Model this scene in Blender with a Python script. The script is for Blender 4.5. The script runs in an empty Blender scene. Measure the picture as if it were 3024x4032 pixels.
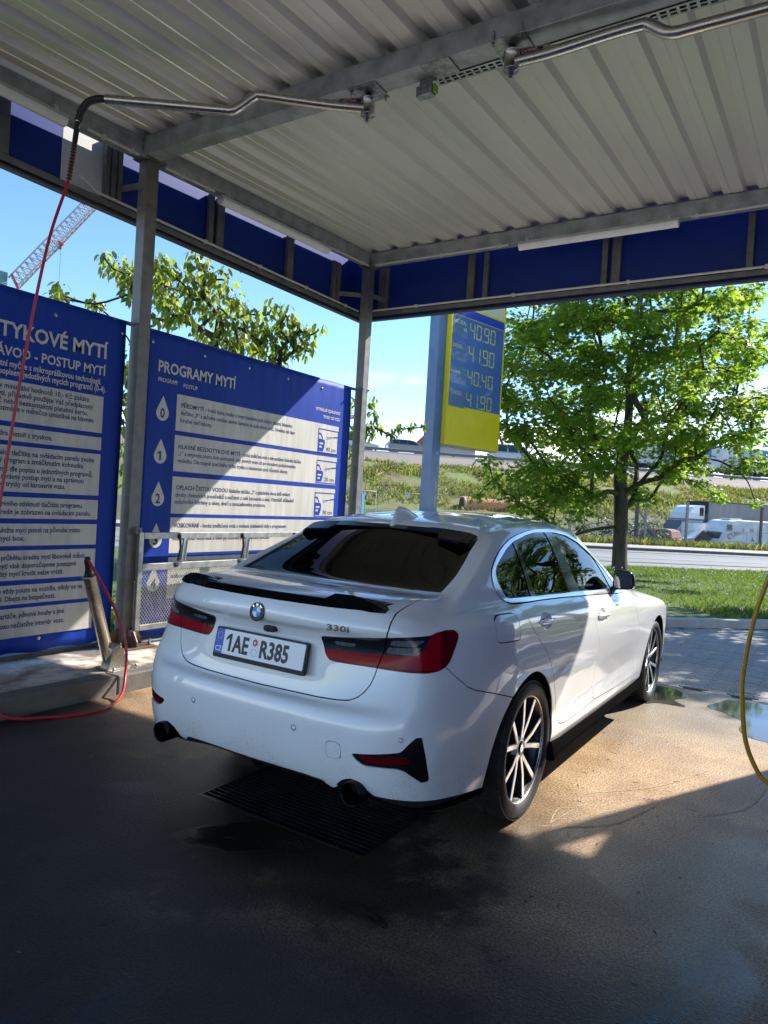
import bpy, bmesh, math, random
import numpy as np
from mathutils import Vector, Matrix
random.seed(7); np.random.seed(7)
S = bpy.context.scene
COL = S.collection
# ---------------------------------------------------------------- camera
cam = bpy.data.cameras.new("camera"); camo = bpy.data.objects.new("camera", cam); COL.objects.link(camo); S.camera = camo
_yaw, _pitch, _roll = math.radians(32.4204), math.radians(-.7251), math.radians(-3.3935)
_f = Vector((-math.sin(_yaw) * math.cos(_pitch), math.cos(_yaw) * math.cos(_pitch), math.sin(_pitch)))
_r = Vector((math.cos(_yaw), math.sin(_yaw), 0)); _u = _r.cross(_f)
_R = _r * math.cos(_roll) - _u * math.sin(_roll); _U = _r * math.sin(_roll) + _u * math.cos(_roll)
_m = Matrix((_R, _U, -_f)).transposed().to_4x4(); _m.translation = Vector((2.11937, -3.38506, 1.51041))
camo.matrix_world = _m
cam.sensor_fit = 'AUTO'; cam.sensor_width = 36; cam.lens = 2812.5 / 4032 * 36
cam.clip_start = .05; cam.clip_end = 3000
# ---------------------------------------------------------------- world, sun, exposure
SUN_EL, SUN_AZ = math.radians(37.2), math.radians(25)      # azimuth from +Y towards +X
w = bpy.data.worlds.new("World"); S.world = w; w.use_nodes = True
nt = w.node_tree; nt.nodes.clear()
sky = nt.nodes.new('ShaderNodeTexSky'); sky.sky_type = 'NISHITA'; sky.sun_disc = False
sky.sun_elevation = SUN_EL; sky.sun_rotation = SUN_AZ; sky.air_density = 1.0; sky.altitude = 1800; sky.dust_density = .15; sky.ozone_density = 2.4
bg = nt.nodes.new('ShaderNodeBackground'); bg.inputs[1].default_value = .115
out = nt.nodes.new('ShaderNodeOutputWorld')
# thin white cloud banks low over the horizon
tc = nt.nodes.new('ShaderNodeTexCoord'); mp = nt.nodes.new('ShaderNodeMapping'); mp.inputs['Scale'].default_value = (1.2, 1.2, 6.5)
nz = nt.nodes.new('ShaderNodeTexNoise'); nz.inputs['Scale'].default_value = 1.6; nz.inputs['Detail'].default_value = 7; nz.inputs['Roughness'].default_value = .56; nz.inputs['Distortion'].default_value = .4
sep = nt.nodes.new('ShaderNodeSeparateXYZ')
hi = nt.nodes.new('ShaderNodeMapRange'); hi.inputs[1].default_value = .02; hi.inputs[2].default_value = .34; hi.inputs[3].default_value = .10; hi.inputs[4].default_value = -.22
ad = nt.nodes.new('ShaderNodeMath'); ad.operation = 'ADD'
cr = nt.nodes.new('ShaderNodeMapRange'); cr.inputs[1].default_value = .46; cr.inputs[2].default_value = .74; cr.interpolation_type = 'SMOOTHSTEP'
mx = nt.nodes.new('ShaderNodeMixRGB'); mx.inputs[2].default_value = (9.5, 9.8, 10.4, 1)
L = nt.links.new
L(tc.outputs['Generated'], mp.inputs[0]); L(mp.outputs[0], nz.inputs['Vector']); L(tc.outputs['Generated'], sep.inputs[0])
L(sep.outputs['Z'], hi.inputs[0]); L(nz.outputs[0], ad.inputs[0]); L(hi.outputs[0], ad.inputs[1]); L(ad.outputs[0], cr.inputs[0])
L(cr.outputs[0], mx.inputs[0]); hs = nt.nodes.new('ShaderNodeHueSaturation'); hs.inputs['Saturation'].default_value = 1.12; L(sky.outputs[0], hs.inputs['Color']); L(hs.outputs[0], mx.inputs[1]); L(mx.outputs[0], bg.inputs[0]); L(bg.outputs[0], out.inputs[0])
sl = bpy.data.lights.new("sun", 'SUN'); sl.energy = 3.5; sl.angle = math.radians(.53); sl.color = (1, .955, .88)
slo = bpy.data.objects.new("sun", sl); COL.objects.link(slo)
SUNV = Vector((math.sin(SUN_AZ) * math.cos(SUN_EL), math.cos(SUN_AZ) * math.cos(SUN_EL), math.sin(SUN_EL)))
slo.rotation_euler = SUNV.to_track_quat('Z', 'Y').to_euler()
S.view_settings.view_transform = 'Standard'; S.view_settings.look = 'None'; S.view_settings.gamma = 1
S.view_settings.exposure = 1.5
S.cycles.max_bounces = 8; S.cycles.diffuse_bounces = 4; S.cycles.glossy_bounces = 4; S.cycles.transparent_max_bounces = 24
S.cycles.transmission_bounces = 6; S.cycles.caustics_reflective = False; S.cycles.caustics_refractive = False
S.cycles.use_adaptive_sampling = True; S.cycles.sample_clamp_indirect = 6
# ---------------------------------------------------------------- materials
def mat(name, col=(.5, .5, .5), rough=.5, metal=0., spec=.5, coat=0., var=0., scale=8., bump=0., bscale=None, rvar=0., col2=None, detail=5, emit=None, sheen=0., stretch=None, lo=.35, hi=.65):
    m = bpy.data.materials.new(name); m.use_nodes = True
    n = m.node_tree.nodes; l = m.node_tree.links; b = n['Principled BSDF']
    b.inputs['Base Color'].default_value = (*col, 1); b.inputs['Roughness'].default_value = rough; b.inputs['Metallic'].default_value = metal
    b.inputs['Specular IOR Level'].default_value = spec
    if coat: b.inputs['Coat Weight'].default_value = coat; b.inputs['Coat Roughness'].default_value = .03
    if emit: b.inputs['Emission Color'].default_value = (*emit[:3], 1); b.inputs['Emission Strength'].default_value = emit[3]
    if var or rvar or bump or col2:
        t = n.new('ShaderNodeTexCoord'); mp = n.new('ShaderNodeMapping'); l.new(t.outputs['Object'], mp.inputs[0])
        if stretch: mp.inputs['Scale'].default_value = stretch
        z = n.new('ShaderNodeTexNoise'); z.inputs['Scale'].default_value = scale; z.inputs['Detail'].default_value = detail; z.inputs['Roughness'].default_value = .6
        l.new(mp.outputs[0], z.inputs['Vector'])
        if var or col2:
            r = n.new('ShaderNodeMapRange'); r.inputs[1].default_value = lo; r.inputs[2].default_value = hi; l.new(z.outputs[0], r.inputs[0])
            x = n.new('ShaderNodeMixRGB'); l.new(r.outputs[0], x.inputs[0])
            c1 = col; c2 = col2 or tuple(c * (1 + var) for c in col)
            if not col2: c1 = tuple(c * (1 - var) for c in col)
            x.inputs[1].default_value = (*c1, 1); x.inputs[2].default_value = (*c2, 1); l.new(x.outputs[0], b.inputs['Base Color'])
        if rvar:
            r2 = n.new('ShaderNodeMapRange'); r2.inputs[1].default_value = .3; r2.inputs[2].default_value = .7
            r2.inputs[3].default_value = max(0, rough - rvar); r2.inputs[4].default_value = min(1, rough + rvar); l.new(z.outputs[0], r2.inputs[0]); l.new(r2.outputs[0], b.inputs['Roughness'])
        if bump:
            z2 = z
            if bscale:
                z2 = n.new('ShaderNodeTexNoise'); z2.inputs['Scale'].default_value = bscale; z2.inputs['Detail'].default_value = 4; l.new(mp.outputs[0], z2.inputs['Vector'])
            bp = n.new('ShaderNodeBump'); bp.inputs['Strength'].default_value = min(1, bump); bp.inputs['Distance'].default_value = .01; l.new(z2.outputs[0], bp.inputs['Height']); l.new(bp.outputs[0], b.inputs['Normal'])
    return m
def glass(name, tint=(.25, .28, .27), ior=1.5, rough=0.):
    """thin pane: tinted see-through with a mirror-like Fresnel reflection"""
    m = bpy.data.materials.new(name); m.use_nodes = True; n = m.node_tree.nodes; l = m.node_tree.links; n.clear()
    o = n.new('ShaderNodeOutputMaterial'); t = n.new('ShaderNodeBsdfTransparent'); t.inputs[0].default_value = (*tint, 1)
    g = n.new('ShaderNodeBsdfGlossy'); g.inputs['Roughness'].default_value = rough
    f = n.new('ShaderNodeFresnel'); f.inputs[0].default_value = ior; x = n.new('ShaderNodeMixShader')
    l.new(f.outputs[0], x.inputs[0]); l.new(t.outputs[0], x.inputs[1]); l.new(g.outputs[0], x.inputs[2]); l.new(x.outputs[0], o.inputs[0])
    return m
# ---------------------------------------------------------------- objects
def link(o, parent=None, label=None, cat=None, group=None, kind=None):
    COL.objects.link(o)
    if parent: o.parent = parent
    if label: o['label'] = label
    if cat: o['category'] = cat
    if group: o['group'] = group
    if kind: o['kind'] = kind
    return o
def empty(name, loc=(0, 0, 0), label=None, cat=None, group=None, rz=0, parent=None):
    o = bpy.data.objects.new(name, None); o.location = loc; o.rotation_euler = (0, 0, rz); o.empty_display_size = .2
    return link(o, parent, label, cat, group)
def mobj(name, V, F, m=None, parent=None, smooth=False, N=None, **kw):
    me = bpy.data.meshes.new(name)
    V = np.asarray(V, float); me.from_pydata([tuple(v) for v in V.tolist()], [], F if isinstance(F, list) else F.tolist()); me.update()
    if m is not None:
        for x in (m if isinstance(m, (list, tuple)) else [m]): me.materials.append(x)
    if smooth: me.polygons.foreach_set('use_smooth', [True] * len(me.polygons))
    if N is not None: me.normals_split_custom_set_from_vertices([tuple(x) for x in np.asarray(N).tolist()])
    return link(bpy.data.objects.new(name, me), parent, **kw)
class MB:
    """collects solids for ONE mesh object"""
    def __init__(s): s.V = []; s.F = []; s.M = []; s.sm = []
    def add(s, V, F, mi=0, sm=False):
        o = len(s.V); s.V += [tuple(v) for v in V]; s.F += [tuple(i + o for i in f) for f in F]; s.M += [mi] * len(F); s.sm += [sm] * len(F); return s
    def box(s, a, b, mi=0, T=None, bev=0.):
        x0, y0, z0 = a; x1, y1, z1 = b
        if bev:
            V = []; e = bev
            xs = (x0, x1); ys = (y0, y1); zs = (z0, z1); bm = bmesh.new()
            bmesh.ops.create_cube(bm, size=1)
            for v in bm.verts: v.co = Vector(((x0 + x1) / 2 + v.co.x * (x1 - x0), (y0 + y1) / 2 + v.co.y * (y1 - y0), (z0 + z1) / 2 + v.co.z * (z1 - z0)))
            bmesh.ops.bevel(bm, geom=bm.edges[:], offset=e, segments=2, affect='EDGES', profile=.5)
            V = [v.co.copy() for v in bm.verts]; bm.verts.index_update(); F = [[v.index for v in f.verts] for f in bm.faces]; bm.free()
        else:
            V = [Vector((x, y, z)) for z in (z0, z1) for y in (y0, y1) for x in (x0, x1)]
            F = [(0, 2, 3, 1), (4, 5, 7, 6), (0, 1, 5, 4), (2, 6, 7, 3), (0, 4, 6, 2), (1, 3, 7, 5)]
        if T is not None: V = [T @ v for v in V]
        return s.add(V, F, mi)
    def bar(s, a, b, w, h, up=(0, 0, 1), mi=0, bev=0.):
        """box along a->b, width w (sideways), height h (along up)"""
        a = Vector(a); b = Vector(b); d = b - a; L = d.length; d.normalize(); u = Vector(up); r = d.cross(u)
        if r.length < 1e-4: r = d.cross(Vector((1, 0, 0)))
        r.normalize(); u = r.cross(d)
        T = Matrix((r, d, u)).transposed().to_4x4(); T.translation = a
        return s.box((-w / 2, 0, -h / 2), (w / 2, L, h / 2), mi, T, bev)
    def tube(s, pts, r, n=10, mi=0, cap=True, sm=True):
        pts = [Vector(p) for p in pts]; rs = r if isinstance(r, (list, tuple)) else [r] * len(pts)
        V = []; F = []; prev = None
        for i, p in enumerate(pts):
            t = (pts[min(i + 1, len(pts) - 1)] - pts[max(i - 1, 0)])
            if t.length < 1e-9: t = Vector((0, 0, 1))
            t.normalize()
            if prev is None:
                a = t.cross(Vector((0, 0, 1)));
                if a.length < 1e-3: a = t.cross(Vector((1, 0, 0)))
            else: a = prev - t * prev.dot(t)
            a.normalize(); prev = a; c = t.cross(a)
            V += [p + (a * math.cos(2 * math.pi * k / n) + c * math.sin(2 * math.pi * k / n)) * rs[i] for k in range(n)]
        for i in range(len(pts) - 1):
            for k in range(n): F.append((i * n + k, i * n + (k + 1) % n, (i + 1) * n + (k + 1) % n, (i + 1) * n + k))
        s.add(V, F, mi, sm)
        if cap: s.add([V[k] for k in range(n)], [tuple(range(n))[::-1]], mi); s.add([V[-n + k] for k in range(n)], [tuple(range(n))], mi)
        return s
    def lathe(s, prof, T=None, n=24, mi=0, sm=True, a0=0., a1=2 * math.pi):
        """prof [(r,z)] spun about local Z"""
        V = []; F = []; full = abs(a1 - a0 - 2 * math.pi) < 1e-6; m = n if full else n + 1
        for r, z in prof:
            for k in range(m):
                a = a0 + (a1 - a0) * k / n; v = Vector((r * math.cos(a), r * math.sin(a), z)); V.append(T @ v if T is not None else v)
        for i in range(len(prof) - 1):
            for k in range(n):
                k2 = (k + 1) % m; F.append((i * m + k, i * m + k2, (i + 1) * m + k2, (i + 1) * m + k))
        return s.add(V, F, mi, sm)
    def prism(s, poly, d, T=None, mi=0, sm=False):
        """2D outline (x,y) extruded from z=0 to d"""
        n = len(poly); V = [Vector((x, y, 0)) for x, y in poly] + [Vector((x, y, d)) for x, y in poly]
        if T is not None: V = [T @ v for v in V]
        F = [tuple(range(n))[::-1], tuple(range(n, 2 * n))] + [(i, (i + 1) % n, n + (i + 1) % n, n + i) for i in range(n)]
        return s.add(V, F, mi, sm)
    def build(s, name, m, parent=None, **kw):
        me = bpy.data.meshes.new(name); me.from_pydata([tuple(v) for v in s.V], [], s.F); me.update()
        for x in (m if isinstance(m, (list, tuple)) else [m]): me.materials.append(x)
        me.polygons.foreach_set('material_index', s.M); me.polygons.foreach_set('use_smooth', s.sm)
        return link(bpy.data.objects.new(name, me), parent, **kw)
def frame_mat(o, x, y, z=None):
    x = Vector(x).normalized(); y = Vector(y); z = x.cross(y).normalized() if z is None else Vector(z); y = z.cross(x)
    T = Matrix((x, y, z)).transposed().to_4x4(); T.translation = Vector(o); return T
def text_vf(txt, size=1., bold=0., sx=1., align='LEFT', res=2, space=1., extrude=0.):
    """letters as flat (or extruded) geometry in XY; returns V,F,width"""
    c = bpy.data.curves.new('t', 'FONT'); c.body = txt; c.size = size; c.align_x = align; c.resolution_u = res; c.offset = bold; c.space_character = space; c.extrude = extrude
    o = bpy.data.objects.new('t', c); COL.objects.link(o); dg = bpy.context.evaluated_depsgraph_get(); dg.update()
    me = o.evaluated_get(dg).to_mesh(); V = [Vector((v.co.x * sx, v.co.y, v.co.z)) for v in me.vertices]; F = [tuple(p.vertices) for p in me.polygons]
    o.evaluated_get(dg).to_mesh_clear(); bpy.data.objects.remove(o); bpy.data.curves.remove(c)
    return V, F
def copy_tree(o, parent=None, mat_world=None):
    c = o.copy(); COL.objects.link(c); c.parent = parent
    for ch in list(o.children): copy_tree(ch, c)
    return c
def catmull(pts, k=6, closed=False):
    P = [np.array(p, float) for p in pts]; n = len(P); out = []
    rng = range(n) if closed else range(n - 1)
    for i in rng:
        p0 = P[(i - 1) % n] if closed or i > 0 else 2 * P[0] - P[1]
        p1 = P[i]; p2 = P[(i + 1) % n]; p3 = P[(i + 2) % n] if closed or i < n - 2 else 2 * P[-1] - P[-2]
        for j in range(k):
            t = j / k; out.append(.5 * ((2 * p1) + (-p0 + p2) * t + (2 * p0 - 5 * p1 + 4 * p2 - p3) * t**2 + (-p0 + 3 * p1 - 3 * p2 + p3) * t**3))
    if not closed: out.append(P[-1])
    return out
# ---------------------------------------------------------------- ground of the wash bay
def floor_mat():
    m = bpy.data.materials.new('wet_concrete'); m.use_nodes = True; n = m.node_tree.nodes; l = m.node_tree.links; b = n['Principled BSDF']
    t = n.new('ShaderNodeTexCoord')
    def noise(s, d=5, r=.6, dist=0.):
        z = n.new('ShaderNodeTexNoise'); z.inputs['Scale'].default_value = s; z.inputs['Detail'].default_value = d; z.inputs['Roughness'].default_value = r; z.inputs['Distortion'].default_value = dist; l.new(t.outputs['Object'], z.inputs['Vector']); return z.outputs[0]
    def rng(x, a, c, lo=0., hi=1.):
        r = n.new('ShaderNodeMapRange'); r.interpolation_type = 'SMOOTHSTEP'; r.inputs[1].default_value = a; r.inputs[2].default_value = c; r.inputs[3].default_value = lo; r.inputs[4].default_value = hi; l.new(x, r.inputs[0]); return r.outputs[0]
    def mix(f, a, c):
        x = n.new('ShaderNodeMixRGB')
        if isinstance(f, float): x.inputs[0].default_value = f
        else: l.new(f, x.inputs[0])
        for i, v in ((1, a), (2, c)):
            if isinstance(v, tuple): x.inputs[i].default_value = (*v, 1)
            else: l.new(v, x.inputs[i])
        return x.outputs[0]
    def math_(op, a, c):
        x = n.new('ShaderNodeMath'); x.operation = op
        for i, v in ((0, a), (1, c)):
            if isinstance(v, float): x.inputs[i].default_value = v
            else: l.new(v, x.inputs[i])
        return x.outputs[0]
    sp = n.new('ShaderNodeSeparateXYZ'); l.new(t.outputs['Object'], sp.inputs[0]); px, py = sp.outputs[0], sp.outputs[1]
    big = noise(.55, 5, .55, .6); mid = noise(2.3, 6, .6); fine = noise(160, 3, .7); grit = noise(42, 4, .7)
    dry_sun = mix(rng(mid, .35, .68), FLOOR_DRY_SUN1, FLOOR_DRY_SUN2)
    wet_shade = mix(rng(mid, .35, .68), FLOOR_WET_SHADE1, FLOOR_WET_SHADE2)
    # soaked round the drain; the canopy's shade and the sunlit zone are also coloured in
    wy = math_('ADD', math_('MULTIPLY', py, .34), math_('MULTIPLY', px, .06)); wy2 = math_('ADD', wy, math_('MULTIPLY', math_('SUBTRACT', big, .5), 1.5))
    sun_dryness = rng(wy2, -.50, .22)
    col = mix(sun_dryness, wet_shade, dry_sun)
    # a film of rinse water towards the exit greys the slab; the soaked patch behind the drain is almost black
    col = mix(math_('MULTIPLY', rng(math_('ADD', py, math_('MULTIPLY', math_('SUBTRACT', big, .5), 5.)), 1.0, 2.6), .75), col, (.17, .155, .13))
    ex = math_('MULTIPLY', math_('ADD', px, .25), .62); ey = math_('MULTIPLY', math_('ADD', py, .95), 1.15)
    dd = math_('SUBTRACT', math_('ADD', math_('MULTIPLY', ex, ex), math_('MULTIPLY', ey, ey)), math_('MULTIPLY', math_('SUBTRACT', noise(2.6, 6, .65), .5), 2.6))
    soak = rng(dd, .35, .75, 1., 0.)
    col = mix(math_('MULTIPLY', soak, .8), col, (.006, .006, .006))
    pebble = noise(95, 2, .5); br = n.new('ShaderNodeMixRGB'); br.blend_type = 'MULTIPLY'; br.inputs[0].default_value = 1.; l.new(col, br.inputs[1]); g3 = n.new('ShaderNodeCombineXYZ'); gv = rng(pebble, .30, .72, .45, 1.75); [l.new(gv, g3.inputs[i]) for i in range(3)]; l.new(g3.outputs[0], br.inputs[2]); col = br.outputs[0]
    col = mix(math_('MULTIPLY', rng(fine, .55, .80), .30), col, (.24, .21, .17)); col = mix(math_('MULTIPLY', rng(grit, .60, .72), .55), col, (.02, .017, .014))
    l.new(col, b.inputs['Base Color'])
    pud = rng(noise(.9, 4, .5, .8), .53, .60); film = rng(noise(.7, 3, .5, .4), .40, .62)
    ro = n.new('ShaderNodeMixRGB'); l.new(pud, ro.inputs[0]); ro.inputs[1].default_value = (.46,) * 3 + (1,); ro.inputs[2].default_value = (.13,) * 3 + (1,)
    ro2 = n.new('ShaderNodeMixRGB'); l.new(math_('MULTIPLY', sun_dryness, .8), ro2.inputs[0]); l.new(ro.outputs[0], ro2.inputs[1]); ro2.inputs[2].default_value = (.50,) * 3 + (1,)
    l.new(ro2.outputs[0], b.inputs['Roughness'])
    b.inputs['Specular IOR Level'].default_value = .5
    bp = n.new('ShaderNodeBump'); bp.inputs['Distance'].default_value = .006; l.new(math_('ADD', pebble, math_('MULTIPLY', grit, .8)), bp.inputs['Height'])
    st = math_('SUBTRACT', .36, math_('MULTIPLY', pud, .28)); l.new(st, bp.inputs['Strength']); l.new(bp.outputs[0], b.inputs['Normal'])
    return m
FLOOR_DRY_SUN1, FLOOR_DRY_SUN2 = (.29, .178, .085), (.42, .285, .155)  # dry slab, lightened further for the sunlit zone
FLOOR_WET_SHADE1, FLOOR_WET_SHADE2 = (.009, .009, .0092), (.023, .0222, .0215)  # wet slab, darkened further for the canopy's shade
mb = MB()
for a, b_ in (((-2.24, -9, -.3), (9.3, -.84, 0)), ((-2.24, .14, -.3), (9.3, 3.52, 0)), ((-2.24, -.84, -.3), (-.50, .14, 0)), ((.50, -.84, -.3), (9.3, .14, 0))): mb.box(a, b_)
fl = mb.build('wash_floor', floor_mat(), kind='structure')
_pl = 0
GALV = mat('galvanised_steel', (.36, .375, .38), .48, .35, var=.26, scale=7, bump=.06, rvar=.12)
GALVD = mat('dull_galvanised_steel', (.165, .160, .148), .55, .35, var=.22, scale=9, rvar=.1)
STEEL = mat('stainless_steel', (.52, .49, .44), .27, 1., rvar=.05, scale=6)
DARKST = mat('dark_steel', (.035, .036, .038), .5, .5, var=.3)
PLAST = mat('off_white_plastic', (.62, .61, .57), .45)
BLACKP = mat('black_plastic', (.014, .014, .015), .45)
FC = mat('bounce_concrete', (.40, .38, .34), .7, var=.12, scale=.6)
mb = MB(); mb.box((-30, -60, -.3), (40, -6.205, -.004)); mb.box((9.305, -6.2, -.3), (40, 3.50, -.004)); mb.build('bounce_forecourt', FC, kind='structure')  # unseen pale concrete, added to bounce sunlight onto ceiling and car rear
# floor drain
grate = empty('floor_grate', (0, 0, 0), 'dark steel floor grating set in the concrete under the rear of the car', 'grating')
mb = MB()
for y in np.arange(-.82, .12, .0335): mb.box((-.49, y, -.03), (.49, y + .006, -.001))
for x in np.arange(-.42, .45, .14): mb.box((x, -.82, -.028), (x + .005, .12, -.006))
mb.build('bars', mat('wet_grate_steel', (.05, .048, .045), .35, .8, var=.3), grate)
mb = MB(); 
for a, b_ in (((-.50, -.84, -.05), (.50, -.825, .001)), ((-.50, .125, -.05), (.50, .14, .001)), ((-.50, -.825, -.05), (-.488, .125, .001)), ((.488, -.825, -.05), (.50, .125, .001))): mb.box(a, b_)
mb.build('grate_frame', mat('worn_steel_angle', (.08, .078, .072), .4, .8), grate)
mb = MB(); mb.box((-.5, -.84, -.34), (.5, .14, -.30)); mb.build('drain_pit', mat('pit_black', (.01, .01, .01), .8), grate)
# kerb and raised strip along the left
KC = mat('kerb_concrete', (.135, .125, .11), .7, var=.22, scale=5, bump=.3, bscale=90, rvar=.15)
mb = MB()
y = -6.0
while y < 4.2:
    mb.box((-2.40, y + .004, -.2), (-2.24, y + .996, .135), bev=.012); y += 1.0
mb.build('kerb', KC, kind='structure')
mb = MB(); mb.box((-3.20, -6, -.2), (-2.405, 4.25, .128)); 
mb.build('raised_strip', mat('stained_concrete', (.20, .135, .085), .42, col2=(.66, .62, .55), lo=.46, hi=.58, scale=2.6, bump=.2, bscale=70, rvar=.28, detail=7), kind='structure')
mb = MB(); mb.box((-3.30, -6, -.2), (-3.204, 4.25, .16), bev=.01); mb.build('edging', KC, kind='structure')
# ---------------------------------------------------------------- canopy
canopy = empty('wash_canopy', (-3.07, .68, 0), 'grey galvanised steel canopy with corrugated roof and dark blue fascia over the car', 'canopy')
def P_(o): o.parent = canopy; o.matrix_parent_inverse = Matrix.Translation((3.07, -.68, 0)); return o
sl = lambda y: .045 * (y - .6)
ROOFX0, ROOFX1, ROOFY0, ROOFY1 = -3.32, 9.30, -5.6, 4.33
# corrugated sheet: one trapezoid profile swept along Y
pr = []; x = -2.361 - .302 * 4 + .151
prof = [(0, 0), (.020, .0), (.026, .005), (.034, .005), (.040, 0), (.128, 0), (.156, .046), (.236, .046), (.264, 0), (.302, 0)]
xs = []
k = 0
x0 = -2.361 - .196
while x0 - .302 * 3 + .302 * k < ROOFX1:
    for a, b_ in prof[:-1]:
        xx = x0 - .302 * 3 + .302 * k + a
        if ROOFX0 <= xx <= ROOFX1: xs.append((xx, b_))
    k += 1
V = []; F = []; n = len(xs); ys = [ROOFY0, -4.2, -2.82, -1.1, .6, 2.3, ROOFY1]
for top in (0, .0012):
    for y in ys:
        for a, b_ in xs: V.append((a, y, 4.482 + sl(y) + b_ + top))
R = len(ys)
for t in (0, 1):
    for j in range(R - 1):
        for i in range(n - 1):
            q = [t * R * n + j * n + i, t * R * n + j * n + i + 1, t * R * n + (j + 1) * n + i + 1, t * R * n + (j + 1) * n + i]
            F.append(tuple(q if t else q[::-1]))
ROOF = mat('zinc_roof_sheet', (.80, .775, .70), .34, .30, var=.035, scale=1.1, rvar=.04, stretch=(2, .4, 1), detail=4)
P_(mobj('roof_sheet', V, F, ROOF))
def beam(name, a, b_, w, h, mt=GALV): mb = MB(); mb.bar(a, b_, w, h, bev=.006); return P_(mb.build(name, mt))
for k, xx_ in enumerate((-2.361 + .302 * j + .118 for j in (-1, 2, 5, 8, 11, 14, 17, 20))):
    mb = MB(); mb.bar((xx_, ROOFY0, 4.4805 + sl(ROOFY0)), (xx_, ROOFY1 - .02, 4.4805 + sl(ROOFY1 - .02)), .012, .0022); P_(mb.build('sheet_lap', ROOF))
# sloping longitudinal beams (rows of posts) and cross beams
for x in (-3.067, 3.05, 6.1):
    beam('long_beam', (x, -5.5, 4.40 + sl(-5.5)), (x, 4.02, 4.40 + sl(4.02)), .125, .145)
for y in (.635, -2.80):
    beam('cross_beam', (-3.0, y, 4.405 + sl(y)), (9.25, y, 4.405 + sl(y)), .16, .15)
beam('front_beam', (-3.13, 4.085, 4.552), (9.25, 4.085, 4.552), .11, .152)
for x in (-3.067, 3.05, 6.1):
    for y, h in ((.68, 4.33), (4.085, 4.47), (-2.76, 4.17)):
        mb = MB(); mb.box((x - .057, y - .065, .16), (x + .057, y + .057, h), bev=.006)
        for zz in (h - .27, h - .39):
            mb.lathe([(0, .014), (.011, .014), (.011, -.002)], frame_mat((x + .057, y - .03, zz), (0, 1, 0), (0, 0, 1)), 6); mb.lathe([(0, .014), (.011, .014), (.011, -.002)], frame_mat((x - .02, y - .065, zz), (1, 0, 0), (0, 0, 1)), 6)
        mb.box((x - .09, y - .075, 2.915), (x + .075, y - .064, 2.935)); mb.box((x - .09, y + .056, 2.915), (x + .075, y + .067, 2.935)); po = P_(mb.build('post', GALVD))
        mb = MB(); mb.box((x - .10, y - .10, h - .001), (x + .10, y + .10, h + .012)); o = mb.build('cap_plate', GALVD, po)
        mb = MB(); mb.box((x - .19, y - .19, .129), (x + .19, y + .19, .146), bev=.003)
        for dx, dy in ((1, 0), (-1, 0), (0, 1), (0, -1)):
            a = Vector((x + dx * .055, y + dy * .055, .146)); e = Vector((dx, dy, 0)); s_ = Vector((-dy, dx, 0)) * .006
            p2 = [(0, 0), (.125, 0), (.125, .045), (.07, .13), (0, .15)]
            V = [a + e * u + Vector((0, 0, v)) - s_ for u, v in p2] + [a + e * u + Vector((0, 0, v)) + s_ for u, v in p2]
            mb.add(V, [tuple(range(5))[::-1], tuple(range(5, 10))] + [(i, (i + 1) % 5, 5 + (i + 1) % 5, 5 + i) for i in range(5)])
        for dx, dy in ((.15, .15), (-.15, .15), (.15, -.15), (-.15, -.15)):
            mb.lathe([(0, .03), (.012, .03), (.012, 0)], Matrix.Translation((x + dx, y + dy, .146)), 6); mb.lathe([(0, .055), (.006, .055), (.006, .03)], Matrix.Translation((x + dx, y + dy, .146)), 8)
        mb.build('base_plate', mat('rusty_base_steel', (.12, .105, .09), .55, .5, col2=(.20, .10, .05), scale=9) if _pl == 0 else bpy.data.materials['rusty_base_steel'], po); _pl = 1
# fascia: blue sheets on a light frame, a white unprinted sheet by the first post
FB = mat('fascia_blue', (.007, .030, .22), .45, spec=.3, var=.10, scale=1.2)
FW = mat('fascia_white', (.62, .62, .60), .4, var=.04, scale=3)
def fascia(name, a, b_, mt):
    mb = MB(); mb.box(a, b_); return P_(mb.build(name, mt))
fascia('fascia_panel', (-3.415, -5.6, 3.905), (-3.405, .075, 4.84), FB); fascia('fascia_panel', (-3.415, .64, 3.905), (-3.405, 4.44, 4.84), FB); fascia('white_fascia_panel', (-3.415, .08, 3.905), (-3.405, .635, 4.84), FW)
fascia('fascia_panel', (-3.405, 4.432, 3.905), (9.4, 4.442, 4.90), FB)
FE = mat('fascia_edge', (.05, .05, .085), .45, .2)
fascia('fascia_return', (-3.415, -5.6, 3.885), (-3.345, 4.442, 3.902), FE); fascia('fascia_return', (-3.344, 4.372, 3.885), (9.4, 4.442, 3.902), FE)
for a, b_ in (((-3.378, -5.6, 3.955), (-3.378, 4.36, 3.955)), ((-3.345, 4.405, 3.965), (9.4, 4.405, 3.965))):
    mb = MB(); mb.bar(a, b_, .05, .055, bev=.004); P_(mb.build('fascia_rail', GALVD))
studs = []
for y0, y1 in ((-2.2, -2.12), (-.465, -.385), (.455, .50), (.515, .565), (.58, .625), (1.655, 1.715), (1.765, 1.86), (2.86, 2.965), (3.74, 3.80), (3.82, 3.89)): studs.append(((-3.400, y0, 3.984), (-3.352, y1, 4.50)))
for x0_, x1_ in ((-3.10, -3.055), (-3.05, -3.01), (-3.0, -2.965), (-1.82, -1.73), (-1.61, -1.553), (-.205, -.143), (-.095, -.004), (1.215, 1.275), (2.6, 2.66), (3.05, 3.14), (4.6, 4.66)): studs.append(((x0_, 4.378, 3.994), (x1_, 4.428, 4.56)))
for a, b_ in studs: mb = MB(); mb.box(a, b_, bev=.004); P_(mb.build('fascia_stud', GALVD))
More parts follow.
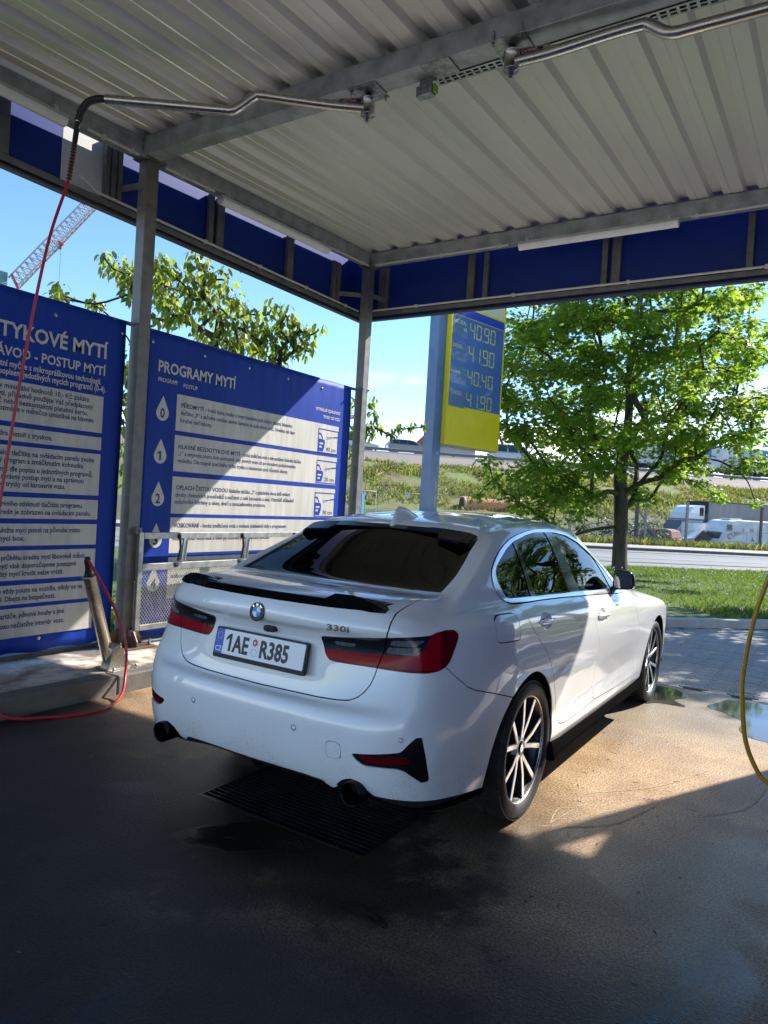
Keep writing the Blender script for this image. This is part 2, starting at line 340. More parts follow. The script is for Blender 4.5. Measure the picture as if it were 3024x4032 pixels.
for p, q in (((-3.36, .60, 4.12), (-3.12, .64, 4.12)), ((-3.36, 3.86, 4.12), (-3.12, 4.06, 4.12)), ((-3.01, 4.13, 4.12), (-2.98, 4.38, 4.12))): mb = MB(); mb.bar(p, q, .012, .055); P_(mb.build('stay', GALVD))
# white plastic conduits clipped below the beams and along the fascia rail
def conduit(pts, clips=()):
    mb = MB(); mb.tube(pts, .0125, 8)
    for c in clips: mb.box((c[0] - .016, c[1] - .016, c[2] - .018), (c[0] + .016, c[1] + .016, c[2] + .018))
    P_(mb.build('conduit', PLAST))
conduit([(-3.335, .20, 4.07), (-3.335, .30, 4.03), (-3.335, .36, 3.998), (-3.335, 4.28, 3.998)], [(-3.335, y, 3.998) for y in (.8, 1.6, 2.4, 3.2, 4.0)])
conduit([(-3.29, 4.355, 4.005), (9.2, 4.355, 4.005)], [(x, 4.355, 4.005) for x in (-2.5, -1.2, .1, 1.4)])
conduit([(-3.012, .03, 4.30), (-3.012, .52, 4.318)], [(-3.012, .18, 4.306), (-3.012, .45, 4.316)]); conduit([(-3.012, .80, 4.325), (-3.012, 1.38, 4.352)], [(-3.012, 1.0, 4.335), (-3.012, 1.3, 4.348)]); conduit([(-3.012, 3.2, 4.43), (-3.012, 4.0, 4.465)], [(-3.012, 3.35, 4.437), (-3.012, 3.85, 4.458)])
conduit([(-2.93, 4.02, 4.468), (-1.15, 4.02, 4.468)], [(x, 4.02, 4.468) for x in (-2.85, -2.0, -1.25)]); conduit([(.75, 4.02, 4.468), (4., 4.02, 4.468)], [(.8, 4.02, 4.468), (1.5, 4.02, 4.468)])
# perforated cable tray and cover plates under the cross beam
mb = MB(); y0, y1, zt = .722, .80, 4.325
step = .052; xx = -.30
mb.box((-.30, y0 - .002, zt), (2.2, y0 + .012, zt + .002)); mb.box((-.30, y1 - .012, zt), (2.2, y1 + .002, zt + .002)); mb.box((-.30, y1, zt), (2.2, y1 + .002, zt + .05))
while xx < 2.2:
    mb.box((xx, y0 + .012, zt), (xx + .016, y1 - .012, zt + .0018)); mb.box((xx + .016, y0 + .034, zt), (xx + step, y1 - .034, zt + .0018)); xx += step
P_(mb.build('cable_tray', mat('bright_zinc', (.42, .43, .43), .42, .8, var=.2, scale=20)))
mb = MB(); mb.box((-.30, .725, zt + .03), (2.2, .80, zt + .034)); P_(mb.build('tray_cables', BLACKP))
PLATE = mat('spangled_zinc_plate', (.30, .31, .31), .40, .8, var=.35, scale=26)
mb = MB(); mb.box((-.308, .540, 4.318), (-.10, .722, 4.324)); P_(mb.build('junction_plate', PLATE))
mb = MB(); mb.box((-.42, .70, 4.23), (-.30, .76, 4.30), T=None, bev=.004); mb.box((-.40, .71, 4.30), (-.32, .75, 4.33)); P_(mb.build('tray_bracket', PLATE)); mb = MB(); mb.box((-.298, .715, 4.245), (-.285, .76, 4.30)); P_(mb.build('tray_end_cap', mat('lime_plastic', (.35, .55, .05), .5)))
# ---------------------------------------------------------------- tube lights
TUBEM = mat('opal_diffuser', (.86, .86, .84), .35, var=.05); TUBEB = mat('lamp_housing', (.52, .52, .49), .5, var=.1)
def tube_light(a, b_, label):
    a = Vector(a); b_ = Vector(b_); r = empty('tube_light', tuple(a), label, 'tube light', 'tube lights under the canopy beams')
    o = lambda v: v - a
    mb = MB(); up = Vector((0, 0, .028)); mb.bar(o(a + up), o(b_ + up), .075, .034, bev=.006); mb.build('housing', TUBEB, r)
    mb = MB(); d = (b_ - a).normalized(); s_ = d.cross(Vector((0, 0, 1))).normalized(); V = []; F = []; n = 9
    for p in (a + d * .01, b_ - d * .01):
        for k in range(n): t = math.pi * k / (n - 1); V.append(o(p) + s_ * (.046 * math.cos(t)) + Vector((0, 0, .012 - .052 * math.sin(t))))
    for k in range(n - 1): F.append((k, k + 1, n + k + 1, n + k))
    F += [tuple(range(n)), tuple(range(n, 2 * n))[::-1]]; mb.add(V, F, 0, False); mb.build('diffuser', TUBEM, r)
    mb = MB()
    for t in (.06, .94): p = a + (b_ - a) * t; mb.box(tuple(o(p) + Vector((-.02, -.02, .045))), tuple(o(p) + Vector((.02, .02, .085))))
    mb.build('clip', TUBEB, r)
tube_light((-2.985, -1.72, 4.222), (-2.985, -.165, 4.248), 'unlit white tube light under the left beam, cut by the left edge')
tube_light((-2.985, 1.43, 4.285), (-2.985, 3.13, 4.362), 'unlit white tube light between the two posts on the left beam')
tube_light((-1.02, 4.0, 4.415), (.65, 4.0, 4.415), 'unlit white tube light under the front beam before the blue fascia')
# ---------------------------------------------------------------- swing booms
def boom(piv, head, p, label):
    """piv: pivot point, head: heading, p: list of (distance, drop, radius)"""
    r = empty('swing_boom', (*piv, 4.24), label, 'swing boom', 'stainless swing booms under the cross beam', rz=0)
    c, s_ = math.cos(head), math.sin(head)
    mb = MB(); mb.box((-.11, -.10, .078), (.11, .10, .086), bev=.002)
    for dx, dy in ((-.09, -.08), (.09, -.08), (-.09, .08), (.09, .08)): mb.tube([(dx, dy, .05), (dx, dy, .15)], .006, 6); mb.lathe([(0, .0), (.011, .0), (.011, -.012), (0, -.012)], Matrix.Translation((dx, dy, .078)), 6)
    mb.build('mounting_plate', PLATE, r)
    mb = MB(); mb.lathe([(0, .078), (.024, .078), (.024, .050), (.046, .049), (.048, .040), (.044, .038), (.044, -.060), (.048, -.062), (.048, -.070), (.022, -.072), (.022, -.100), (.012, -.101), (.012, -.118), (0, -.118)], None, 24); mb.build('pivot', STEEL, r)
    pts = catmull([Vector((c * d, s_ * d, z)) for d, z in p], 5); mb = MB(); mb.tube([Vector(q) for q in pts], .033, 18); mb.build('pipe', STEEL, r)
    # gusset with its small maker's plate
    mb = MB(); T = frame_mat((0, 0, 0), (c, s_, 0), (0, 0, 1)); mb.prism([(.03, -.01), (.25, .0), (.24, .030), (.03, .055)], .004, T @ Matrix.Translation((0, 0, -.002))); g = mb.build('gusset', STEEL, r)
    mb = MB()
    for sg in (1, -1): mb.prism([(.05, .012), (.20, .014), (.19, .030), (.05, .042)], .0012, T @ Matrix.Translation((0, 0, .003 if sg > 0 else -.0042)))
    st = mb.build('sticker', mat('black_sticker' + label[:3], (.02, .018, .02), .5), g)
    V, F = text_vf('CarWash', .026, .0006, 1.0); side = 1 if s_ < .5 and c > 0 else -1
    Tn = (T @ Matrix.Translation((.062, .001, .0045))) if False else None
    view = Vector((.5, -.85, 0)); nrm = Vector((s_, -c, 0))
    TT = frame_mat(tuple(nrm * (.0047 if nrm.dot(view) > 0 else -.0047) + Vector((c, s_, 0)) * (.060 if (nrm.dot(view) > 0) else .185) + Vector((0, 0, .017))), (Vector((c, s_, 0)) if nrm.dot(view) > 0 else -Vector((c, s_, 0))), (0, 0, 1))
    mobj('sticker_text', [TT @ v for v in V], F, mat('pink_print' + label[:3], (.75, .35, .40), .5), g)
    return r, (c, s_)
b1, (c1, s1) = boom((-.772, .655), math.radians(214), [(.03, -.022), (.25, -.018), (.55, .0), (.72, .012), (.78, .005), (.88, -.075), (.93, -.103), (1.0, -.105), (1.4, -.098), (1.79, -.092)], 'cranked steel swing boom carrying the red hose, near the left post')
b2, (c2, s2) = boom((.295, .625), math.radians(3), [(.03, -.022), (.25, -.022), (.55, -.005), (.73, .0), (.79, -.01), (.88, -.075), (.94, -.092), (1.02, -.092), (1.4, -.088), (1.86, -.085)], 'cranked steel swing boom running off the right edge under the cable tray')
def hose(name, pts, r, mt, label, cat, k=10):
    pts = catmull(pts, k); mb = MB(); mb.tube([Vector(p) for p in pts], r, 10); o = mb.build(name, mt); return o
e1 = Vector((-.772 + c1 * 1.79, .655 + s1 * 1.79, 4.148))
hr = empty('red_pressure_hose', tuple(e1), 'thin red pressure hose hanging from the left boom and looping back to the lance', 'hose')
off_ = lambda ps: [Vector(p) - e1 for p in ps]
mb = MB(); mb.tube(off_(catmull([e1 - Vector((c1, s1, 0)) * .03, e1 + Vector((c1, s1, 0)) * .05, e1 + Vector((c1 * .12, s1 * .12, -.03)), e1 + Vector((c1 * .165, s1 * .165, -.10)), e1 + Vector((c1 * .18, s1 * .18, -.16))], 5)), .024, 12); mb.build('elbow', BLACKP, hr)
h0 = e1 + Vector((c1 * .18, s1 * .18, -.16))
pts = [h0, h0 + Vector((-.005, -.01, -.14)), h0 + Vector((-.02, -.03, -.40)), (-2.43, -.60, 3.1), (-2.47, -.70, 2.3), (-2.46, -.80, 1.5), (-2.40, -.92, .70), (-2.30, -1.0, .32), (-2.20, -.90, .06), (-2.08, -.66, .012), (-1.97, -.38, .012), (-2.06, -.12, .030), (-2.20, .03, .14), (-2.28, .08, .36), (-2.35, .03, .60), (-2.42, -.08, .84), (-2.46, -.14, .965)]
pts = [Vector(p) for p in pts]
mb = MB(); mb.tube(off_(catmull(pts, 9)), .0105, 10); mb.build('hose_tube', mat('red_rubber', (.42, .008, .022), .35, coat=.2), hr)
mb = MB(); mb.lathe([(0, .06), (.014, .06), (.022, .045), (.022, .01), (.016, .0), (.016, -.05), (0, -.05)], Matrix.Translation(h0 - e1), 12); mb.build('coupling', STEEL, hr)
mb = MB(); q = catmull(pts[:3], 12)
for i, p in enumerate(q[1:]):
    mb.lathe([(.012, .008), (.0185, .004), (.0185, -.004), (.012, -.008)], Matrix.Translation(Vector(p) - e1), 10)
mb.build('bend_guard', BLACKP, hr)
e2 = Vector((.295 + c2 * 1.86, .625 + s2 * 1.86, 4.155))
hy = empty('yellow_pressure_hose', tuple(e2), 'yellow pressure hose hanging in a loop at the right edge of the photo', 'hose')
mb = MB(); mb.tube([Vector(p) - e2 for p in catmull([e2 - Vector((.03, 0, 0)), e2 + Vector((.06, 0, -.01)), (2.27, .72, 3.95), (2.22, .70, 3.2), (2.06, .68, 2.1), (1.90, .66, 1.45), (1.838, .66, 1.232), (1.79, .66, 1.028), (1.760, .66, .765), (1.765, .66, .60), (1.79, .66, .418), (1.845, .66, .29), (1.90, .66, .235), (2.05, .68, .17), (2.25, .74, .30), (2.40, .80, .8)], 9)], .0115, 10); mb.build('hose_tube', mat('yellow_rubber', (.50, .27, .008), .38, coat=.2, var=.15, scale=30), hy)
# ---------------------------------------------------------------- lance holder
lh = empty('lance_holder', (-2.47, .16, .13), 'leaning stainless steel lance holder tube bolted to the kerb strip', 'lance holder')
lo = Vector((-2.47, .16, .13)); A_ = Vector((-2.50, .105, .20)) - lo; B_ = Vector((-2.53, -.075, .835)) - lo; dv = (B_ - A_).normalized()
T = frame_mat(tuple(A_), tuple(dv.cross(Vector((0, 1, 0)))), tuple(Vector((0, 1, 0))), None); zx = dv; xx = Vector((1, 0, 0)); xx = (xx - zx * xx.dot(zx)).normalized(); T = Matrix((xx, zx.cross(xx), zx)).transposed().to_4x4(); T.translation = A_; LL = (B_ - A_).length
mb = MB(); mb.lathe([(.046, -.04), (.046, LL), (.058, LL), (.058, LL + .006), (.040, LL + .006), (.040, .02), (0, .02)], T, 28); mb.build('tube', STEEL, lh)
mb = MB(); mb.box((-.10, -.13, .0), (.13, .13, .010), bev=.002); mb.add([Vector(v) for v in ((-.05, -.11, .01), (.05, -.11, .01), (.05, .10, .01), (-.05, .10, .01), (-.04, -.07, .16), (.04, -.07, .16), (.04, -.02, .19), (-.04, -.02, .19))], [(0, 1, 5, 4), (1, 2, 6, 5), (2, 3, 7, 6), (3, 0, 4, 7), (4, 5, 6, 7)])
for dx, dy in ((.10, -.10), (.10, .10), (-.075, .10)): mb.lathe([(0, .03), (.011, .03), (.011, .01)], Matrix.Translation((dx, dy, 0)), 6)
mb.build('foot', STEEL, lh)
gn = empty('spray_lance', tuple(Vector(B_) + lo), 'black spray lance pistol stuck in the steel holder tube with the red hose', 'spray lance')
mb = MB(); mb.tube([T @ Vector((0, 0, -.25 + LL)) - B_, T @ Vector((0, 0, LL + .06)) - B_], .017, 10); mb.tube([Vector((0, -.01, .04)), Vector((.02, -.03, .09)), Vector((.03, -.05, .125))], [.024, .026, .022], 10); mb.build('grip', BLACKP, gn)
mb = MB(); mb.tube([Vector((-.01, .025, .02)), Vector((-.012, -.03, -.0)), Vector((-.02, -.015, .09))], .008, 8); mb.build('trigger', BLACKP, gn); mb = MB(); mb.lathe([(0, .018), (.016, .014), (.022, 0), (.016, -.014), (0, -.018)], Matrix.Translation((.05, -.06, .14)), 12); mb.build('swivel', DARKST, gn)
# ---------------------------------------------------------------- banners
BB = mat('banner_blue', (.006, .038, .30), .55, spec=.2, var=.14, scale=1.4, bump=.10, bscale=5, stretch=(1, 6, .5))
BC = mat('banner_cream', (.52, .495, .44), .5, var=.12, scale=2.2, stretch=(1, 5, .6), detail=7); BT = mat('banner_ink', (.010, .022, .13), .5); BW = mat('banner_lettering', (.55, .53, .48), .5)
BX = -3.12
def bt(parent, name, lines, mt, lift=.004):
    """lines: (text, y0, y1, z_base, cap_height, bold) fitted between y0 and y1 on the banner plane"""
    VV = []; FF = []
    for tx, y0, y1, z, ch, bo in lines:
        V, F = text_vf(tx, ch / .70, (bo * 1.9 + .006) * ch, 1.0, 'LEFT', 2); w_ = max(v.x for v in V); mi = min(v.x for v in V); k = (y1 - y0) / (w_ - mi); o = len(VV)
        VV += [(BX + lift, y0 + (v.x - mi) * k, z + v.y) for v in V]; FF += [tuple(i + o for i in f) for f in F]
    return mobj(name, VV, FF, mt, parent)
def panel_box(parent, name, y0, y1, z0, z1, mt, lift=.002): mb = MB(); mb.box((BX + .0005, y0, z0), (BX + lift, y1, z1)); return mb.build(name, mt, parent)
def banner_sheet(parent, y0, y1, z0, z1):
    V = []; F = []; ny = 60; nz = 40
    for sgn in (0, 1):
        for j in range(nz + 1):
            for i in range(ny + 1):
                u = i / ny; v = j / nz; y = y0 + (y1 - y0) * u; z = z0 + (z1 - z0) * v
                e = math.exp(-((1 - v) * 14) ** 2) + math.exp(-(v * 12) ** 2); x = BX - .006 * sgn - .010 * e * (.5 + .5 * math.sin(y * 31)) - .004 * e
                z += (.010 * math.sin(y * 15.5) * math.exp(-(v * 20) ** 2)) - .012 * math.exp(-((1 - v) * 30) ** 2) * abs(math.sin(y * 2.6))
                V.append((x, y, z))
    n = (ny + 1) * (nz + 1)
    for s_ in (0, 1):
        for j in range(nz):
            for i in range(ny): q = [s_ * n + j * (ny + 1) + i, s_ * n + j * (ny + 1) + i + 1, s_ * n + (j + 1) * (ny + 1) + i + 1, s_ * n + (j + 1) * (ny + 1) + i]; F.append(tuple(q if not s_ else q[::-1]))
    b_ = [i for i in range(ny + 1)] + [j * (ny + 1) + ny for j in range(1, nz + 1)] + [nz * (ny + 1) + i for i in range(ny - 1, -1, -1)] + [j * (ny + 1) for j in range(nz - 1, 0, -1)]
    for a, c in zip(b_, b_[1:] + b_[:1]): F.append((a, n + a, n + c, c))
    o = mobj('sheet', V, F, BB, parent, True); mb = MB()
    for y in np.arange(y0 + .06, y1, .62):
        for z in (z0 + .10, z1 - .12): mb.lathe([(.006, .004), (.013, .004), (.014, 0)], frame_mat((BX + .0, y, z), (0, 1, 0), (0, 0, 1)), 12)
    mb.build('eyelets', STEEL, parent)
    mb = MB(); mb.tube([(BX - .03, y0 - .12, z1 - .015), (BX - .03, y1 + .10, z1 - .015)], .018, 8); mb.build('top_tube', GALVD, parent)
bn1 = empty('instruction_banner', (0, 0, 0), 'blue banner with eight cream text boxes and the large heading at the left edge', 'banner')
banner_sheet(bn1, -2.62, .575, .19, 2.945)
bt(bn1, 'heading', [('BEZDOTYKOVÉ MYTÍ', -.985, .402, 2.577, .108, .016)], BW); bt(bn1, 'subheading', [('NÁVOD - POSTUP MYTÍ', -.60, .392, 2.434, .072, .012), ('ktní myčce s mikropráškovou technologií.', -.52, .352, 2.355, .047, .012), ('popisem jedotlivých mycích programů (0-4).', -.505, .400, 2.296, .047, .012)], BW)
B1 = [(1.953, 2.257, [('í v minimální hodnotě 10,- Kč získáte', -.52, .250, 2.195), ('mytí, případně použijte Váš předplacený', -.54, .288, 2.138), ('č nebo bezkontaktní platební kartu.', -.50, .245, 2.083), ('ozměnit v měničce umístěné na hlavním', -.49, .300, 2.030)]),
      (1.81, 1.915, [('dra pistoli s tryskou.', -.48, -.055, 1.845)]),
      (1.429, 1.776, [('ného tlačítka na ovládacím panelu zvolte', -.49, .325, 1.703), ('ný program a zmáčknutím kohoutku', -.49, .225, 1.648), ('mýt dle popisu u jednotlivých programů.', -.47, .318, 1.582), ('správný postup mytí a na správnou', -.45, .238, 1.526), ('on trysky od karoserie vozu.', -.47, .075, 1.470)]),
      (1.229, 1.391, [('prvního stisknutí tlačítka programu.', -.46, .245, 1.322), ('kredit je zobrazen na ovládacím panelu.', -.46, .322, 1.260)]),
      (1.02, 1.19, [('uložte mycí pistoli na původní místo', -.44, .232, 1.122), ('mycí box.', -.45, -.24, 1.060)]),
      (.758, .985, [('v průběhu kreditu mytí libovolně měnit,', -.45, .293, .912), ('mytí však doporučujeme postupné', -.44, .210, .850), ('užitý mycí kredit nelze vrátit.', -.45, .100, .790)]),
      (.573, .72, [('te vždy pouze na vozidlo, nikdy ne na', -.44, .278, .660), ('olí. Dbejte na bezpečnost.', -.44, .040, .600)]),
      (.318, .542, [('kartáče, pěnové houby a jiné', -.42, .125, .470), ('boxu nečistěte interiér vozu.', -.42, .132, .395)])]
for z0, z1, ls in B1:
    pb = panel_box(bn1, 'text_box', -2.45, .385, z0, z1, BC); bt(pb, 'printed_text', [(t, a, b_, z, .040, .010) for t, a, b_, z in ls], BT, .0035)
bn2 = empty('programme_banner', (0, 0, 0), 'blue banner listing wash programmes 0 to 4 in cream boxes behind the car', 'banner')
banner_sheet(bn2, .80, 3.945, .172, 2.945)
for nm_, ln_ in zip(('heading', 'column_title', 'column_title', 'distance_title', 'distance_title'), [('PROGRAMY MYTÍ', .932, 1.912, 2.578, .100, .014), ('PROGRAM', .938, 1.156, 2.490, .037, .010), ('POSTUP', 1.232, 1.405, 2.478, .037, .010), ('OPTIMÁLNÍ VZDÁLENOST', 3.235, 3.725, 2.555, .036, .010), ('TRYSKY OD VOZU', 3.385, 3.722, 2.478, .036, .010)]): bt(bn2, nm_, [ln_], BW)
B2 = [(2.07, 2.408, [('PŘEDMYTÍ', 1.22, 1.50, 2.292, .014), ('- hrubá špina, mušky a hmyz (nanášení pod nízkým tlakem) Stiskněte', 1.525, 2.83, 2.292, .006), ('tlačítko „0“ a začněte nanášet aktivní šampon na auto shora dolů. Uvolníte tak lépe', 1.218, 2.88, 2.222, .006), ('hrubé nečistoty.', 1.218, 1.62, 2.152, .006)], 2.21, '0', '40 cm'),
      (1.692, 2.027, [('HLAVNÍ BEZDOTYKOVÉ MYTÍ', 1.21, 2.03, 1.905, .014), ('- horká změkčená voda s mikropráškem Stiskněte tlačítko', 2.055, 3.02, 1.905, .006), ('„1“ a umývejte shora dolu postupně celý povrch vozu až po dosažení požadovaného', 1.21, 2.93, 1.842, .006), ('výsledku. Dle stupně znečištění držte trysku s nástavcem pod různými sklony.', 1.21, 2.80, 1.775, .006)], 1.82, '1', '20 cm'),
      (1.295, 1.642, [('OPLACH ČISTOU VODOU', 1.21, 1.88, 1.522, .014), ('Stiskněte tlačítko „2“ a spláchněte shora dolů veškeré', 1.90, 2.86, 1.522, .006), ('zbytky chemických prostředků a nečistot z celé karoserie a skel. Obzvlášť důkladně', 1.205, 2.93, 1.455, .006), ('opláchněte štěrbiny u oken, dveří a zavazadlového prostoru.', 1.20, 2.46, 1.390, .006)], 1.43, '2', '30 cm'),
      (.924, 1.259, [('VOSKOVÁNÍ', 1.205, 1.52, 1.165, .014), ('- horká změkčená voda s voskem (následně vždy s programem', 1.54, 2.82, 1.165, .006), ('vozidlo dodá větší lesk a déle jej ochrání před nepřízní počasí.', 1.20, 2.55, 1.045, .006)], 1.05, '3', None),
      (.50, .885, [('4“ s velmi důkladně opláchněte', 1.25, 2.0, .77, .010), ('dokonalý lesk', 1.20, 1.55, .69, .010), ('a vašeho vozu', 1.20, 1.55, .61, .010)], .65, '4', None)]
for z0, z1, ls, zd, num, cm_ in B2:
    pb = panel_box(bn2, 'text_box', 1.165, 3.712, z0, z1, BC); bt(pb, 'printed_text', [(t, a, b_, z, .040, bo) for t, a, b_, z, bo in ls], BT, .0035)
    # drop with its number
    D = []
    for k in range(24):
        a = math.pi * (-.5) + 2 * math.pi * k / 24; D.append((1.006 + .071 * math.cos(a), zd + .071 * math.sin(a)))
    top = (1.006, zd + .155); D2 = [p for p in D if p[1] < zd + .036]; i0 = max(range(len(D2)), key=lambda i: (D2[i][0], 0))
    left = [p for p in D if p[1] >= zd + .036]
    Dp = [(1.006 + .071 * math.cos(a), zd + .071 * math.sin(a)) for a in np.radians(np.linspace(150, 390, 22))] + [top]
    mb = MB(); mb.prism([(y - 0, z) for y, z in Dp], .002, frame_mat((BX + .0005, 0, 0), (0, 1, 0), (0, 0, 1))); dr = mb.build('drop', BW, bn2)
    if num == '1':
        mb = MB(); mb.prism([(.995, zd - .042), (1.016, zd - .042), (1.016, zd + .044), (1.000, zd + .044), (.976, zd + .026), (.976, zd + .008), (.995, zd + .020)], .003, frame_mat((BX + .0012, 0, 0), (0, 1, 0), (0, 0, 1))); mb.build('drop_number', BT, dr)
    else: bt(dr, 'drop_number', [(num, .978 if num != '1' else .985, 1.032 if num != '1' else 1.018, zd - .042, .085, .02)], BT, .0035)
    if cm_:
        # icon: car front facing the spray nozzle, in a frame
        y0, y1 = 3.312, 3.712; zi0, zi1 = z0 + .005, z1 - .055 if num == '0' else z1 - .06; FT = frame_mat((BX + .0022, 0, 0), (0, 1, 0), (0, 0, 1)); mb = MB(); e = .012
        zi0, zi1 = (2.062, 2.350) if num == '0' else ((1.700, 1.975) if num == '1' else (1.300, 1.590))
        for p in ([(y0, zi0), (y1, zi0), (y1, zi0 + e), (y0, zi0 + e)], [(y0, zi1 - e), (y1, zi1 - e), (y1, zi1), (y0, zi1)], [(y0, zi0 + e), (y0 + e, zi0 + e), (y0 + e, zi1 - e), (y0, zi1 - e)], [(y1 - e, zi0 + e), (y1, zi0 + e), (y1, zi1 - e), (y1 - e, zi1 - e)]): mb.prism(p, .0015, FT)
        h = zi1 - zi0
        mb.prism([(y0 + e, zi1 - .05), (y0 + .055, zi1 - .055), (y0 + .10, zi1 - .115), (y0 + .085, zi1 - .12), (y0 + .05, zi1 - .075), (y0 + e, zi1 - .07)], .0015, FT); mb.prism([(y0 + e, zi1 - .12), (y0 + .12, zi1 - .125), (y0 + .135, zi1 - .15), (y0 + .13, zi0 + .075), (y0 + .105, zi0 + .02), (y0 + e, zi0 + .02)], .0015, FT)
        for k in range(4): mb.prism([(y0 + .16, zi1 - .09 - .012 * k), (y0 + .30, zi1 - .085), (y0 + .30, zi1 - .083), (y0 + .16, zi1 - .087 - .012 * k)], .0012, FT)
        mb.prism([(y0 + .30, zi1 - .092), (y1 - e, zi1 - .080), (y1 - e, zi1 - .066), (y0 + .30, zi1 - .076)], .0015, FT)
        ic = mb.build('car_icon', BB, pb)
        mb = MB(); mb.box((BX + .0035, y0 + .03, zi1 - .185), (BX + .0042, y0 + .10, zi1 - .165)); mb.box((BX + .0035, y0 + .03, zi1 - .225), (BX + .0042, y0 + .075, zi1 - .205)); mb.build('icon_lamp', BC, ic)
        bt(ic, 'icon_text', [(cm_, y0 + .165, y1 - .045, zi0 + .03, .048, .004)], BT, .0035)
# unseen right-hand banners shade the floor; outer row added to darken the car's flank
for xb_, y0, y1 in ((3.05, .76, 3.99), (3.05, -2.62, .60), (6.1, .76, 3.99), (6.1, -2.62, .60)):
    bx = empty('plain_banner', (xb_, (y0 + y1) / 2, .2), 'blue banner on the right rows of posts beyond the frame', 'banner', 'banners on the right rows of posts'); mb = MB(); mb.box((-.003, y0 - (y0 + y1) / 2, 0), (.003, y1 - (y0 + y1) / 2, 2.98), bev=.001); mb.build('sheet', BB, bx)
# ---------------------------------------------------------------- mat rack
rk = empty('mat_rack', (-2.975, .70, .27), 'grey steel mat rack with diamond mesh and clamps behind the car, on the posts', 'mat rack'); ro = Vector((-2.975, .70, .27))
RK = mat('rack_steel', (.33, .325, .30), .42, .7, var=.25, scale=12); mb = MB(); y0, y1 = .0, 3.25
for z0, z1 in ((.0, .048), (.525, .585), (.805, .860)): mb.box((-.018, y0 + .05, z0), (.018, y1, z1), bev=.003)
mb.box((-.018, y0, .0), (.018, y0 + .048, .862), bev=.003); mb.box((-.018, y1 + .002, .0), (.018, y1 + .05, .862), bev=.003); mb.build('frame', RK, rk)
mb = MB()
for z in (-.015, .875): mb.box((-.03, -.035, z - .03), (.012, .03, z + .025), bev=.003); mb.lathe([(0, .022), (.012, .022), (.012, .012)], frame_mat((0, 0, z), (0, 1, 0), (0, 0, 1)), 6)
mb.build('hinge_lug', GALVD, rk)
mb = MB(); st = .030; z0, z1 = .048, .525; hh = z1 - z0; c_ = y0 + .048 - hh * .8
while c_ < y1:
    for sg in (1, -1):
        a = Vector((0, c_, z0 if sg > 0 else z1)); b_ = Vector((0, c_ + hh * .8, z1 if sg > 0 else z0))
        ta = max(0, (y0 + .048 - a.y) / (b_.y - a.y)); tb = min(1, (y1 - a.y) / (b_.y - a.y))
        if tb > ta: p, q = a.lerp(b_, ta), a.lerp(b_, tb); d = (q - p).normalized(); s_ = Vector((0, -d.z, d.y)) * .0032; xx = .003 * sg; mb.add([p + s_ + Vector((xx, 0, 0)), q + s_ + Vector((xx, 0, 0)), q - s_ + Vector((xx, 0, 0)), p - s_ + Vector((xx, 0, 0)), p - Vector((.003 - xx, 0, 0)), q - Vector((.003 - xx, 0, 0))], [(0, 1, 2, 3), (0, 4, 5, 1), (3, 2, 5, 4)])
    c_ += st
mb.build('mesh_panel', RK, rk)
for y in (.45, 1.27, 2.09, 2.91):
    mb = MB(); T = Matrix.Translation((.045, y, .555)) @ Matrix.Rotation(math.radians(-7), 4, 'X')
    mb.box((-.022, .0, .05), (-.018, .05, .25), T=T); mb.box((.0, .046, .05), (-.022, .05, .25), T=T); mb.box((.0, .0, .05), (-.022, .004, .25), T=T)
    cl = mb.build('clamp', mat('clamp_aluminium', (.55, .55, .54), .35, .8) if 'clamp_aluminium' not in bpy.data.materials else bpy.data.materials['clamp_aluminium'], rk)
    mb = MB(); mb.box((.019, y - .03, .80), (.024, y + .012, .855), bev=.002); mb.lathe([(0, .03), (.010, .03), (.010, .02)], frame_mat((0, y - .008, .838), (0, 1, 0), (0, 0, 1)), 8); mb.box((.019, y - .05, .545), (.024, y - .005, .585), bev=.002); mb.lathe([(0, .03), (.010, .03), (.010, .02)], frame_mat((0, y - .03, .565), (0, 1, 0), (0, 0, 1)), 8); mb.tube([(.03, y - .01, .83), (.034, y + .0, .72), (.03, y - .02, .60)], .012, 8); mb.build('strap', BLACKP, cl)
# pale dried trails the hose left on the slab, and foam on the raised strip
TRAIL = mat('dried_foam', (.42, .33, .22), .8, var=.3, scale=60); mb = MB(); rt_ = random.Random(12)
for pts_ in ([(1.02, .02), (1.07, .3), (1.11, .6), (1.16, .9), (1.20, 1.2), (1.22, 1.5), (1.24, 1.75), (1.20, 1.95), (1.24, 2.1)], [(1.02, .02), (1.0, .20), (1.08, .32), (1.05, .42)], [(.98, -.05), (1.12, .05), (1.28, .22), (1.40, .60)], [(1.05, .5), (1.35, .9), (1.55, 1.4)], [(1.62, .62), (1.80, .9), (1.86, 1.3)]):
    P_l = catmull(pts_, 14); V = []; F = []
    for i, p in enumerate(P_l):
        q = P_l[min(i + 1, len(P_l) - 1)] - P_l[max(i - 1, 0)]; q = np.array([-q[1], q[0]]) / (np.linalg.norm(q) + 1e-9); w_ = rt_.uniform(.001, .0042); j_ = np.random.normal(0, .0012, 2)
        V += [(p[0] + q[0] * w_ + j_[0], p[1] + q[1] * w_ + j_[1], .0018), (p[0] - q[0] * w_ + j_[0], p[1] - q[1] * w_ + j_[1], .0018)]
    mb.add(V, [(2 * i, 2 * i + 1, 2 * i + 3, 2 * i + 2) for i in range(len(P_l) - 1)])
o = mb.build('foam_trails', TRAIL); o['kind'] = 'stuff'
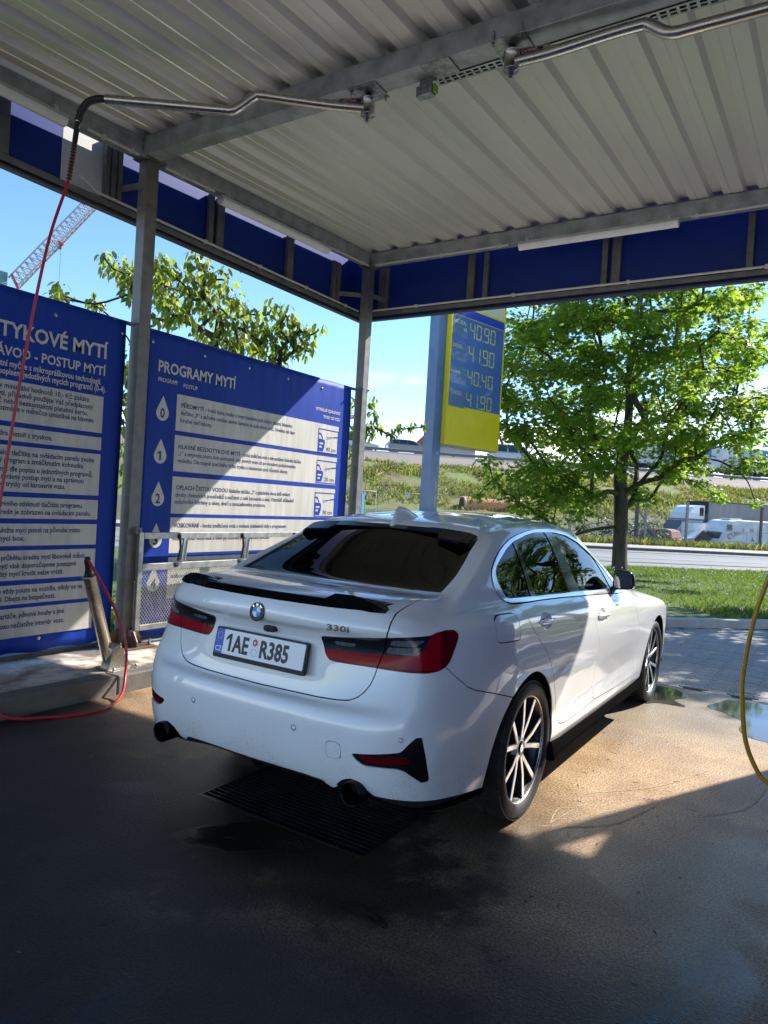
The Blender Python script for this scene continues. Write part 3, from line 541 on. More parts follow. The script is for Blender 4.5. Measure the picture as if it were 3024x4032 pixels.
# ---------------------------------------------------------------- litter on the wet floor
rng_ = random.Random(5); mb = MB()
for i in range(420):
    if i < 300: x, y = rng_.uniform(-2.1, 2.6), rng_.uniform(-3.0, 3.3)
    else: x, y = rng_.uniform(.8, 2.6), rng_.uniform(-2.6, 1.8)
    L_ = rng_.choice((.006, .007, .009, .012, .016, .028)) ; w_ = L_ * rng_.uniform(.25, .6) if L_ < .012 else .003; a = rng_.uniform(0, 6.28); T = Matrix.Translation((x, y, .001)) @ Matrix.Rotation(a, 4, 'Z')
    mb.add([T @ Vector(v) for v in ((-L_, 0, 0), (0, -w_, .001), (L_, 0, .001 + .15 * L_), (0, w_, .002))], [(0, 1, 2, 3)], 0 if rng_.random() < .75 else 1)
o = mb.build('leaf_litter', [mat('dark_litter', (.02, .016, .012), .7), mat('pale_litter', (.28, .20, .10), .7)]); o['kind'] = 'stuff'
# ---- car body surface (numpy)
import numpy as np
CARGRID = [
[(0,-0.93,0.29),(0,-1.035,0.365),(0,-1.068,0.47),(0,-1.078,0.58),(0,-1.062,0.658),(0,-1,0.678),(0,-0.985,0.76),(0,-0.975,0.9),(0,-0.992,0.945),(0,-1.03,0.985),(0,-1.015,1.06),(0,-0.985,1.095),(0,-0.78,1.118),(0,-0.505,1.125),(0,-0.33,1.21),(0,-0.12,1.315),(0,0.07,1.4),(0,0.35,1.448),(0,0.6,1.465)],
[(0.3,-0.925,0.29),(0.3,-1.03,0.365),(0.3,-1.063,0.47),(0.3,-1.072,0.58),(0.3,-1.056,0.658),(0.3,-0.995,0.679),(0.3,-0.98,0.76),(0.3,-0.965,0.9),(0.3,-0.98,0.945),(0.3,-1.018,0.985),(0.3,-1,1.055),(0.3,-0.972,1.09),(0.29,-0.77,1.116),(0.29,-0.502,1.123),(0.285,-0.325,1.207),(0.28,-0.115,1.31),(0.275,0.065,1.393),(0.2,0.36,1.445),(0,0.62,1.466)],
[(0.56,-0.9,0.26),(0.57,-1,0.35),(0.575,-1.035,0.47),(0.575,-1.045,0.58),(0.575,-1.028,0.66),(0.575,-0.978,0.695),(0.575,-0.95,0.77),(0.575,-0.93,0.9),(0.575,-0.94,0.945),(0.575,-0.965,0.985),(0.575,-0.945,1.045),(0.57,-0.915,1.075),(0.56,-0.73,1.107),(0.56,-0.495,1.12),(0.545,-0.31,1.2),(0.53,-0.1,1.295),(0.515,0.045,1.37),(0.36,0.37,1.433),(0,0.66,1.468)],
[(0.73,-0.82,0.24),(0.737,-0.92,0.31),(0.742,-0.955,0.45),(0.744,-0.963,0.57),(0.742,-0.953,0.66),(0.742,-0.932,0.715),(0.734,-0.905,0.78),(0.732,-0.87,0.89),(0.727,-0.865,0.94),(0.712,-0.865,0.99),(0.692,-0.85,1.035),(0.67,-0.825,1.055),(0.655,-0.67,1.094),(0.635,-0.49,1.118),(0.605,-0.29,1.2),(0.572,-0.085,1.292),(0.545,0.06,1.362),(0.4,0.39,1.428),(0,0.7,1.47)],
[(0.82,-0.7,0.235),(0.822,-0.79,0.285),(0.832,-0.81,0.43),(0.838,-0.812,0.56),(0.832,-0.805,0.65),(0.824,-0.8,0.72),(0.816,-0.785,0.79),(0.804,-0.765,0.885),(0.794,-0.76,0.935),(0.776,-0.755,0.985),(0.749,-0.74,1.018),(0.725,-0.72,1.035),(0.698,-0.61,1.069),(0.675,-0.475,1.114),(0.637,-0.25,1.21),(0.598,-0.045,1.3),(0.565,0.09,1.362),(0.42,0.42,1.428),(0,0.75,1.472)],
[(0.83,-0.56,0.235),(0.868,-0.6,0.28),(0.882,-0.6,0.42),(0.889,-0.6,0.56),(0.885,-0.6,0.65),(0.88,-0.59,0.72),(0.873,-0.59,0.8),(0.865,-0.58,0.885),(0.853,-0.58,0.94),(0.832,-0.57,0.995),(0.795,-0.56,1.033),(0.75,-0.54,1.05),(0.723,-0.49,1.079),(0.7,-0.42,1.129),(0.66,-0.18,1.23),(0.617,0.02,1.315),(0.577,0.16,1.372),(0.43,0.47,1.438),(0,0.8,1.474)],
[(0.83,-0.35,0.235),(0.89,-0.35,0.28),(0.905,-0.35,0.42),(0.912,-0.35,0.55),(0.913,-0.35,0.64),(0.912,-0.35,0.72),(0.908,-0.35,0.8),(0.9,-0.35,0.88),(0.89,-0.35,0.94),(0.872,-0.35,1),(0.838,-0.35,1.038),(0.77,-0.33,1.055),(0.753,-0.28,1.079),(0.735,-0.22,1.134),(0.68,-0.02,1.245),(0.63,0.16,1.33),(0.585,0.28,1.388),(0.44,0.55,1.445),(0,0.88,1.477)],
[(0.82,0,0.235),(0.89,0,0.28),(0.905,0,0.42),(0.913,0,0.55),(0.915,0,0.65),(0.914,0,0.73),(0.91,0,0.8),(0.903,0,0.87),(0.893,0,0.93),(0.875,0,0.99),(0.845,0,1.035),(0.805,0.02,1.065),(0.79,0.05,1.08),(0.775,0.09,1.105),(0.715,0.24,1.225),(0.655,0.37,1.325),(0.595,0.46,1.402),(0.44,0.68,1.45),(0,0.97,1.479)],
[(0.8,0.42,0.21),(0.88,0.42,0.255),(0.897,0.42,0.34),(0.893,0.42,0.42),(0.905,0.42,0.55),(0.912,0.42,0.65),(0.913,0.42,0.74),(0.909,0.42,0.82),(0.9,0.42,0.88),(0.888,0.42,0.94),(0.858,0.42,1),(0.818,0.44,1.045),(0.805,0.46,1.055),(0.795,0.48,1.07),(0.74,0.56,1.19),(0.675,0.64,1.31),(0.605,0.7,1.408),(0.445,0.85,1.455),(0,1.08,1.48)],
[(0.8,0.95,0.21),(0.88,0.95,0.255),(0.897,0.95,0.33),(0.888,0.95,0.41),(0.898,0.95,0.53),(0.908,0.95,0.63),(0.912,0.95,0.72),(0.91,0.95,0.8),(0.902,0.95,0.86),(0.89,0.95,0.915),(0.86,0.95,0.98),(0.822,0.95,1.028),(0.81,0.955,1.037),(0.8,0.96,1.05),(0.745,1,1.18),(0.68,1.03,1.31),(0.605,1.06,1.408),(0.445,1.1,1.458),(0,1.2,1.48)],
[(0.8,1.5,0.21),(0.88,1.5,0.255),(0.897,1.5,0.33),(0.887,1.5,0.4),(0.895,1.5,0.52),(0.905,1.5,0.62),(0.91,1.5,0.71),(0.908,1.5,0.785),(0.9,1.5,0.845),(0.889,1.5,0.9),(0.86,1.5,0.965),(0.82,1.5,1.012),(0.808,1.505,1.02),(0.798,1.51,1.035),(0.745,1.47,1.16),(0.68,1.44,1.28),(0.6,1.41,1.385),(0.43,1.38,1.435),(0,1.38,1.462)],
[(0.8,2.05,0.21),(0.88,2.05,0.255),(0.895,2.05,0.34),(0.888,2.05,0.41),(0.895,2.05,0.53),(0.902,2.05,0.62),(0.908,2.05,0.7),(0.906,2.05,0.77),(0.9,2.05,0.825),(0.89,2.05,0.874),(0.862,2.05,0.933),(0.82,2.02,0.981),(0.805,2,1.01),(0.778,1.94,1.034),(0.723,1.83,1.134),(0.653,1.73,1.239),(0.567,1.63,1.337),(0.4,1.56,1.41),(0,1.5,1.453)],
[(0.82,2.42,0.235),(0.885,2.42,0.28),(0.898,2.42,0.38),(0.9,2.42,0.48),(0.903,2.42,0.57),(0.907,2.42,0.65),(0.909,2.42,0.72),(0.906,2.42,0.78),(0.9,2.42,0.822),(0.886,2.42,0.858),(0.848,2.42,0.887),(0.79,2.4,0.927),(0.74,2.33,0.965),(0.688,2.19,1.014),(0.643,2.02,1.104),(0.588,1.87,1.204),(0.512,1.71,1.322),(0.36,1.64,1.39),(0,1.58,1.44)],
[(0.82,2.85,0.235),(0.89,2.85,0.28),(0.905,2.85,0.38),(0.91,2.85,0.49),(0.912,2.85,0.58),(0.913,2.85,0.65),(0.912,2.85,0.71),(0.91,2.85,0.77),(0.905,2.85,0.807),(0.889,2.85,0.838),(0.843,2.85,0.862),(0.75,2.8,0.897),(0.66,2.6,0.94),(0.58,2.4,0.995),(0.54,2.14,1.09),(0.49,1.95,1.2),(0.42,1.76,1.34),(0.28,1.7,1.385),(0,1.63,1.428)],
[(0.83,3.22,0.24),(0.88,3.22,0.28),(0.893,3.22,0.38),(0.897,3.22,0.49),(0.9,3.22,0.57),(0.902,3.22,0.63),(0.903,3.22,0.69),(0.9,3.22,0.74),(0.89,3.22,0.772),(0.868,3.22,0.799),(0.808,3.2,0.824),(0.69,3.1,0.855),(0.56,2.82,0.92),(0.45,2.46,0.99),(0.42,2.2,1.085),(0.38,2,1.2),(0.32,1.79,1.35),(0.2,1.75,1.385),(0,1.67,1.418)],
[(0.74,3.4,0.22),(0.78,3.44,0.26),(0.79,3.45,0.4),(0.79,3.45,0.5),(0.79,3.44,0.57),(0.785,3.43,0.63),(0.78,3.42,0.68),(0.77,3.4,0.72),(0.755,3.37,0.75),(0.73,3.34,0.78),(0.69,3.28,0.79),(0.6,3.16,0.845),(0.46,2.88,0.925),(0.32,2.5,0.987),(0.3,2.24,1.08),(0.27,2.03,1.2),(0.22,1.81,1.356),(0.13,1.78,1.383),(0,1.71,1.408)],
[(0.43,3.52,0.2),(0.45,3.58,0.25),(0.45,3.6,0.4),(0.45,3.6,0.5),(0.45,3.595,0.57),(0.45,3.585,0.63),(0.45,3.57,0.68),(0.44,3.55,0.72),(0.44,3.52,0.745),(0.43,3.48,0.77),(0.41,3.38,0.78),(0.36,3.2,0.835),(0.27,2.9,0.925),(0.17,2.53,0.985),(0.16,2.26,1.08),(0.14,2.05,1.2),(0.11,1.825,1.36),(0.07,1.8,1.381),(0,1.745,1.4)],
[(0,3.55,0.2),(0,3.62,0.25),(0,3.64,0.4),(0,3.64,0.5),(0,3.635,0.57),(0,3.62,0.63),(0,3.6,0.68),(0,3.58,0.72),(0,3.55,0.745),(0,3.5,0.77),(0,3.4,0.78),(0,3.22,0.835),(0,2.92,0.925),(0,2.54,0.985),(0,2.27,1.08),(0,2.06,1.2),(0,1.83,1.362),(0,1.815,1.38),(0,1.775,1.393)],
]
def akima(P, k, ends=None):
    """P (n,m,3): interpolate along axis 0, k samples per span (chord-length knots per curve)."""
    n = P.shape[0]
    d = np.linalg.norm(np.diff(P, axis=0), axis=-1) + 1e-4
    h = d[..., None]
    s = np.diff(P, axis=0) / h
    if ends == 'sym':      # mirrored ends (x flips)
        f = np.array([-1, 1, 1.])
        def mir(a): return -a * f
        s_ = np.concatenate([mir(s[1:2]), mir(s[0:1]), s, mir(s[-1:]), mir(s[-2:-1])], 0)
    else:
        a = 2 * s[0:1] - s[1:2]; b = 2 * s[-1:] - s[-2:-1]
        s_ = np.concatenate([2 * a - s[0:1], a, s, b, 2 * b - s[-1:]], 0)
    dm = np.linalg.norm(np.diff(s_, axis=0), axis=-1)[..., None]   # n+2
    w1 = dm[2:] ; w2 = dm[:-2]                                     # for node i: |s_{i+1}-s_i|, |s_{i-1}-s_{i-2}|
    w1 = w1[:n] + 1e-3; w2 = w2[:n] + 1e-3
    t = (w1 * s_[1:n + 1] + w2 * s_[2:n + 2]) / (w1 + w2)
    out = []
    for i in range(n - 1):
        for j in range(k):
            u = j / k
            h00 = 2 * u**3 - 3 * u**2 + 1; h10 = u**3 - 2 * u**2 + u; h01 = -2 * u**3 + 3 * u**2; h11 = u**3 - u**2
            out.append(h00 * P[i] + h10 * h[i] * t[i] + h01 * P[i + 1] + h11 * h[i] * t[i + 1])
    out.append(P[-1])
    return np.array(out)
def body_grid(kc=14, kr=10, smooth=3):
    G = np.array(CARGRID, float)                 # cols, rows, 3
    G = akima(G, kc, 'sym')
    G = np.swapaxes(akima(np.swapaxes(G, 0, 1), kr), 0, 1)
    G[0, :, 0] = 0; G[-1, :, 0] = 0; G[:, -1, 0] = 0
    for _ in range(smooth):
        f = np.array([-1, 1, 1.])
        E = np.concatenate([G[1:2] * f, G, G[-2:-1] * f], 0)
        G = .5 * G + .25 * (E[:-2] + E[2:])
        G[:, 1:-1] = .5 * G[:, 1:-1] + .25 * (G[:, :-2] + G[:, 2:])
        G[0, :, 0] = 0; G[-1, :, 0] = 0; G[:, -1, 0] = 0
    # pressed creases along the flanks: a sharp shoulder line through the handles and a hollow above the sill
    X, Y, Z = G[..., 0], G[..., 1], G[..., 2]
    side = np.clip((X - .70) / .08, 0, 1)
    zc = np.interp(Y, (-.75, -.3, .3, 1.0, 1.8, 2.4, 2.9), (1.0, .992, .985, .950, .915, .885, .87)); am = np.interp(Y, (-.72, -.5, 2.2, 2.75), (0, .0065, .0055, 0))
    d = (Z - zc) / np.where(Z > zc, .055, .085); G[..., 0] += side * am * np.clip(1 - np.abs(d), 0, 1)
    zl = np.interp(Y, (.40, .7, 1.5, 2.35), (.40, .44, .445, .46)); al = np.interp(Y, (.45, .75, 1.9, 2.38), (0, .011, .009, 0))
    d = (Z - zl) / np.where(Z > zl, .16, .055); G[..., 0] -= side * al * np.clip(1 - np.abs(d), 0, 1) ** 1.0
    return G
def body_mesh(G):
    nc, nr = G.shape[:2]
    V = G.reshape(-1, 3)
    idx = np.arange(nc * nr).reshape(nc, nr)
    a = idx[:-1, :-1].ravel(); b = idx[1:, :-1].ravel(); c = idx[1:, 1:].ravel(); d = idx[:-1, 1:].ravel()
    F = np.concatenate([np.stack([a, b, c], 1), np.stack([a, c, d], 1)])
    # mirror
    V2 = V * [-1, 1, 1]
    mid = V[:, 0] < 1e-9
    m = np.arange(len(V)); n = len(V)
    mp = np.where(mid, m, n + m)
    VV = np.concatenate([V, V2]); FF = np.concatenate([F, mp[F][:, ::-1]])
    FF = FF[(FF[:, 0] != FF[:, 1]) & (FF[:, 1] != FF[:, 2]) & (FF[:, 0] != FF[:, 2])]
    used = np.unique(FF); re = -np.ones(len(VV), int); re[used] = np.arange(len(used))
    return VV[used], re[FF]
# ---------------------------------------------------------------- cutting a triangle surface along outlines
def sdf(P, poly):
    """signed distance of points (n,2) to a closed polygon, negative inside"""
    poly = np.asarray(poly, float); a = poly; b = np.roll(poly, -1, 0); out = np.full(len(P), 1e9); ins = np.zeros(len(P), bool)
    for p, q in zip(a, b):
        e = q - p; w_ = P - p; t = np.clip((w_ @ e) / (e @ e + 1e-12), 0, 1); d = w_ - t[:, None] * e
        out = np.minimum(out, (d * d).sum(1))
        c = (p[1] <= P[:, 1]) != (q[1] <= P[:, 1])
        with np.errstate(divide='ignore', invalid='ignore'): xx = p[0] + (P[:, 1] - p[1]) / (q[1] - p[1]) * e[0]
        ins ^= c & (P[:, 0] < xx)
    return np.where(ins, -1, 1) * np.sqrt(out)
def compact(V, F, N):
    u = np.unique(F); r = -np.ones(len(V), int); r[u] = np.arange(len(u)); return V[u], r[F], N[u]
def split(m, f):
    V, F, N = m
    f = np.where(np.abs(f) < 1e-7, 1e-7, f); s = f[F] > 0; c = s.sum(1)
    fi = [F[c == 0]]; fo = [F[c == 3]]; VV = [V]; NN = [N]; n = len(V)
    for cnt in (1, 2):
        T = F[c == cnt]
        if not len(T): continue
        st = s[c == cnt]; lone = st.argmax(1) if cnt == 1 else (~st).argmax(1)
        i = np.arange(len(T)); a, b, d = T[i, lone], T[i, (lone + 1) % 3], T[i, (lone + 2) % 3]
        def cut(p, q):
            lo, hi = np.minimum(p, q), np.maximum(p, q); t = (f[lo] / (f[lo] - f[hi]))[:, None]
            return V[lo] + (V[hi] - V[lo]) * t, N[lo] + (N[hi] - N[lo]) * t
        v1, n1 = cut(a, b); v2, n2 = cut(a, d); k = len(T)
        VV += [v1, v2]; NN += [n1, n2]; ab = n + np.arange(k); ad = ab + k; n += 2 * k
        lf = np.stack([a, ab, ad], 1); qf = np.concatenate([np.stack([ab, b, d], 1), np.stack([ab, d, ad], 1)])
        (fo if cnt == 1 else fi).append(lf); (fi if cnt == 1 else fo).append(qf)
    VV = np.concatenate(VV); NN = np.concatenate(NN)
    # weld the cut points
    key = np.round(VV * 2e5).astype(np.int64); _, first, inv = np.unique(key, axis=0, return_index=True, return_inverse=True); inv = inv.ravel()
    VV, NN = VV[first], NN[first]
    res = []
    for L_ in (fi, fo):
        Ff = inv[np.concatenate(L_)] if len(L_) else np.zeros((0, 3), int)
        Ff = Ff[(Ff[:, 0] != Ff[:, 1]) & (Ff[:, 1] != Ff[:, 2]) & (Ff[:, 0] != Ff[:, 2])]
        res.append(compact(VV, Ff, NN) if len(Ff) else (np.zeros((0, 3)), np.zeros((0, 3), int), np.zeros((0, 3))))
    return res
def vnormals(V, F):
    n = np.cross(V[F[:, 1]] - V[F[:, 0]], V[F[:, 2]] - V[F[:, 0]]); N = np.zeros_like(V)
    for i in range(3): np.add.at(N, F[:, i], n)
    return N / (np.linalg.norm(N, axis=1, keepdims=True) + 1e-12)
def join(*ms):
    V = []; F = []; N = []; o = 0
    for a, b, c in ms:
        V.append(a); F.append(b + o); N.append(c); o += len(a)
    return np.concatenate(V), np.concatenate(F), np.concatenate(N)
def off(m, d): return (m[0] + m[2] * d, m[1], m[2])
def half(m, s):
    """faces on one side of the car"""
    c = m[0][m[1]][:, :, 0].mean(1); F = m[1][(c * s) > 0]; return compact(m[0], F, m[2])
def put(name, m, mt, parent, thick=0., **kw):
    V, F, N = m
    if not len(F): print('EMPTY', name); return None
    if thick:      # a real shell: outer face, inner face and the rim between them
        e = np.concatenate([F[:, [0, 1]], F[:, [1, 2]], F[:, [2, 0]]]); k = np.sort(e, 1); kk = k[:, 0] * (len(V) + 1) + k[:, 1]
        _, i, cnt = np.unique(kk, return_index=True, return_counts=True); be = e[i[cnt == 1]]; n = len(V)
        W = V - N * thick
        RF = np.concatenate([np.stack([be[:, 1], be[:, 0], n + be[:, 0]], 1), np.stack([be[:, 1], n + be[:, 0], n + be[:, 1]], 1)])
        b0 = len(V) * 2
        # separate rim vertices keep the shading crisp
        ub = np.unique(be); r = -np.ones(n, int); r[ub] = np.arange(len(ub)); RV = np.concatenate([V[ub], W[ub]]); nb = len(ub)
        RF = np.concatenate([np.stack([r[be[:, 1]], r[be[:, 0]], nb + r[be[:, 0]]], 1), np.stack([r[be[:, 1]], nb + r[be[:, 0]], nb + r[be[:, 1]]], 1)])
        RN = vnormals(RV, RF)
        V, F, N = np.concatenate([V, W, RV]), np.concatenate([F, F[:, ::-1] + n, RF + b0]), np.concatenate([N, -N, RN])
    return mobj(name, V, F, mt, parent, True, N, **kw)
G_ = body_grid(); BV, BF = body_mesh(G_); BN = vnormals(BV, BF)
if (BN[np.abs(BV[:, 0]) > .8][:, 0] * BV[np.abs(BV[:, 0]) > .8][:, 0]).mean() < 0: BF = BF[:, ::-1]; BN = -BN
m0 = (BV, BF, BN)
ax = lambda m: np.abs(m[0][:, 0])
YZ = lambda m: m[0][:, 1:3]
XZ = lambda m: np.stack([ax(m), m[0][:, 2]], 1)
XY = lambda m: np.stack([ax(m), m[0][:, 1]], 1)
UZ = lambda m: np.stack([.8 * ax(m) + .6 * (m[0][:, 1] + 1), m[0][:, 2]], 1)
def uz(pts): return [(.8 * abs(x) + .6 * (y + 1), z) for x, y, z in pts]
def mask(f, cond, big=1.): return np.where(cond, f, big)
GAP = .0025
def panel(m, f):
    """cut a panel out with a real shut line round it -> panel, rest"""
    p, r = split(m, f(m) + GAP); _, r = split(r, f(r) - GAP); return p, r
# ---- outlines (car coordinates)
DLO = [(.889, 1.409), (.667, 1.405), (.502, 1.390), (.366, 1.372), (.26, 1.352), (.159, 1.325), (.066, 1.295), (-.009, 1.265), (-.059, 1.243), (-.123, 1.210), (-.160, 1.178), (-.180, 1.143), (-.175, 1.112), (-.157, 1.086), (-.14, 1.068), (-.118, 1.060), (-.09, 1.058), (.204, 1.051), (.562, 1.037), (.974, 1.017), (1.361, .998), (1.887, .968), (1.925, .985), (1.83, 1.08), (1.72, 1.167), (1.578, 1.257), (1.357, 1.338), (1.18, 1.388), (1.011, 1.408)]
DIN = [(.778, 1.389), (.636, 1.389), (.483, 1.374), (.279, 1.341), (.152, 1.306), (.001, 1.251), (-.070, 1.222), (-.112, 1.190), (-.128, 1.157), (-.126, 1.115), (-.107, 1.077), (.156, 1.069), (.586, 1.052), (.758, 1.046), (.994, 1.036), (1.474, 1.014), (1.80, .996), (1.84, 1.015), (1.70, 1.14), (1.53, 1.243), (1.331, 1.323), (1.136, 1.370), (.956, 1.387), (.83, 1.390)]
BPIL = [(.785, 1.45), (.789, 1.389), (.772, 1.212), (.788, 1.041), (.788, .98), (.96, .98), (.975, 1.036), (.930, 1.222), (.905, 1.389), (.905, 1.45)]
QDIV = [(.272, 1.40), (.270, 1.342), (.216, 1.216), (.165, 1.069), (.16, 1.02), (.215, 1.02), (.221, 1.068), (.266, 1.211), (.300, 1.345), (.303, 1.4)]
SAIL = [(1.52, 1.30), (1.555, 1.235), (1.66, 1.08), (1.69, .98), (2.2, .9), (2.1, 1.3)]
RWIN = [(0, -.537), (.3, -.525), (.55, -.508), (.615, -.498), (.604, -.327), (.582, -.2), (.558, -.092), (.541, .03), (.3, .06), (0, .068), (-.1, .068), (-.1, -.537)]
WIND = [(-.1, 2.50), (0, 2.50), (.3, 2.44), (.5, 2.33), (.61, 2.19), (.635, 2.08), (.49, 1.745), (.3, 1.80), (0, 1.835), (-.1, 1.835)]
ARCHR = catmull([(-.515, .10), (-.511, .292), (-.489, .396), (-.456, .488), (-.401, .576), (-.305, .659), (-.198, .708), (-.072, .731), (.033, .722), (.139, .676), (.226, .605), (.295, .512), (.329, .408), (.335, .295), (.335, .10)], 4)
ARCHF = catmull([(2.395, .10), (2.40, .33), (2.45, .43), (2.52, .53), (2.604, .62), (2.701, .685), (2.80, .712), (2.89, .714), (3.0, .68), (3.09, .60), (3.16, .5), (3.2, .38), (3.21, .10)], 4)
LAMP = uz([(.313, -.974, .934), (.43, -.966, .945), (.517, -.96, .955), (.612, -.94, .967), (.662, -.912, .972), (.719, -.863, .977), (.754, -.82, .981), (.764, -.793, .991), (.782, -.747, .997), (.799, -.705, .996), (.814, -.694, .980), (.819, -.706, .959), (.82, -.736, .918), (.818, -.767, .875), (.811, -.791, .855), (.797, -.82, .843), (.768, -.858, .838), (.706, -.898, .837), (.635, -.923, .838), (.572, -.936, .839), (.474, -.952, .838), (.388, -.963, .837), (.357, -.966, .841), (.336, -.965, .861), (.323, -.964, .897)])
SMOKE = uz([(.25, -.98, 1.05), (.62, -.94, 1.05), (.752, -.82, 1.0), (.754, -.82, .978), (.749, -.838, .958), (.742, -.852, .928), (.728, -.868, .908), (.696, -.889, .900), (.59, -.928, .893), (.468, -.948, .887), (.342, -.963, .883), (.25, -.97, .88)])
BOOT = [(-.1, .680), (0, .680), (.327, .684), (.42, .689), (.474, .696), (.512, .713), (.536, .736), (.557, .768), (.568, .80), (.576, .839), (.612, .955), (.623, 1.0), (.625, 1.05), (.621, 1.085), (.617, 1.12), (.615, 1.3), (-.1, 1.3)]
REFL = uz([(.543, -1.045, .511), (.727, -.975, .538), (.735, -.969, .545), (.754, -.954, .571), (.771, -.936, .592), (.777, -.929, .596), (.791, -.913, .594), (.804, -.898, .522), (.813, -.871, .422), (.81, -.873, .411), (.791, -.899, .412), (.782, -.912, .423), (.742, -.956, .463), (.719, -.974, .472), (.599, -1.03, .472), (.569, -1.038, .487)])
REFRED = uz([(.572, -1.036, .507), (.758, -.955, .520), (.762, -.950, .490), (.643, -1.012, .482), (.60, -1.03, .483)])
DOORR = [(-.101, 1.2), (-.101, 1.045), (-.085, 1.0), (-.044, .952), (.057, .867), (.148, .802), (.207, .737), (.277, .636), (.336, .53), (.380, .453), (.42, .39), (.47, .357), (.55, .347), (.821, .345), (1.135, .358), (1.10, .45), (1.103, .517), (1.112, .644), (1.104, .722), (1.054, .801), (1.0, .9), (.984, .971), (.912, 1.018), (.90, 1.2)]
DOORF = [(.90, 1.2), (.912, 1.018), (.984, .971), (1.0, .9), (1.054, .801), (1.104, .722), (1.112, .644), (1.103, .517), (1.10, .45), (1.135, .358), (1.5, .346), (2.166, .332), (2.136, .477), (2.175, .54), (2.201, .598), (2.195, .678), (2.135, .781), (2.069, .88), (1.887, .968), (1.90, 1.2)]
BUMP = [(-1.4, 0), (-1.4, .93), (-.86, .93), (-.79, .868), (-.728, .811), (-.669, .766), (-.62, .745), (-.483, .71), (-.301, .66), (-.25, .6), (-.25, 0)]
FUEL = catmull([(-.400, 1.026), (-.36, 1.034), (-.235, 1.031), (-.212, 1.024), (-.204, 1.008), (-.206, .978), (-.204, .93), (-.207, .916), (-.230, .910), (-.40, .918), (-.43, .925), (-.446, .946), (-.438, .99), (-.428, 1.014)], 3, True)
LOW = uz([(-.5, -1.03, .363), (.0, -1.03, .365), (.155, -1.03, .367), (.33, -1.03, .371), (.385, -1.025, .364), (.415, -1.01, .345), (.435, -1.0, .332), (.455, -1.0, .345), (.475, -1.02, .371), (.50, -1.025, .391), (.533, -1.025, .403), (.560, -1.02, .401), (.582, -1.012, .390), (.606, -.998, .363), (.628, -.984, .345), (.72, -.945, .340), (.82, -.85, .330), (.87, -.65, .315), (.884, -.50, .300), (.9, -.3, .295)])
LOW = [(-.6, .363)] + LOW + [(LOW[-1][0], -.3), (-.6, -.3)]
# ---- paints
M = {}
M['white'] = mat('white_paint', (.80, .80, .785), .32, spec=.5, coat=1., var=.012, scale=2)
_b = M['white'].node_tree.nodes['Principled BSDF']; _b.inputs['Coat Roughness'].default_value = .018; _b.inputs['Coat IOR'].default_value = 1.5
# dried water spots and road film low on the flanks
_n = M['white'].node_tree.nodes; _l = M['white'].node_tree.links
_t = _n.new('ShaderNodeTexCoord'); _s = _n.new('ShaderNodeSeparateXYZ'); _l.new(_t.outputs['Object'], _s.inputs[0])
_z = _n.new('ShaderNodeTexNoise'); _z.inputs['Scale'].default_value = 150; _z.inputs['Detail'].default_value = 3; _l.new(_t.outputs['Object'], _z.inputs[0]); _z2 = _n.new('ShaderNodeTexNoise'); _z2.inputs['Scale'].default_value = 7; _z2.inputs['Detail'].default_value = 5; _l.new(_t.outputs['Object'], _z2.inputs[0])
_h = _n.new('ShaderNodeMapRange'); _h.inputs[1].default_value = .58; _h.inputs[2].default_value = .24; _l.new(_s.outputs[2], _h.inputs[0])
_f = _n.new('ShaderNodeMath'); _f.operation = 'MULTIPLY'; _a = _n.new('ShaderNodeMapRange'); _a.inputs[1].default_value = .48; _a.inputs[2].default_value = .66; _l.new(_z.outputs[0], _a.inputs[0]); _l.new(_h.outputs[0], _f.inputs[0]); _l.new(_a.outputs[0], _f.inputs[1])
_g = _n.new('ShaderNodeMath'); _g.operation = 'MULTIPLY'; _a2 = _n.new('ShaderNodeMapRange'); _a2.inputs[1].default_value = .42; _a2.inputs[2].default_value = .62; _l.new(_z2.outputs[0], _a2.inputs[0]); _l.new(_f.outputs[0], _g.inputs[0]); _l.new(_a2.outputs[0], _g.inputs[1])
_x = _n.new('ShaderNodeMixRGB'); _x.inputs[2].default_value = (.36, .32, .26, 1); _l.new(_g.outputs[0], _x.inputs[0]); _l.new(_b.inputs['Base Color'].links[0].from_socket, _x.inputs[1]); _l.new(_x.outputs[0], _b.inputs['Base Color'])
M['black'] = mat('gloss_black', (.006, .006, .007), .12, spec=.35, coat=.2)
M['frit'] = mat('window_border_black', (.004, .004, .004), .12, spec=.18)
M['satin'] = mat('satin_black', (.006, .006, .006), .4, spec=0.)
M['darkchrome'] = mat('dark_chrome', (.07, .072, .078), .22, .6)
M['matt'] = mat('matt_black', (.012, .012, .012), .6)
M['liner'] = mat('dark_liner', (.008, .008, .008), .9, spec=.1)
M['chrome'] = mat('satin_aluminium', (.78, .79, .80), .20, 1.)
M['rglass'] = glass('tinted_window', (.030, .033, .034), 1.46)
M['bglass'] = glass('tinted_rear_window', (.010, .011, .011), 1.26)
M['fglass'] = glass('clear_window', (.62, .70, .66))
M['red'] = mat('red_lens', (.11, .001, .005), .16, coat=.08, spec=.15)
M['redlit'] = mat('bright_red_lens', (.27, .002, .008), .16, coat=.08, spec=.15)
M['smoke'] = mat('smoked_lens', (.010, .011, .013), .10, coat=.35)
M['clear'] = mat('grey_lens_element', (.10, .11, .12), .12, coat=1., var=.5, scale=60, stretch=(1, 1, .2))
M['rubber'] = mat('tyre_rubber', (.018, .017, .016), .62, var=.35, scale=14, bump=.25, bscale=120)
M['alloy'] = mat('machined_alloy', (.78, .77, .75), .30, .75)
M['alloydark'] = mat('dark_alloy', (.045, .046, .05), .35, .6)
M['disc'] = mat('brake_disc', (.12, .115, .11), .45, .8)
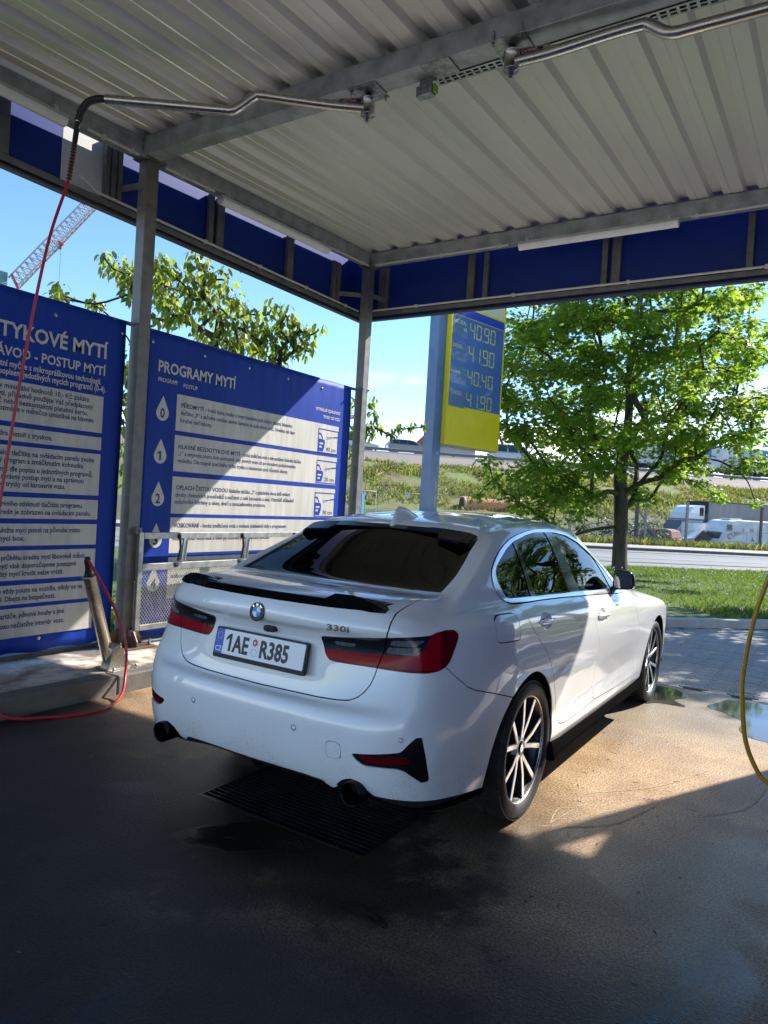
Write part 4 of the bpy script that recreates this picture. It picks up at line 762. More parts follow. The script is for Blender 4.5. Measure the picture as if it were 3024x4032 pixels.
M['interior'] = mat('dark_upholstery', (.02, .019, .018), .8)
M['plate'] = mat('plate_white', (.88, .88, .87), .4)
M['ink'] = mat('plate_ink', (.012, .012, .012), .45)
M['eublue'] = mat('plate_blue', (.015, .09, .55), .4)
M['eugold'] = mat('plate_gold', (.75, .55, .05), .4)
M['pwhite'] = mat('printed_white', (.8, .8, .8), .4)
M['pred'] = mat('printed_red', (.5, .02, .02), .4)
car = empty('car', (0, 0, 0), 'white four-door saloon with black boot spoiler and twin exhausts, standing in the wash bay', 'car')
# ---- greenhouse
f = lambda m: mask(sdf(YZ(m), DLO), ax(m) > .4)
dlo, rest = split(m0, f(m0)); _, rest = split(rest, f(rest) - .004)
inn, band = split(dlo, sdf(YZ(dlo), DIN))
for s in (1, -1): put('window_trim', half(off(band, .004), s), M['chrome'], car, .006)
sail, inn = split(inn, sdf(YZ(inn), SAIL)); bp_, inn = split(inn, sdf(YZ(inn), BPIL)); qd, inn = split(inn, sdf(YZ(inn), QDIV))
for s in (1, -1):
    for nm, q in (('mirror_triangle', sail), ('centre_pillar_trim', bp_), ('quarter_divider', qd)): put(nm, half(off(q, .001), s), M['black'], car, .006)
for s in (1, -1):
    h_ = half(inn, s); fg, h_ = split(h_, .86 - h_[0][:, 1]); rd, qg = split(h_, .23 - h_[0][:, 1])
    put('front_window', off(fg, -.003), M['fglass'], car); put('rear_door_window', off(rd, -.003), M['rglass'], car); put('quarter_window', off(qg, -.003), M['rglass'], car)
f = lambda m: mask(sdf(XY(m), RWIN), m[0][:, 2] > 1.05)
rw, rest = split(rest, f(rest) + .0); glass_, frit = split(rw, f(rw) + .030)
_o = put('rear_window', off(join(glass_, frit), -.004), [M['bglass'], M['frit']], car)
_o.data.polygons.foreach_set('material_index', [0] * len(glass_[1]) + [1] * len(frit[1]))
f = lambda m: mask(sdf(XY(m), WIND), m[0][:, 2] > .95)
ws, rest = split(rest, f(rest)); put('windscreen', off(ws, -.003), M['fglass'], car)
# ---- arches
f = lambda m: mask(np.minimum(sdf(YZ(m), ARCHR), sdf(YZ(m), ARCHF)), ax(m) > .3)
_, rest = split(rest, f(rest))
# ---- lamps
f = lambda m: mask(sdf(UZ(m), LAMP), (m[0][:, 1] < -.55))
lamp, rest = split(rest, f(rest)); _, rest = split(rest, f(rest) - .0015)
fb = lambda m: np.maximum(mask(sdf(XZ(m), BOOT), m[0][:, 1] < -.3), m[0][:, 1] + .515)
lin, lout = split(lamp, fb(lamp) + .002); _, lout = split(lout, fb(lout) - .003)
ELO = [uz([(.632, -.925, .960), (.74, -.845, .963), (.715, -.88, .938), (.628, -.93, .938)]), uz([(.622, -.93, .930), (.735, -.86, .934), (.712, -.88, .908), (.69, -.894, .904), (.615, -.933, .904)])]
ELI = [uz([(.375, -.97, .925), (.482, -.955, .926), (.478, -.955, .910), (.387, -.968, .909)])]
for s in (1, -1):
    for part, els, tag in ((lout, ELO, 'tail_light'), (lin, ELI, 'boot_light')):
        p = half(part, s); sm, rd = split(p, sdf(UZ(p), SMOKE)); el = []
        for e in els: a, sm = split(sm, sdf(UZ(sm), e)); el.append(a)
        root = put(tag, off(sm, .004), M['smoke'], car, .01)
        low, up = split(rd, rd[0][:, 2] - .846)
        dk, up = split(up, np.where(np.abs(up[0][:, 0]) > .70, .752 - (.8 * np.abs(up[0][:, 0]) + .6 * (up[0][:, 1] + 1)) + .0, 1.))
        put('red_lens', off(up, .005), M['redlit'], root, .01); put('dark_red_edge', off(join(low, dk), .004), M['red'], root, .01); put('lens_element', off(join(*el), .0035), M['clear'], root, .008)
# ---- reflector trims
f = lambda m: mask(sdf(UZ(m), REFL), (m[0][:, 1] < -.6) & (m[0][:, 2] < .7))
rf, rest = split(rest, f(rest)); _, rest = split(rest, f(rest) - .001)
for s in (1, -1):
    p = half(rf, s); r_, b_ = split(p, sdf(UZ(p), REFRED)); root = put('bumper_trim', off(b_, -.006), M['black'], car, .006); put('reflector', off(r_, -.003), M['red'], root, .006)
# ---- lower black edge
f = lambda m: mask(sdf(UZ(m), LOW), m[0][:, 1] < -.45)
lowe, rest = split(rest, f(rest)); put('diffuser', off(lowe, -.016), M['matt'], car, .004)
# ---- panels
boot, rest = panel(rest, fb)
put('boot_lid', boot, M['white'], car, .006)
fr = lambda m: mask(sdf(YZ(m), DOORR), (ax(m) > .5) & (m[0][:, 2] < 1.15))
ff = lambda m: mask(sdf(YZ(m), DOORF), (ax(m) > .5) & (m[0][:, 2] < 1.15))
drs, rest = panel(rest, fr); dfs, rest = panel(rest, ff)
HND = [(.168, .955, .088, .044), (1.185, .884, .088, .046)]
for d_, (hy, hz, ry, rz_) in ((drs, HND[0]), (dfs, HND[1])):
    for s in (1, -1):
        p = half(d_, s); fe = lambda m: np.hypot((m[0][:, 1] - hy) / ry, (m[0][:, 2] - hz) / rz_) - 1
        a, b = split(p, fe(p) * .05); e = np.clip(-fe(a), 0, 1); V = a[0].copy(); V[:, 0] -= s * .020 * e * (2 - e) * .9 ; a = (V, a[1], vnormals(V, a[1]))
        if (a[2][:, 0] * s).mean() < 0: a = (a[0], a[1], -a[2])
        root = put('door', join(b, a), M['white'], car, .006)
        xo = .905 if hy < .5 else .905
        mb = MB(); pts = []; rr = []
        for i in range(13):
            t = i / 12; yy = hy - .095 + .225 * t; pts.append((0, yy, hz + .004 - .012 * t)); rr.append((.006 + .0095 * math.sin(math.pi * min(1, t * 1.15 + .02)) ** .6 if t < .85 else .0145 * math.sqrt(max(.05, 1 - ((t - .85) / .15) ** 2))))
        base = p[0][np.argmin(np.hypot(p[0][:, 1] - hy, p[0][:, 2] - hz))][0]
        pts = [(base + s * .006, y, z) for _, y, z in pts]; mb.tube(pts, rr, 12); o = mb.build('door_handle', M['white'], root)
fu = lambda m: mask(sdf(YZ(m), FUEL), (m[0][:, 0] > .5) & (m[0][:, 2] < 1.08))
fl_, rest = panel(rest, fu); put('fuel_flap', fl_, M['white'], car, .005)
fbm = lambda m: mask(sdf(YZ(m), BUMP), m[0][:, 1] < -.2)
bm_, rest = panel(rest, fbm)
TOW = catmull([(.440, .541), (.480, .543), (.494, .536), (.498, .52), (.498, .492), (.490, .477), (.445, .476), (.433, .486), (.431, .51), (.431, .53)], 3, True)
ft = lambda m: mask(sdf(np.stack([m[0][:, 0], m[0][:, 2]], 1), TOW), m[0][:, 1] < -.8)
_g = GAP; GAP = .0011
tow, bm_ = panel(bm_, ft); 
GAP = _g
bump = put('rear_bumper', bm_, M['white'], car, .006); put('tow_cover', tow, M['white'], bump, .004)
SENSORS = ((-.729, .588), (-.325, .556), (.27, .560), (.729, .588))
fs = lambda m: m[0][:, 1] - 3.0 + .0 * m[0][:, 0]
put('body_shell', rest, M['white'], car, .006)
# ---- dark inner shell behind the shut lines, with the window and wheel openings left out
lin_ = off(m0, -.016)
f = lambda m: np.minimum.reduce([mask(sdf(YZ(m), DLO) + .02, ax(m) > .4), mask(sdf(XY(m), RWIN), m[0][:, 2] > 1.03), mask(sdf(XY(m), WIND), m[0][:, 2] > .93), mask(np.minimum(sdf(YZ(m), ARCHR), sdf(YZ(m), ARCHF)), ax(m) > .3), np.where(m[0][:, 2] < .42, mask(sdf(UZ(m), LOW) - .02, m[0][:, 1] < -.45), 1.)])
_, lin_ = split(lin_, f(lin_)); put('inner_shell', lin_, M['liner'], car)
# floor, wheel housings
mb = MB(); mb.box((-.72, -.60, .24), (.72, 3.5, .28)); mb.box((-.48, -.84, .30), (.48, -.4, .36))
for y0 in (-.06, 2.80):
    for s in (1, -1):
        T = Matrix.Translation((s * .55, y0, .345)) @ Matrix.Rotation(math.pi / 2, 4, 'Y')
        mb.lathe([(.47, -.02 * s), (.47, .33 * s)], T, 24, 0, True, math.radians(80), math.radians(280)); mb.lathe([(0, -.02 * s), (.47, -.02 * s)], T, 24)
mb.build('underbody', M['liner'], car)
# ---- cabin
mb = MB(); mb.box((-.70, -.45, .95), (.70, .20, 1.03)); mb.build('parcel_shelf', M['interior'], car)
for sx in (-.36, .36):
    sb = MB()
    sb.box((sx - .25, .95, .45), (sx + .25, 1.45, .58), bev=.05); sb.box((-.24, -.06, 0), (.24, .07, .62), T=Matrix.Translation((sx, .98, .52)) @ Matrix.Rotation(math.radians(14), 4, 'X'), bev=.05)
    sb.box((-.13, -.05, .63), (.13, .05, .82), T=Matrix.Translation((sx, .97, .52)) @ Matrix.Rotation(math.radians(12), 4, 'X'), bev=.04); sb.build('front_seat', M['interior'], car)
sb = MB(); sb.box((-.66, .10, .45), (.66, .55, .60), bev=.05); sb.box((-.66, -.06, 0), (.66, .08, .58), T=Matrix.Translation((0, .12, .52)) @ Matrix.Rotation(math.radians(20), 4, 'X'), bev=.05)
for sx in (-.40, 0, .40): sb.box((sx - .12, -.17, 1.07), (sx + .12, -.08, 1.20), bev=.035)
sb.build('rear_seat', M['interior'], car)
sb = MB(); sb.box((-.72, 1.72, .62), (.72, 2.2, .98), bev=.06); sb.build('dashboard', M['interior'], car)
sb = MB(); T = Matrix.Translation((-.36, 1.62, .95)) @ Matrix.Rotation(math.radians(-62), 4, 'X')
sb.tube([T @ Vector((.185 * math.cos(a), .185 * math.sin(a), 0)) for a in np.linspace(0, 2 * math.pi, 29)], .015, 8); sb.box((-.17, -.02, -.02), (.17, .04, .01), T=T); sb.build('steering_wheel', M['interior'], car)
# ---- wheels
def make_wheel():
    r = empty('wheel', parent=car); X = Matrix.Rotation(math.pi / 2, 4, 'Y')         # lathe axis -> +X (outward)
    t = MB(); t.lathe([(.256, -.095), (.268, -.108), (.30, -.113), (.322, -.106), (.333, -.09), (.335, -.06), (.335, .06), (.333, .088), (.323, .104), (.302, .113), (.275, .109), (.262, .098), (.254, .088)], X, 72)
    for k in range(72):       # tread blocks
        a = 2 * math.pi * k / 72
        for xs in (-.082, -.03, .03, .082):
            T = Matrix.Rotation(a, 4, 'X') @ Matrix.Translation((xs, 0, .335)); w_ = .017 if abs(xs) > .05 else .02
            t.box((-w_, -.0115, -.004), (w_, .0115, .0025), T=T)
    t.build('tyre', M['rubber'], r)
    b = MB(); b.lathe([(.262, .094), (.262, .086), (.250, .082), (.240, .060), (.232, .0), (.235, -.09), (.24, -.10)], X, 64, 1); b.lathe([(.266, .094), (.264, .0965), (.259, .096), (.256, .090), (.255, .082)], X, 64, 0); b.lathe([(.05, -.02), (.24, -.06)], X, 40, 2)
    b.build('rim', [M['alloy'], M['alloydark'], M['liner']], r)
    d = MB(); d.lathe([(.06, -.005), (.165, -.005), (.165, -.03), (.06, -.03)], X, 48); d.box((.0, -.06, -.185), (-.05, .06, -.12)); d.build('brake_disc', M['disc'], r)
    s = MB()
    def arm(a, da, side):
        # one leg of a double spoke: rim end, kink, hub end; dark body with a bright machined face
        P = []
        for rad, ang, wd, dep in ((.252, a + da, .0150, .086), (.135, a + da * .80, .0140, .080), (.050, a + da * .42, .0135, .070)):
            P.append((Vector((dep, rad * math.sin(ang), rad * math.cos(ang))), wd))
        for (p, w0), (q, w1) in zip(P, P[1:]):
            d_ = (q - p); n = Vector((1, 0, 0)); sd = d_.cross(n).normalized()
            for mi, top, bot, k in ((1, 0, -.045, 1.), (0, .0035, .0, .72)):
                V = [p + sd * w0 * k + n * top, p - sd * w0 * k + n * top, q - sd * w1 * k + n * top, q + sd * w1 * k + n * top, p + sd * w0 * 1.15 * k + n * bot, p - sd * w0 * 1.15 * k + n * bot, q - sd * w1 * 1.15 * k + n * bot, q + sd * w1 * 1.15 * k + n * bot]
                s.add(V, [(0, 1, 2, 3), (4, 7, 6, 5), (0, 4, 5, 1), (1, 5, 6, 2), (2, 6, 7, 3), (3, 7, 4, 0)], mi)
    for k in range(5):
        a = 2 * math.pi * k / 5 + math.radians(12)
        arm(a, .30, 1); arm(a, -.30, -1)
        # dark web in the pocket between the two legs
        V = [Vector((.052, rr_ * math.sin(a + t_), rr_ * math.cos(a + t_))) for rr_, t_ in ((.06, .12), (.06, -.12), (.15, -.18), (.243, -.24), (.243, .24), (.15, .18))]
        s.add(V + [v - Vector((.02, 0, 0)) for v in V], [(0, 1, 2, 3, 4, 5)], 1)
    s.build('spokes', [M['alloy'], M['alloydark']], r)
    h = MB(); h.lathe([(.0, .079), (.026, .079), (.033, .076), (.036, .066)], X, 28, 1); h.lathe([(.036, .074), (.062, .070), (.064, .02)], X, 28, 0)
    for k in range(5):
        a = 2 * math.pi * (k + .5) / 5 + math.radians(12); h.tube([(.02, .075 * math.sin(a), .075 * math.cos(a)), (.050, .075 * math.sin(a), .075 * math.cos(a))], .011, 8, 1)
    h.lathe([(.0, .0795), (.018, .0796)], X, 24, 2); h.build('hub_cap', [M['alloy'], M['black'], M['chrome']], r)
    return r
wh = make_wheel(); wh.location = (.782, 0, .335); wh.rotation_euler = (0, 0, 0)
for x, y, rz_, rx in ((.782, 2.851, 0, .5), (-.782, 0, math.pi, .2), (-.782, 2.851, math.pi, 1.)):
    c = wh.copy(); COL.objects.link(c); c.parent = car; c.location = (x, y, .335); c.rotation_euler = (rx, 0, rz_)
    for ch in wh.children: d = ch.copy(); COL.objects.link(d); d.parent = c
# ---- spoilers and sensors
def blade(name, path, prof_f, parent, mt):
    """sweep a cross-section (list of (back,up)) along x positions"""
    V = []; F = []; n = None
    for i, (x, y, z) in enumerate(path):
        pr = prof_f(x); n = len(pr)
        for a, b in pr: V.append((x, y + a, z + b))
    for i in range(len(path) - 1):
        for k in range(n): F.append((i * n + k, i * n + (k + 1) % n, (i + 1) * n + (k + 1) % n, (i + 1) * n + k))
    F.append(tuple(range(n))[::-1]); F.append(tuple(range((len(path) - 1) * n, len(path) * n)))
    o = mobj(name, V, F, mt, parent, False)
    return o
from mathutils.bvhtree import BVHTree
bvh = BVHTree.FromPolygons([tuple(v) for v in BV.tolist()], BF.tolist())
def ray_y(x, z, y0=-3, d=1):
    h_ = bvh.ray_cast(Vector((x, y0, z)), Vector((0, d, 0))); return h_[0].y if h_[0] else None
def ray_z(x, y):
    h_ = bvh.ray_cast(Vector((x, y, 3)), Vector((0, 0, -1))); return h_[0].z if h_[0] else None
xs = [-.592, -.58, -.55, -.50, -.45, -.40, -.385, -.36, -.34, -.2, -.1, 0, .1, .2, .30, .34, .36, .385, .40, .45, .50, .55, .58, .592]
path = []
for x in xs:
    yb = ray_y(x, 1.062 if abs(x) > .5 else 1.07); path.append((x, yb, 1.062))
def spf(x):
    a = abs(x); t = max(0, min(1, (a - .34) / .045)); t = t * t * (3 - 2 * t); e = max(0, min(1, (a - .45) / .142)); u = (.036 + .024 * t) * (1 - .82 * e * e)
    return [(-.003, .0), (-.012, u * .55), (-.018, u), (-.012, u + .004), (.055, u * .80 + .002), (.105, .041 - .012 * e), (.105, .028 - .012 * e), (.01, -.002)]
blade('boot_spoiler', path, spf, car, M['frit'])
xs = [-.545, -.53, -.50, -.45, -.36, -.34, -.3, -.15, 0, .15, .3, .34, .36, .45, .50, .53, .545]
path = [(x, .045 - .13 * (abs(x) / .565) ** 2 * .6 + .02, (ray_z(x, .062) or 1.36)) for x in xs]
def rpf(x):
    a = abs(x); t = 1 if a > .35 else 0; b = -.060 - .050 * t + .05 * max(0, (a - .50) / .05)
    return [(.02, .0025), (b, -.020 - .020 * t), (b - .004, -.027 - .024 * t), (b + .006, -.032 - .030 * t), (.0, -.014)]
blade('roof_spoiler', path, rpf, car, M['frit'])
for x, z in SENSORS:
    h_ = bvh.ray_cast(Vector((x * 1.0, -3, z)), Vector((0, 1, 0))); nn = h_[1]; nn = nn if nn.y < 0 else -nn
    T = frame_mat(tuple(h_[0] + nn * .0012), tuple(Vector((1, 0, 0)) - nn * nn.x), tuple(Vector((0, 0, 1)) - nn * nn.z)); T = Matrix((Vector((1, 0, 0)) - nn * nn.x, nn.cross(Vector((1, 0, 0)) - nn * nn.x), nn)).transposed().to_4x4(); T.translation = h_[0] + nn * .0012
    mb = MB(); mb.lathe([(0, .0008), (.0098, .0004), (.0108, -.002)], T, 20, 0); mb.lathe([(.0108, -.0002), (.0128, -.0002), (.0128, -.003)], T, 20, 1); mb.build('parking_sensor', [M['white'], M['matt']], bump)
# ---- antenna fin
V = []; F = []; sec = 9
for i in range(sec):
    t = i / (sec - 1); y = .03 + .30 * t; hgt = (1.496 if t < .12 else 1.496 - .052 * ((t - .12) / .88) ** 1.5) ; zr = ray_z(0, y) - .004; hw = .040 * math.sin(math.pi * (0.22 + .78 * (1 - t) * .95)) * .9 + .004; yt = y + .075 * (1 - t)
    hgt = max(zr + .002, hgt if t < .85 else hgt - .03 * (t - .85) / .15)
    for k in range(7):
        u = k / 6 * 2 - 1; V.append((hw * u * (1 - .0), y + (yt - y) * (1 - abs(u)) ** .8, zr + (hgt - zr) * (1 - abs(u) ** 1.6)))
for i in range(sec - 1):
    for k in range(6): F.append((i * 7 + k, i * 7 + k + 1, (i + 1) * 7 + k + 1, (i + 1) * 7 + k))
F.append(tuple(range(7))[::-1]); F.append(tuple(range((sec - 1) * 7, sec * 7)))
mobj('antenna_fin', V, F, M['white'], car, True)
# ---- mirrors
for s in (1, -1):
    V = []; F = []; ring = [(.828, 1.012), (.83, 1.10), (.836, 1.138), (.86, 1.144), (.92, 1.138), (.950, 1.122), (.962, 1.095), (.962, 1.045), (.952, 1.020), (.92, 1.012), (.87, 1.008)]
    cx, cz = .90, 1.076; lay = [(0., .88), (.0, 1.), (.03, 1.03), (.07, 1.0), (.11, .86), (.135, .6), (.145, .2)]
    for dy, k in lay:
        for x, z in ring: V.append((s * (cx + (x - cx) * k - .015 * (dy > .1)), 1.655 + dy + (abs(x) - .83) * .15, cz + (z - cz) * k))
    n = len(ring)
    for i in range(len(lay) - 1):
        for k in range(n): F.append((i * n + k, i * n + (k + 1) % n, (i + 1) * n + (k + 1) % n, (i + 1) * n + k))
    F.append(tuple(range((len(lay) - 1) * n, len(lay) * n)))
    mr = mobj('wing_mirror', V, F, M['black'], car, True)
    gl = [(s * (cx + (x - cx) * .88), 1.659 + (abs(x) - .83) * .15 + (z - cz) * -.12 - .006, cz + (z - cz) * .88) for x, z in ring]; mobj('mirror_glass', gl, [tuple(range(n))], mat('mirror_silver' if s > 0 else 'mirror_silver_b', (.22, .23, .24), .03, 1.), mr)
    mb = MB(); mb.bar((s * .79, 1.73, 1.00), (s * .87, 1.74, 1.025), .07, .03, bev=.008); mb.build('mirror_arm', M['black'], mr)
# ---- side skirts and lips
for s in (1, -1):
    V = []; F = []; n = 5; st = [(.30, .30, .205), (.36, .285, .225), (.5, .27, .233), (1.2, .262, .232), (2.0, .262, .229), (2.30, .262, .226), (2.34, .26, .23)]
    for y, zt, zb in st:
        for x, z in ((.880, zt + .004), (.912, zt - .002), (.930, zb + .010), (.928, zb), (.84, zb - .012)): V.append((s * x, y, z))
    for i in range(len(st) - 1):
        for k in range(n): F.append((i * n + k, i * n + (k + 1) % n, (i + 1) * n + (k + 1) % n, (i + 1) * n + k))
    F += [tuple(range(n))[::-1], tuple(range((len(st) - 1) * n, len(st) * n))]; mobj('side_skirt', V, F, M['satin'], car)
    pts = [(.60, -.955, .318), (.68, -.93, .300), (.755, -.885, .290), (.80, -.835, .288), (.845, -.74, .288), (.872, -.62, .290), (.883, -.515, .292)]
    V = []; F = []
    for x, y, z in pts:
        nx, ny = (x - .3) * .9, (y + .3) * .6 ; l_ = math.hypot(nx, ny); nx, ny = nx / l_, ny / l_
        for a, b in ((-.05, .012), (.006, .006), (.010, -.002), (-.05, -.012)): V.append((s * (x + nx * a), y + ny * a, z + b))
    for i in range(len(pts) - 1):
        for k in range(4): F.append((i * 4 + k, i * 4 + (k + 1) % 4, (i + 1) * 4 + (k + 1) % 4, (i + 1) * 4 + k))
    F += [(3, 2, 1, 0), tuple(range((len(pts) - 1) * 4, len(pts) * 4))]; mobj('rear_lip', V, F, M['satin'], car)
    T = Matrix.Translation((s * .556, -1.052, .352)) @ Matrix.Rotation(math.radians(90), 4, 'X') @ Matrix.Rotation(0, 4, 'Z')
    mb = MB(); mb.lathe([(.040, -.20), (.047, -.16), (.049, -.005), (.0475, .0), (.043, -.004), (.041, -.05), (.039, -.18)], T, 32); mb.lathe([(0, -.17), (.040, -.17)], T, 32, 1); mb.build('exhaust_tip', [mat('black_chrome' if s > 0 else 'black_chrome_b', (.012, .012, .013), .16, .8), M['liner']], car)
# ---- number plate
PL = frame_mat((0, -.992, .833), (1, 0, 0), (0, .19, .98))    # x right, y up the plate, z out of the plate (towards -Y)
mb = MB(); O = [(-.266, -.064), (.266, -.064)]
def rrect(x0, y0, x1, y1, r, k=4):
    P = []
    for cx_, cy_, a in ((x1 - r, y0 + r, -90), (x1 - r, y1 - r, 0), (x0 + r, y1 - r, 90), (x0 + r, y0 + r, 180)):
        for j in range(k + 1): t = math.radians(a + 90 * j / k); P.append((cx_ + r * math.cos(t), cy_ + r * math.sin(t)))
    return P
mb.prism(rrect(-.267, -.074, .267, .064, .010), .018, PL); 
npl = mb.build('number_plate', M['matt'], car)
mb = MB(); mb.prism(rrect(-.258, -.054, .258, .056, .006), .0035, PL @ Matrix.Translation((0, 0, .018))); mb.build('plate_sheet', M['plate'], npl)
mb = MB(); mb.prism(rrect(-.258, -.054, -.213, .056, .004), .001, PL @ Matrix.Translation((0, 0, .0217))); mb.build('country_band', M['eublue'], npl)
def put_text(name, txt, T, size, mt, parent, bold=0, sx=1., align='LEFT', ext=.001, space=1., res=2, **kw):
    V, F = text_vf(txt, size, bold, sx, align, res, space, ext); return mobj(name, [T @ v for v in V], F, mt, parent, **kw)
ZP = PL @ Matrix.Translation((0, 0, .0225))
put_text('plate_letters', 'AE', ZP @ Matrix.Translation((-.150, -.036, 0)), .104, M['ink'], npl, .0030, .74, ext=.0008, space=1.04)
mb = MB(); mb.prism([(-.176, -.038), (-.163, -.038), (-.163, .040), (-.174, .040), (-.194, .022), (-.194, .008), (-.176, .022)], .0016, ZP @ Matrix.Translation((0, 0, -.0008))); mb.build('plate_numeral', M['ink'], npl)
put_text('plate_digits', 'R385', ZP @ Matrix.Translation((.008, -.036, 0)), .104, M['ink'], npl, .0030, .755, ext=.0008, space=1.02)
put_text('country_code', 'CZ', ZP @ Matrix.Translation((-.2355, -.044, 0)), .032, M['pwhite'], npl, .0006, .9, 'CENTER', ext=.0008)
mb = MB()
for k in range(12):
    a = 2 * math.pi * k / 12; mb.prism([(-.2355 + .0145 * math.cos(a) + .0026 * math.cos(b), .026 + .0145 * math.sin(a) + .0026 * math.sin(b)) for b in np.linspace(0, 2 * math.pi, 6)[:-1]], .001, ZP)
mb.build('star_ring', M['eugold'], npl)
mb = MB(); mb.prism([(-.022 + .0155 * math.cos(b), .021 + .0165 * math.sin(b)) for b in np.radians([90, 150, 210, 270, 330, 30])], .001, ZP); mb.build('inspection_sticker', M['pred'], npl)
mb = MB(); mb.prism([(-.022 + .006 * math.cos(b), .021 + .006 * math.sin(b)) for b in np.linspace(0, 2 * math.pi, 13)[:-1]], .0016, ZP); mb.build('sticker_mark', M['pwhite'], npl)
mb = MB(); mb.tube([ZP @ Vector((-.022 + .0165 * math.cos(b), -.022 + .0165 * math.sin(b), 0)) for b in np.linspace(0, 2 * math.pi, 25)], .0009, 6); mb.build('sticker_ring', mat('embossed_ring', (.62, .62, .62), .4), npl)
# ---- roundel, model letters, camera
RD = frame_mat((0, -1.0335, 1.002), (1, 0, 0), (0, .13, .99))
mb = MB(); mb.lathe([(0, .004), (.034, .004), (.0405, .003), (.041, -.004)], RD, 40, 0, False); mb.lathe([(.039, .0045), (.0405, .0052), (.0415, .003)], RD, 40, 1); rd = mb.build('badge', [M['ink'], M['darkchrome']], car)
mb = MB()
for k in range(4): mb.prism([(0, 0)] + [(.0235 * math.cos(a), .0235 * math.sin(a)) for a in np.linspace(math.pi / 2 * k, math.pi / 2 * (k + 1), 10)], .0007, RD @ Matrix.Translation((0, 0, .0042)), mi=k % 2)
mb.build('badge_centre', [M['pwhite'], mat('badge_blue', (.03, .25, .75), .4)], rd)
mb = MB(); mb.tube([RD @ Vector((.0242 * math.cos(b), .0242 * math.sin(b), .005)) for b in np.linspace(0, 2 * math.pi, 33)], .0009, 6); mb.build('badge_ring', M['darkchrome'], rd)
for ch, a in (('B', 132), ('M', 90), ('W', 48)):
    a = math.radians(a); T = RD @ Matrix.Translation((.0315 * math.cos(a), .0315 * math.sin(a), .0052)) @ Matrix.Rotation(a - math.pi / 2, 4, 'Z') @ Matrix.Translation((0, -.0048, 0)); put_text('badge_letter', ch, T, .0135, M['chrome'], rd, .0003, 1, 'CENTER', .0004)
yb = ray_y(.43, .985); MT = frame_mat((.364, ray_y(.364, .985) - .002, .974), (.51 - .364, ray_y(.51, .985) - ray_y(.364, .985), 0), (0, .05, 1))
put_text('model_badge', '330i', MT, .034, M['darkchrome'], car, .0009, 1.72, ext=.003, space=1.05)
mb = MB(); mb.box((.018, -1.012, .918), (.078, -.97, .944), bev=.008); cm = mb.build('reversing_camera', M['matt'], car)
mb = MB(); mb.lathe([(0, .004), (.008, .003), (.010, -.004)], frame_mat((.048, -1.014, .928), (1, 0, 0), (0, .3, 1)), 16); mb.build('camera_lens', M['black'], cm)
mb = MB(); mb.box((-.16, .02, 1.362), (.16, .03, 1.372)); mb.build('brake_light', mat('brake_lens', (.25, .27, .27), .2), car)
# ---------------------------------------------------------------- the land beyond the bay (road frame: s along the road, n away from it)
RA = math.radians(47); RD_ = Vector((math.cos(RA), math.sin(RA), 0)); RN = Vector((-math.sin(RA), math.cos(RA), 0)); RO = Vector((-3.06, 18.09, 0))
def rp(s, n, z=0.): return RO + RD_ * s + RN * n + Vector((0, 0, z))
def strip(name, prof, s0, s1, m, ns=2, jit=0., seed=1, **kw):
    """ground strip swept along the road; prof [(n,z)]"""
    rg = random.Random(seed); V = []; F = []; k = len(prof)
    for i in range(ns + 1):
        for j, (n, z) in enumerate(prof):
            e = jit * (0 if j in (0, k - 1) else 1); V.append(rp(s0 + (s1 - s0) * i / ns, n + rg.uniform(-e, e), z + rg.uniform(-e, e) * .6))
    for i in range(ns):
        for j in range(k - 1): F.append((i * k + j, (i + 1) * k + j, (i + 1) * k + j + 1, i * k + j + 1))
    return mobj(name, V, F, m, None, jit > 0, **kw)
SOIL = mat('soil_grass', (.045, .07, .018), .9, var=.4, scale=3)
mb = MB(); mb.add([Vector((-400, -300, -.06)), Vector((400, -300, -.06)), Vector((400, 600, -.06)), Vector((-400, 600, -.06))], [(0, 1, 2, 3)]); mb.build('ground', SOIL, kind='structure')
LAWN = mat('lawn_base', (.050, .095, .018), .9, col2=(.085, .12, .028), scale=2.4)
strip('lawn', [(-9.55, .085), (-5, .11), (-.12, .075)], -16, 46, LAWN, 20, kind='structure')
strip('lawn_kerb', [(-9.72, -.02), (-9.72, .11), (-9.56, .11), (-9.56, .06)], -16, 46, mat('lawn_kerb_concrete', (.42, .41, .37), .75, var=.15, scale=5), 2, kind='structure')
ASPH = mat('worn_asphalt', (.20, .195, .185), .75, var=.10, scale=.5, bump=.15, bscale=60, stretch=(1, 1, 1))
_n = ASPH.node_tree.nodes
road = strip('road', [(-.1, .06), (4.5, .12), (9.0, .08)], -60, 90, ASPH, 2, kind='structure')
strip('road_edge', [(-.22, .0), (-.22, .078), (-.10, .078), (-.10, .055)], -60, 90, mat('dark_edging', (.06, .055, .045), .8), 2, kind='structure')
PVM = mat('pale_pavement', (.34, .31, .27), .8, var=.1, scale=2)
strip('far_kerb', [(9.0, .0), (9.0, .205), (9.18, .21)], -60, 90, mat('dark_kerb', (.10, .095, .09), .75, var=.2), 2, kind='structure')
strip('far_pavement', [(9.18, .206), (11.5, .23)], -60, 90, PVM, 2, kind='structure')
MARK = mat('road_marking', (.52, .50, .46), .7, var=.25, scale=6)
for n, a, b_ in ((.55, 3.0, 60), (8.55, -60, 90)): strip('road_line', [(n, .075 if n < 1 else .092), (n + .13, .077 if n < 1 else .092)], a, b_, MARK, 1, kind='structure')
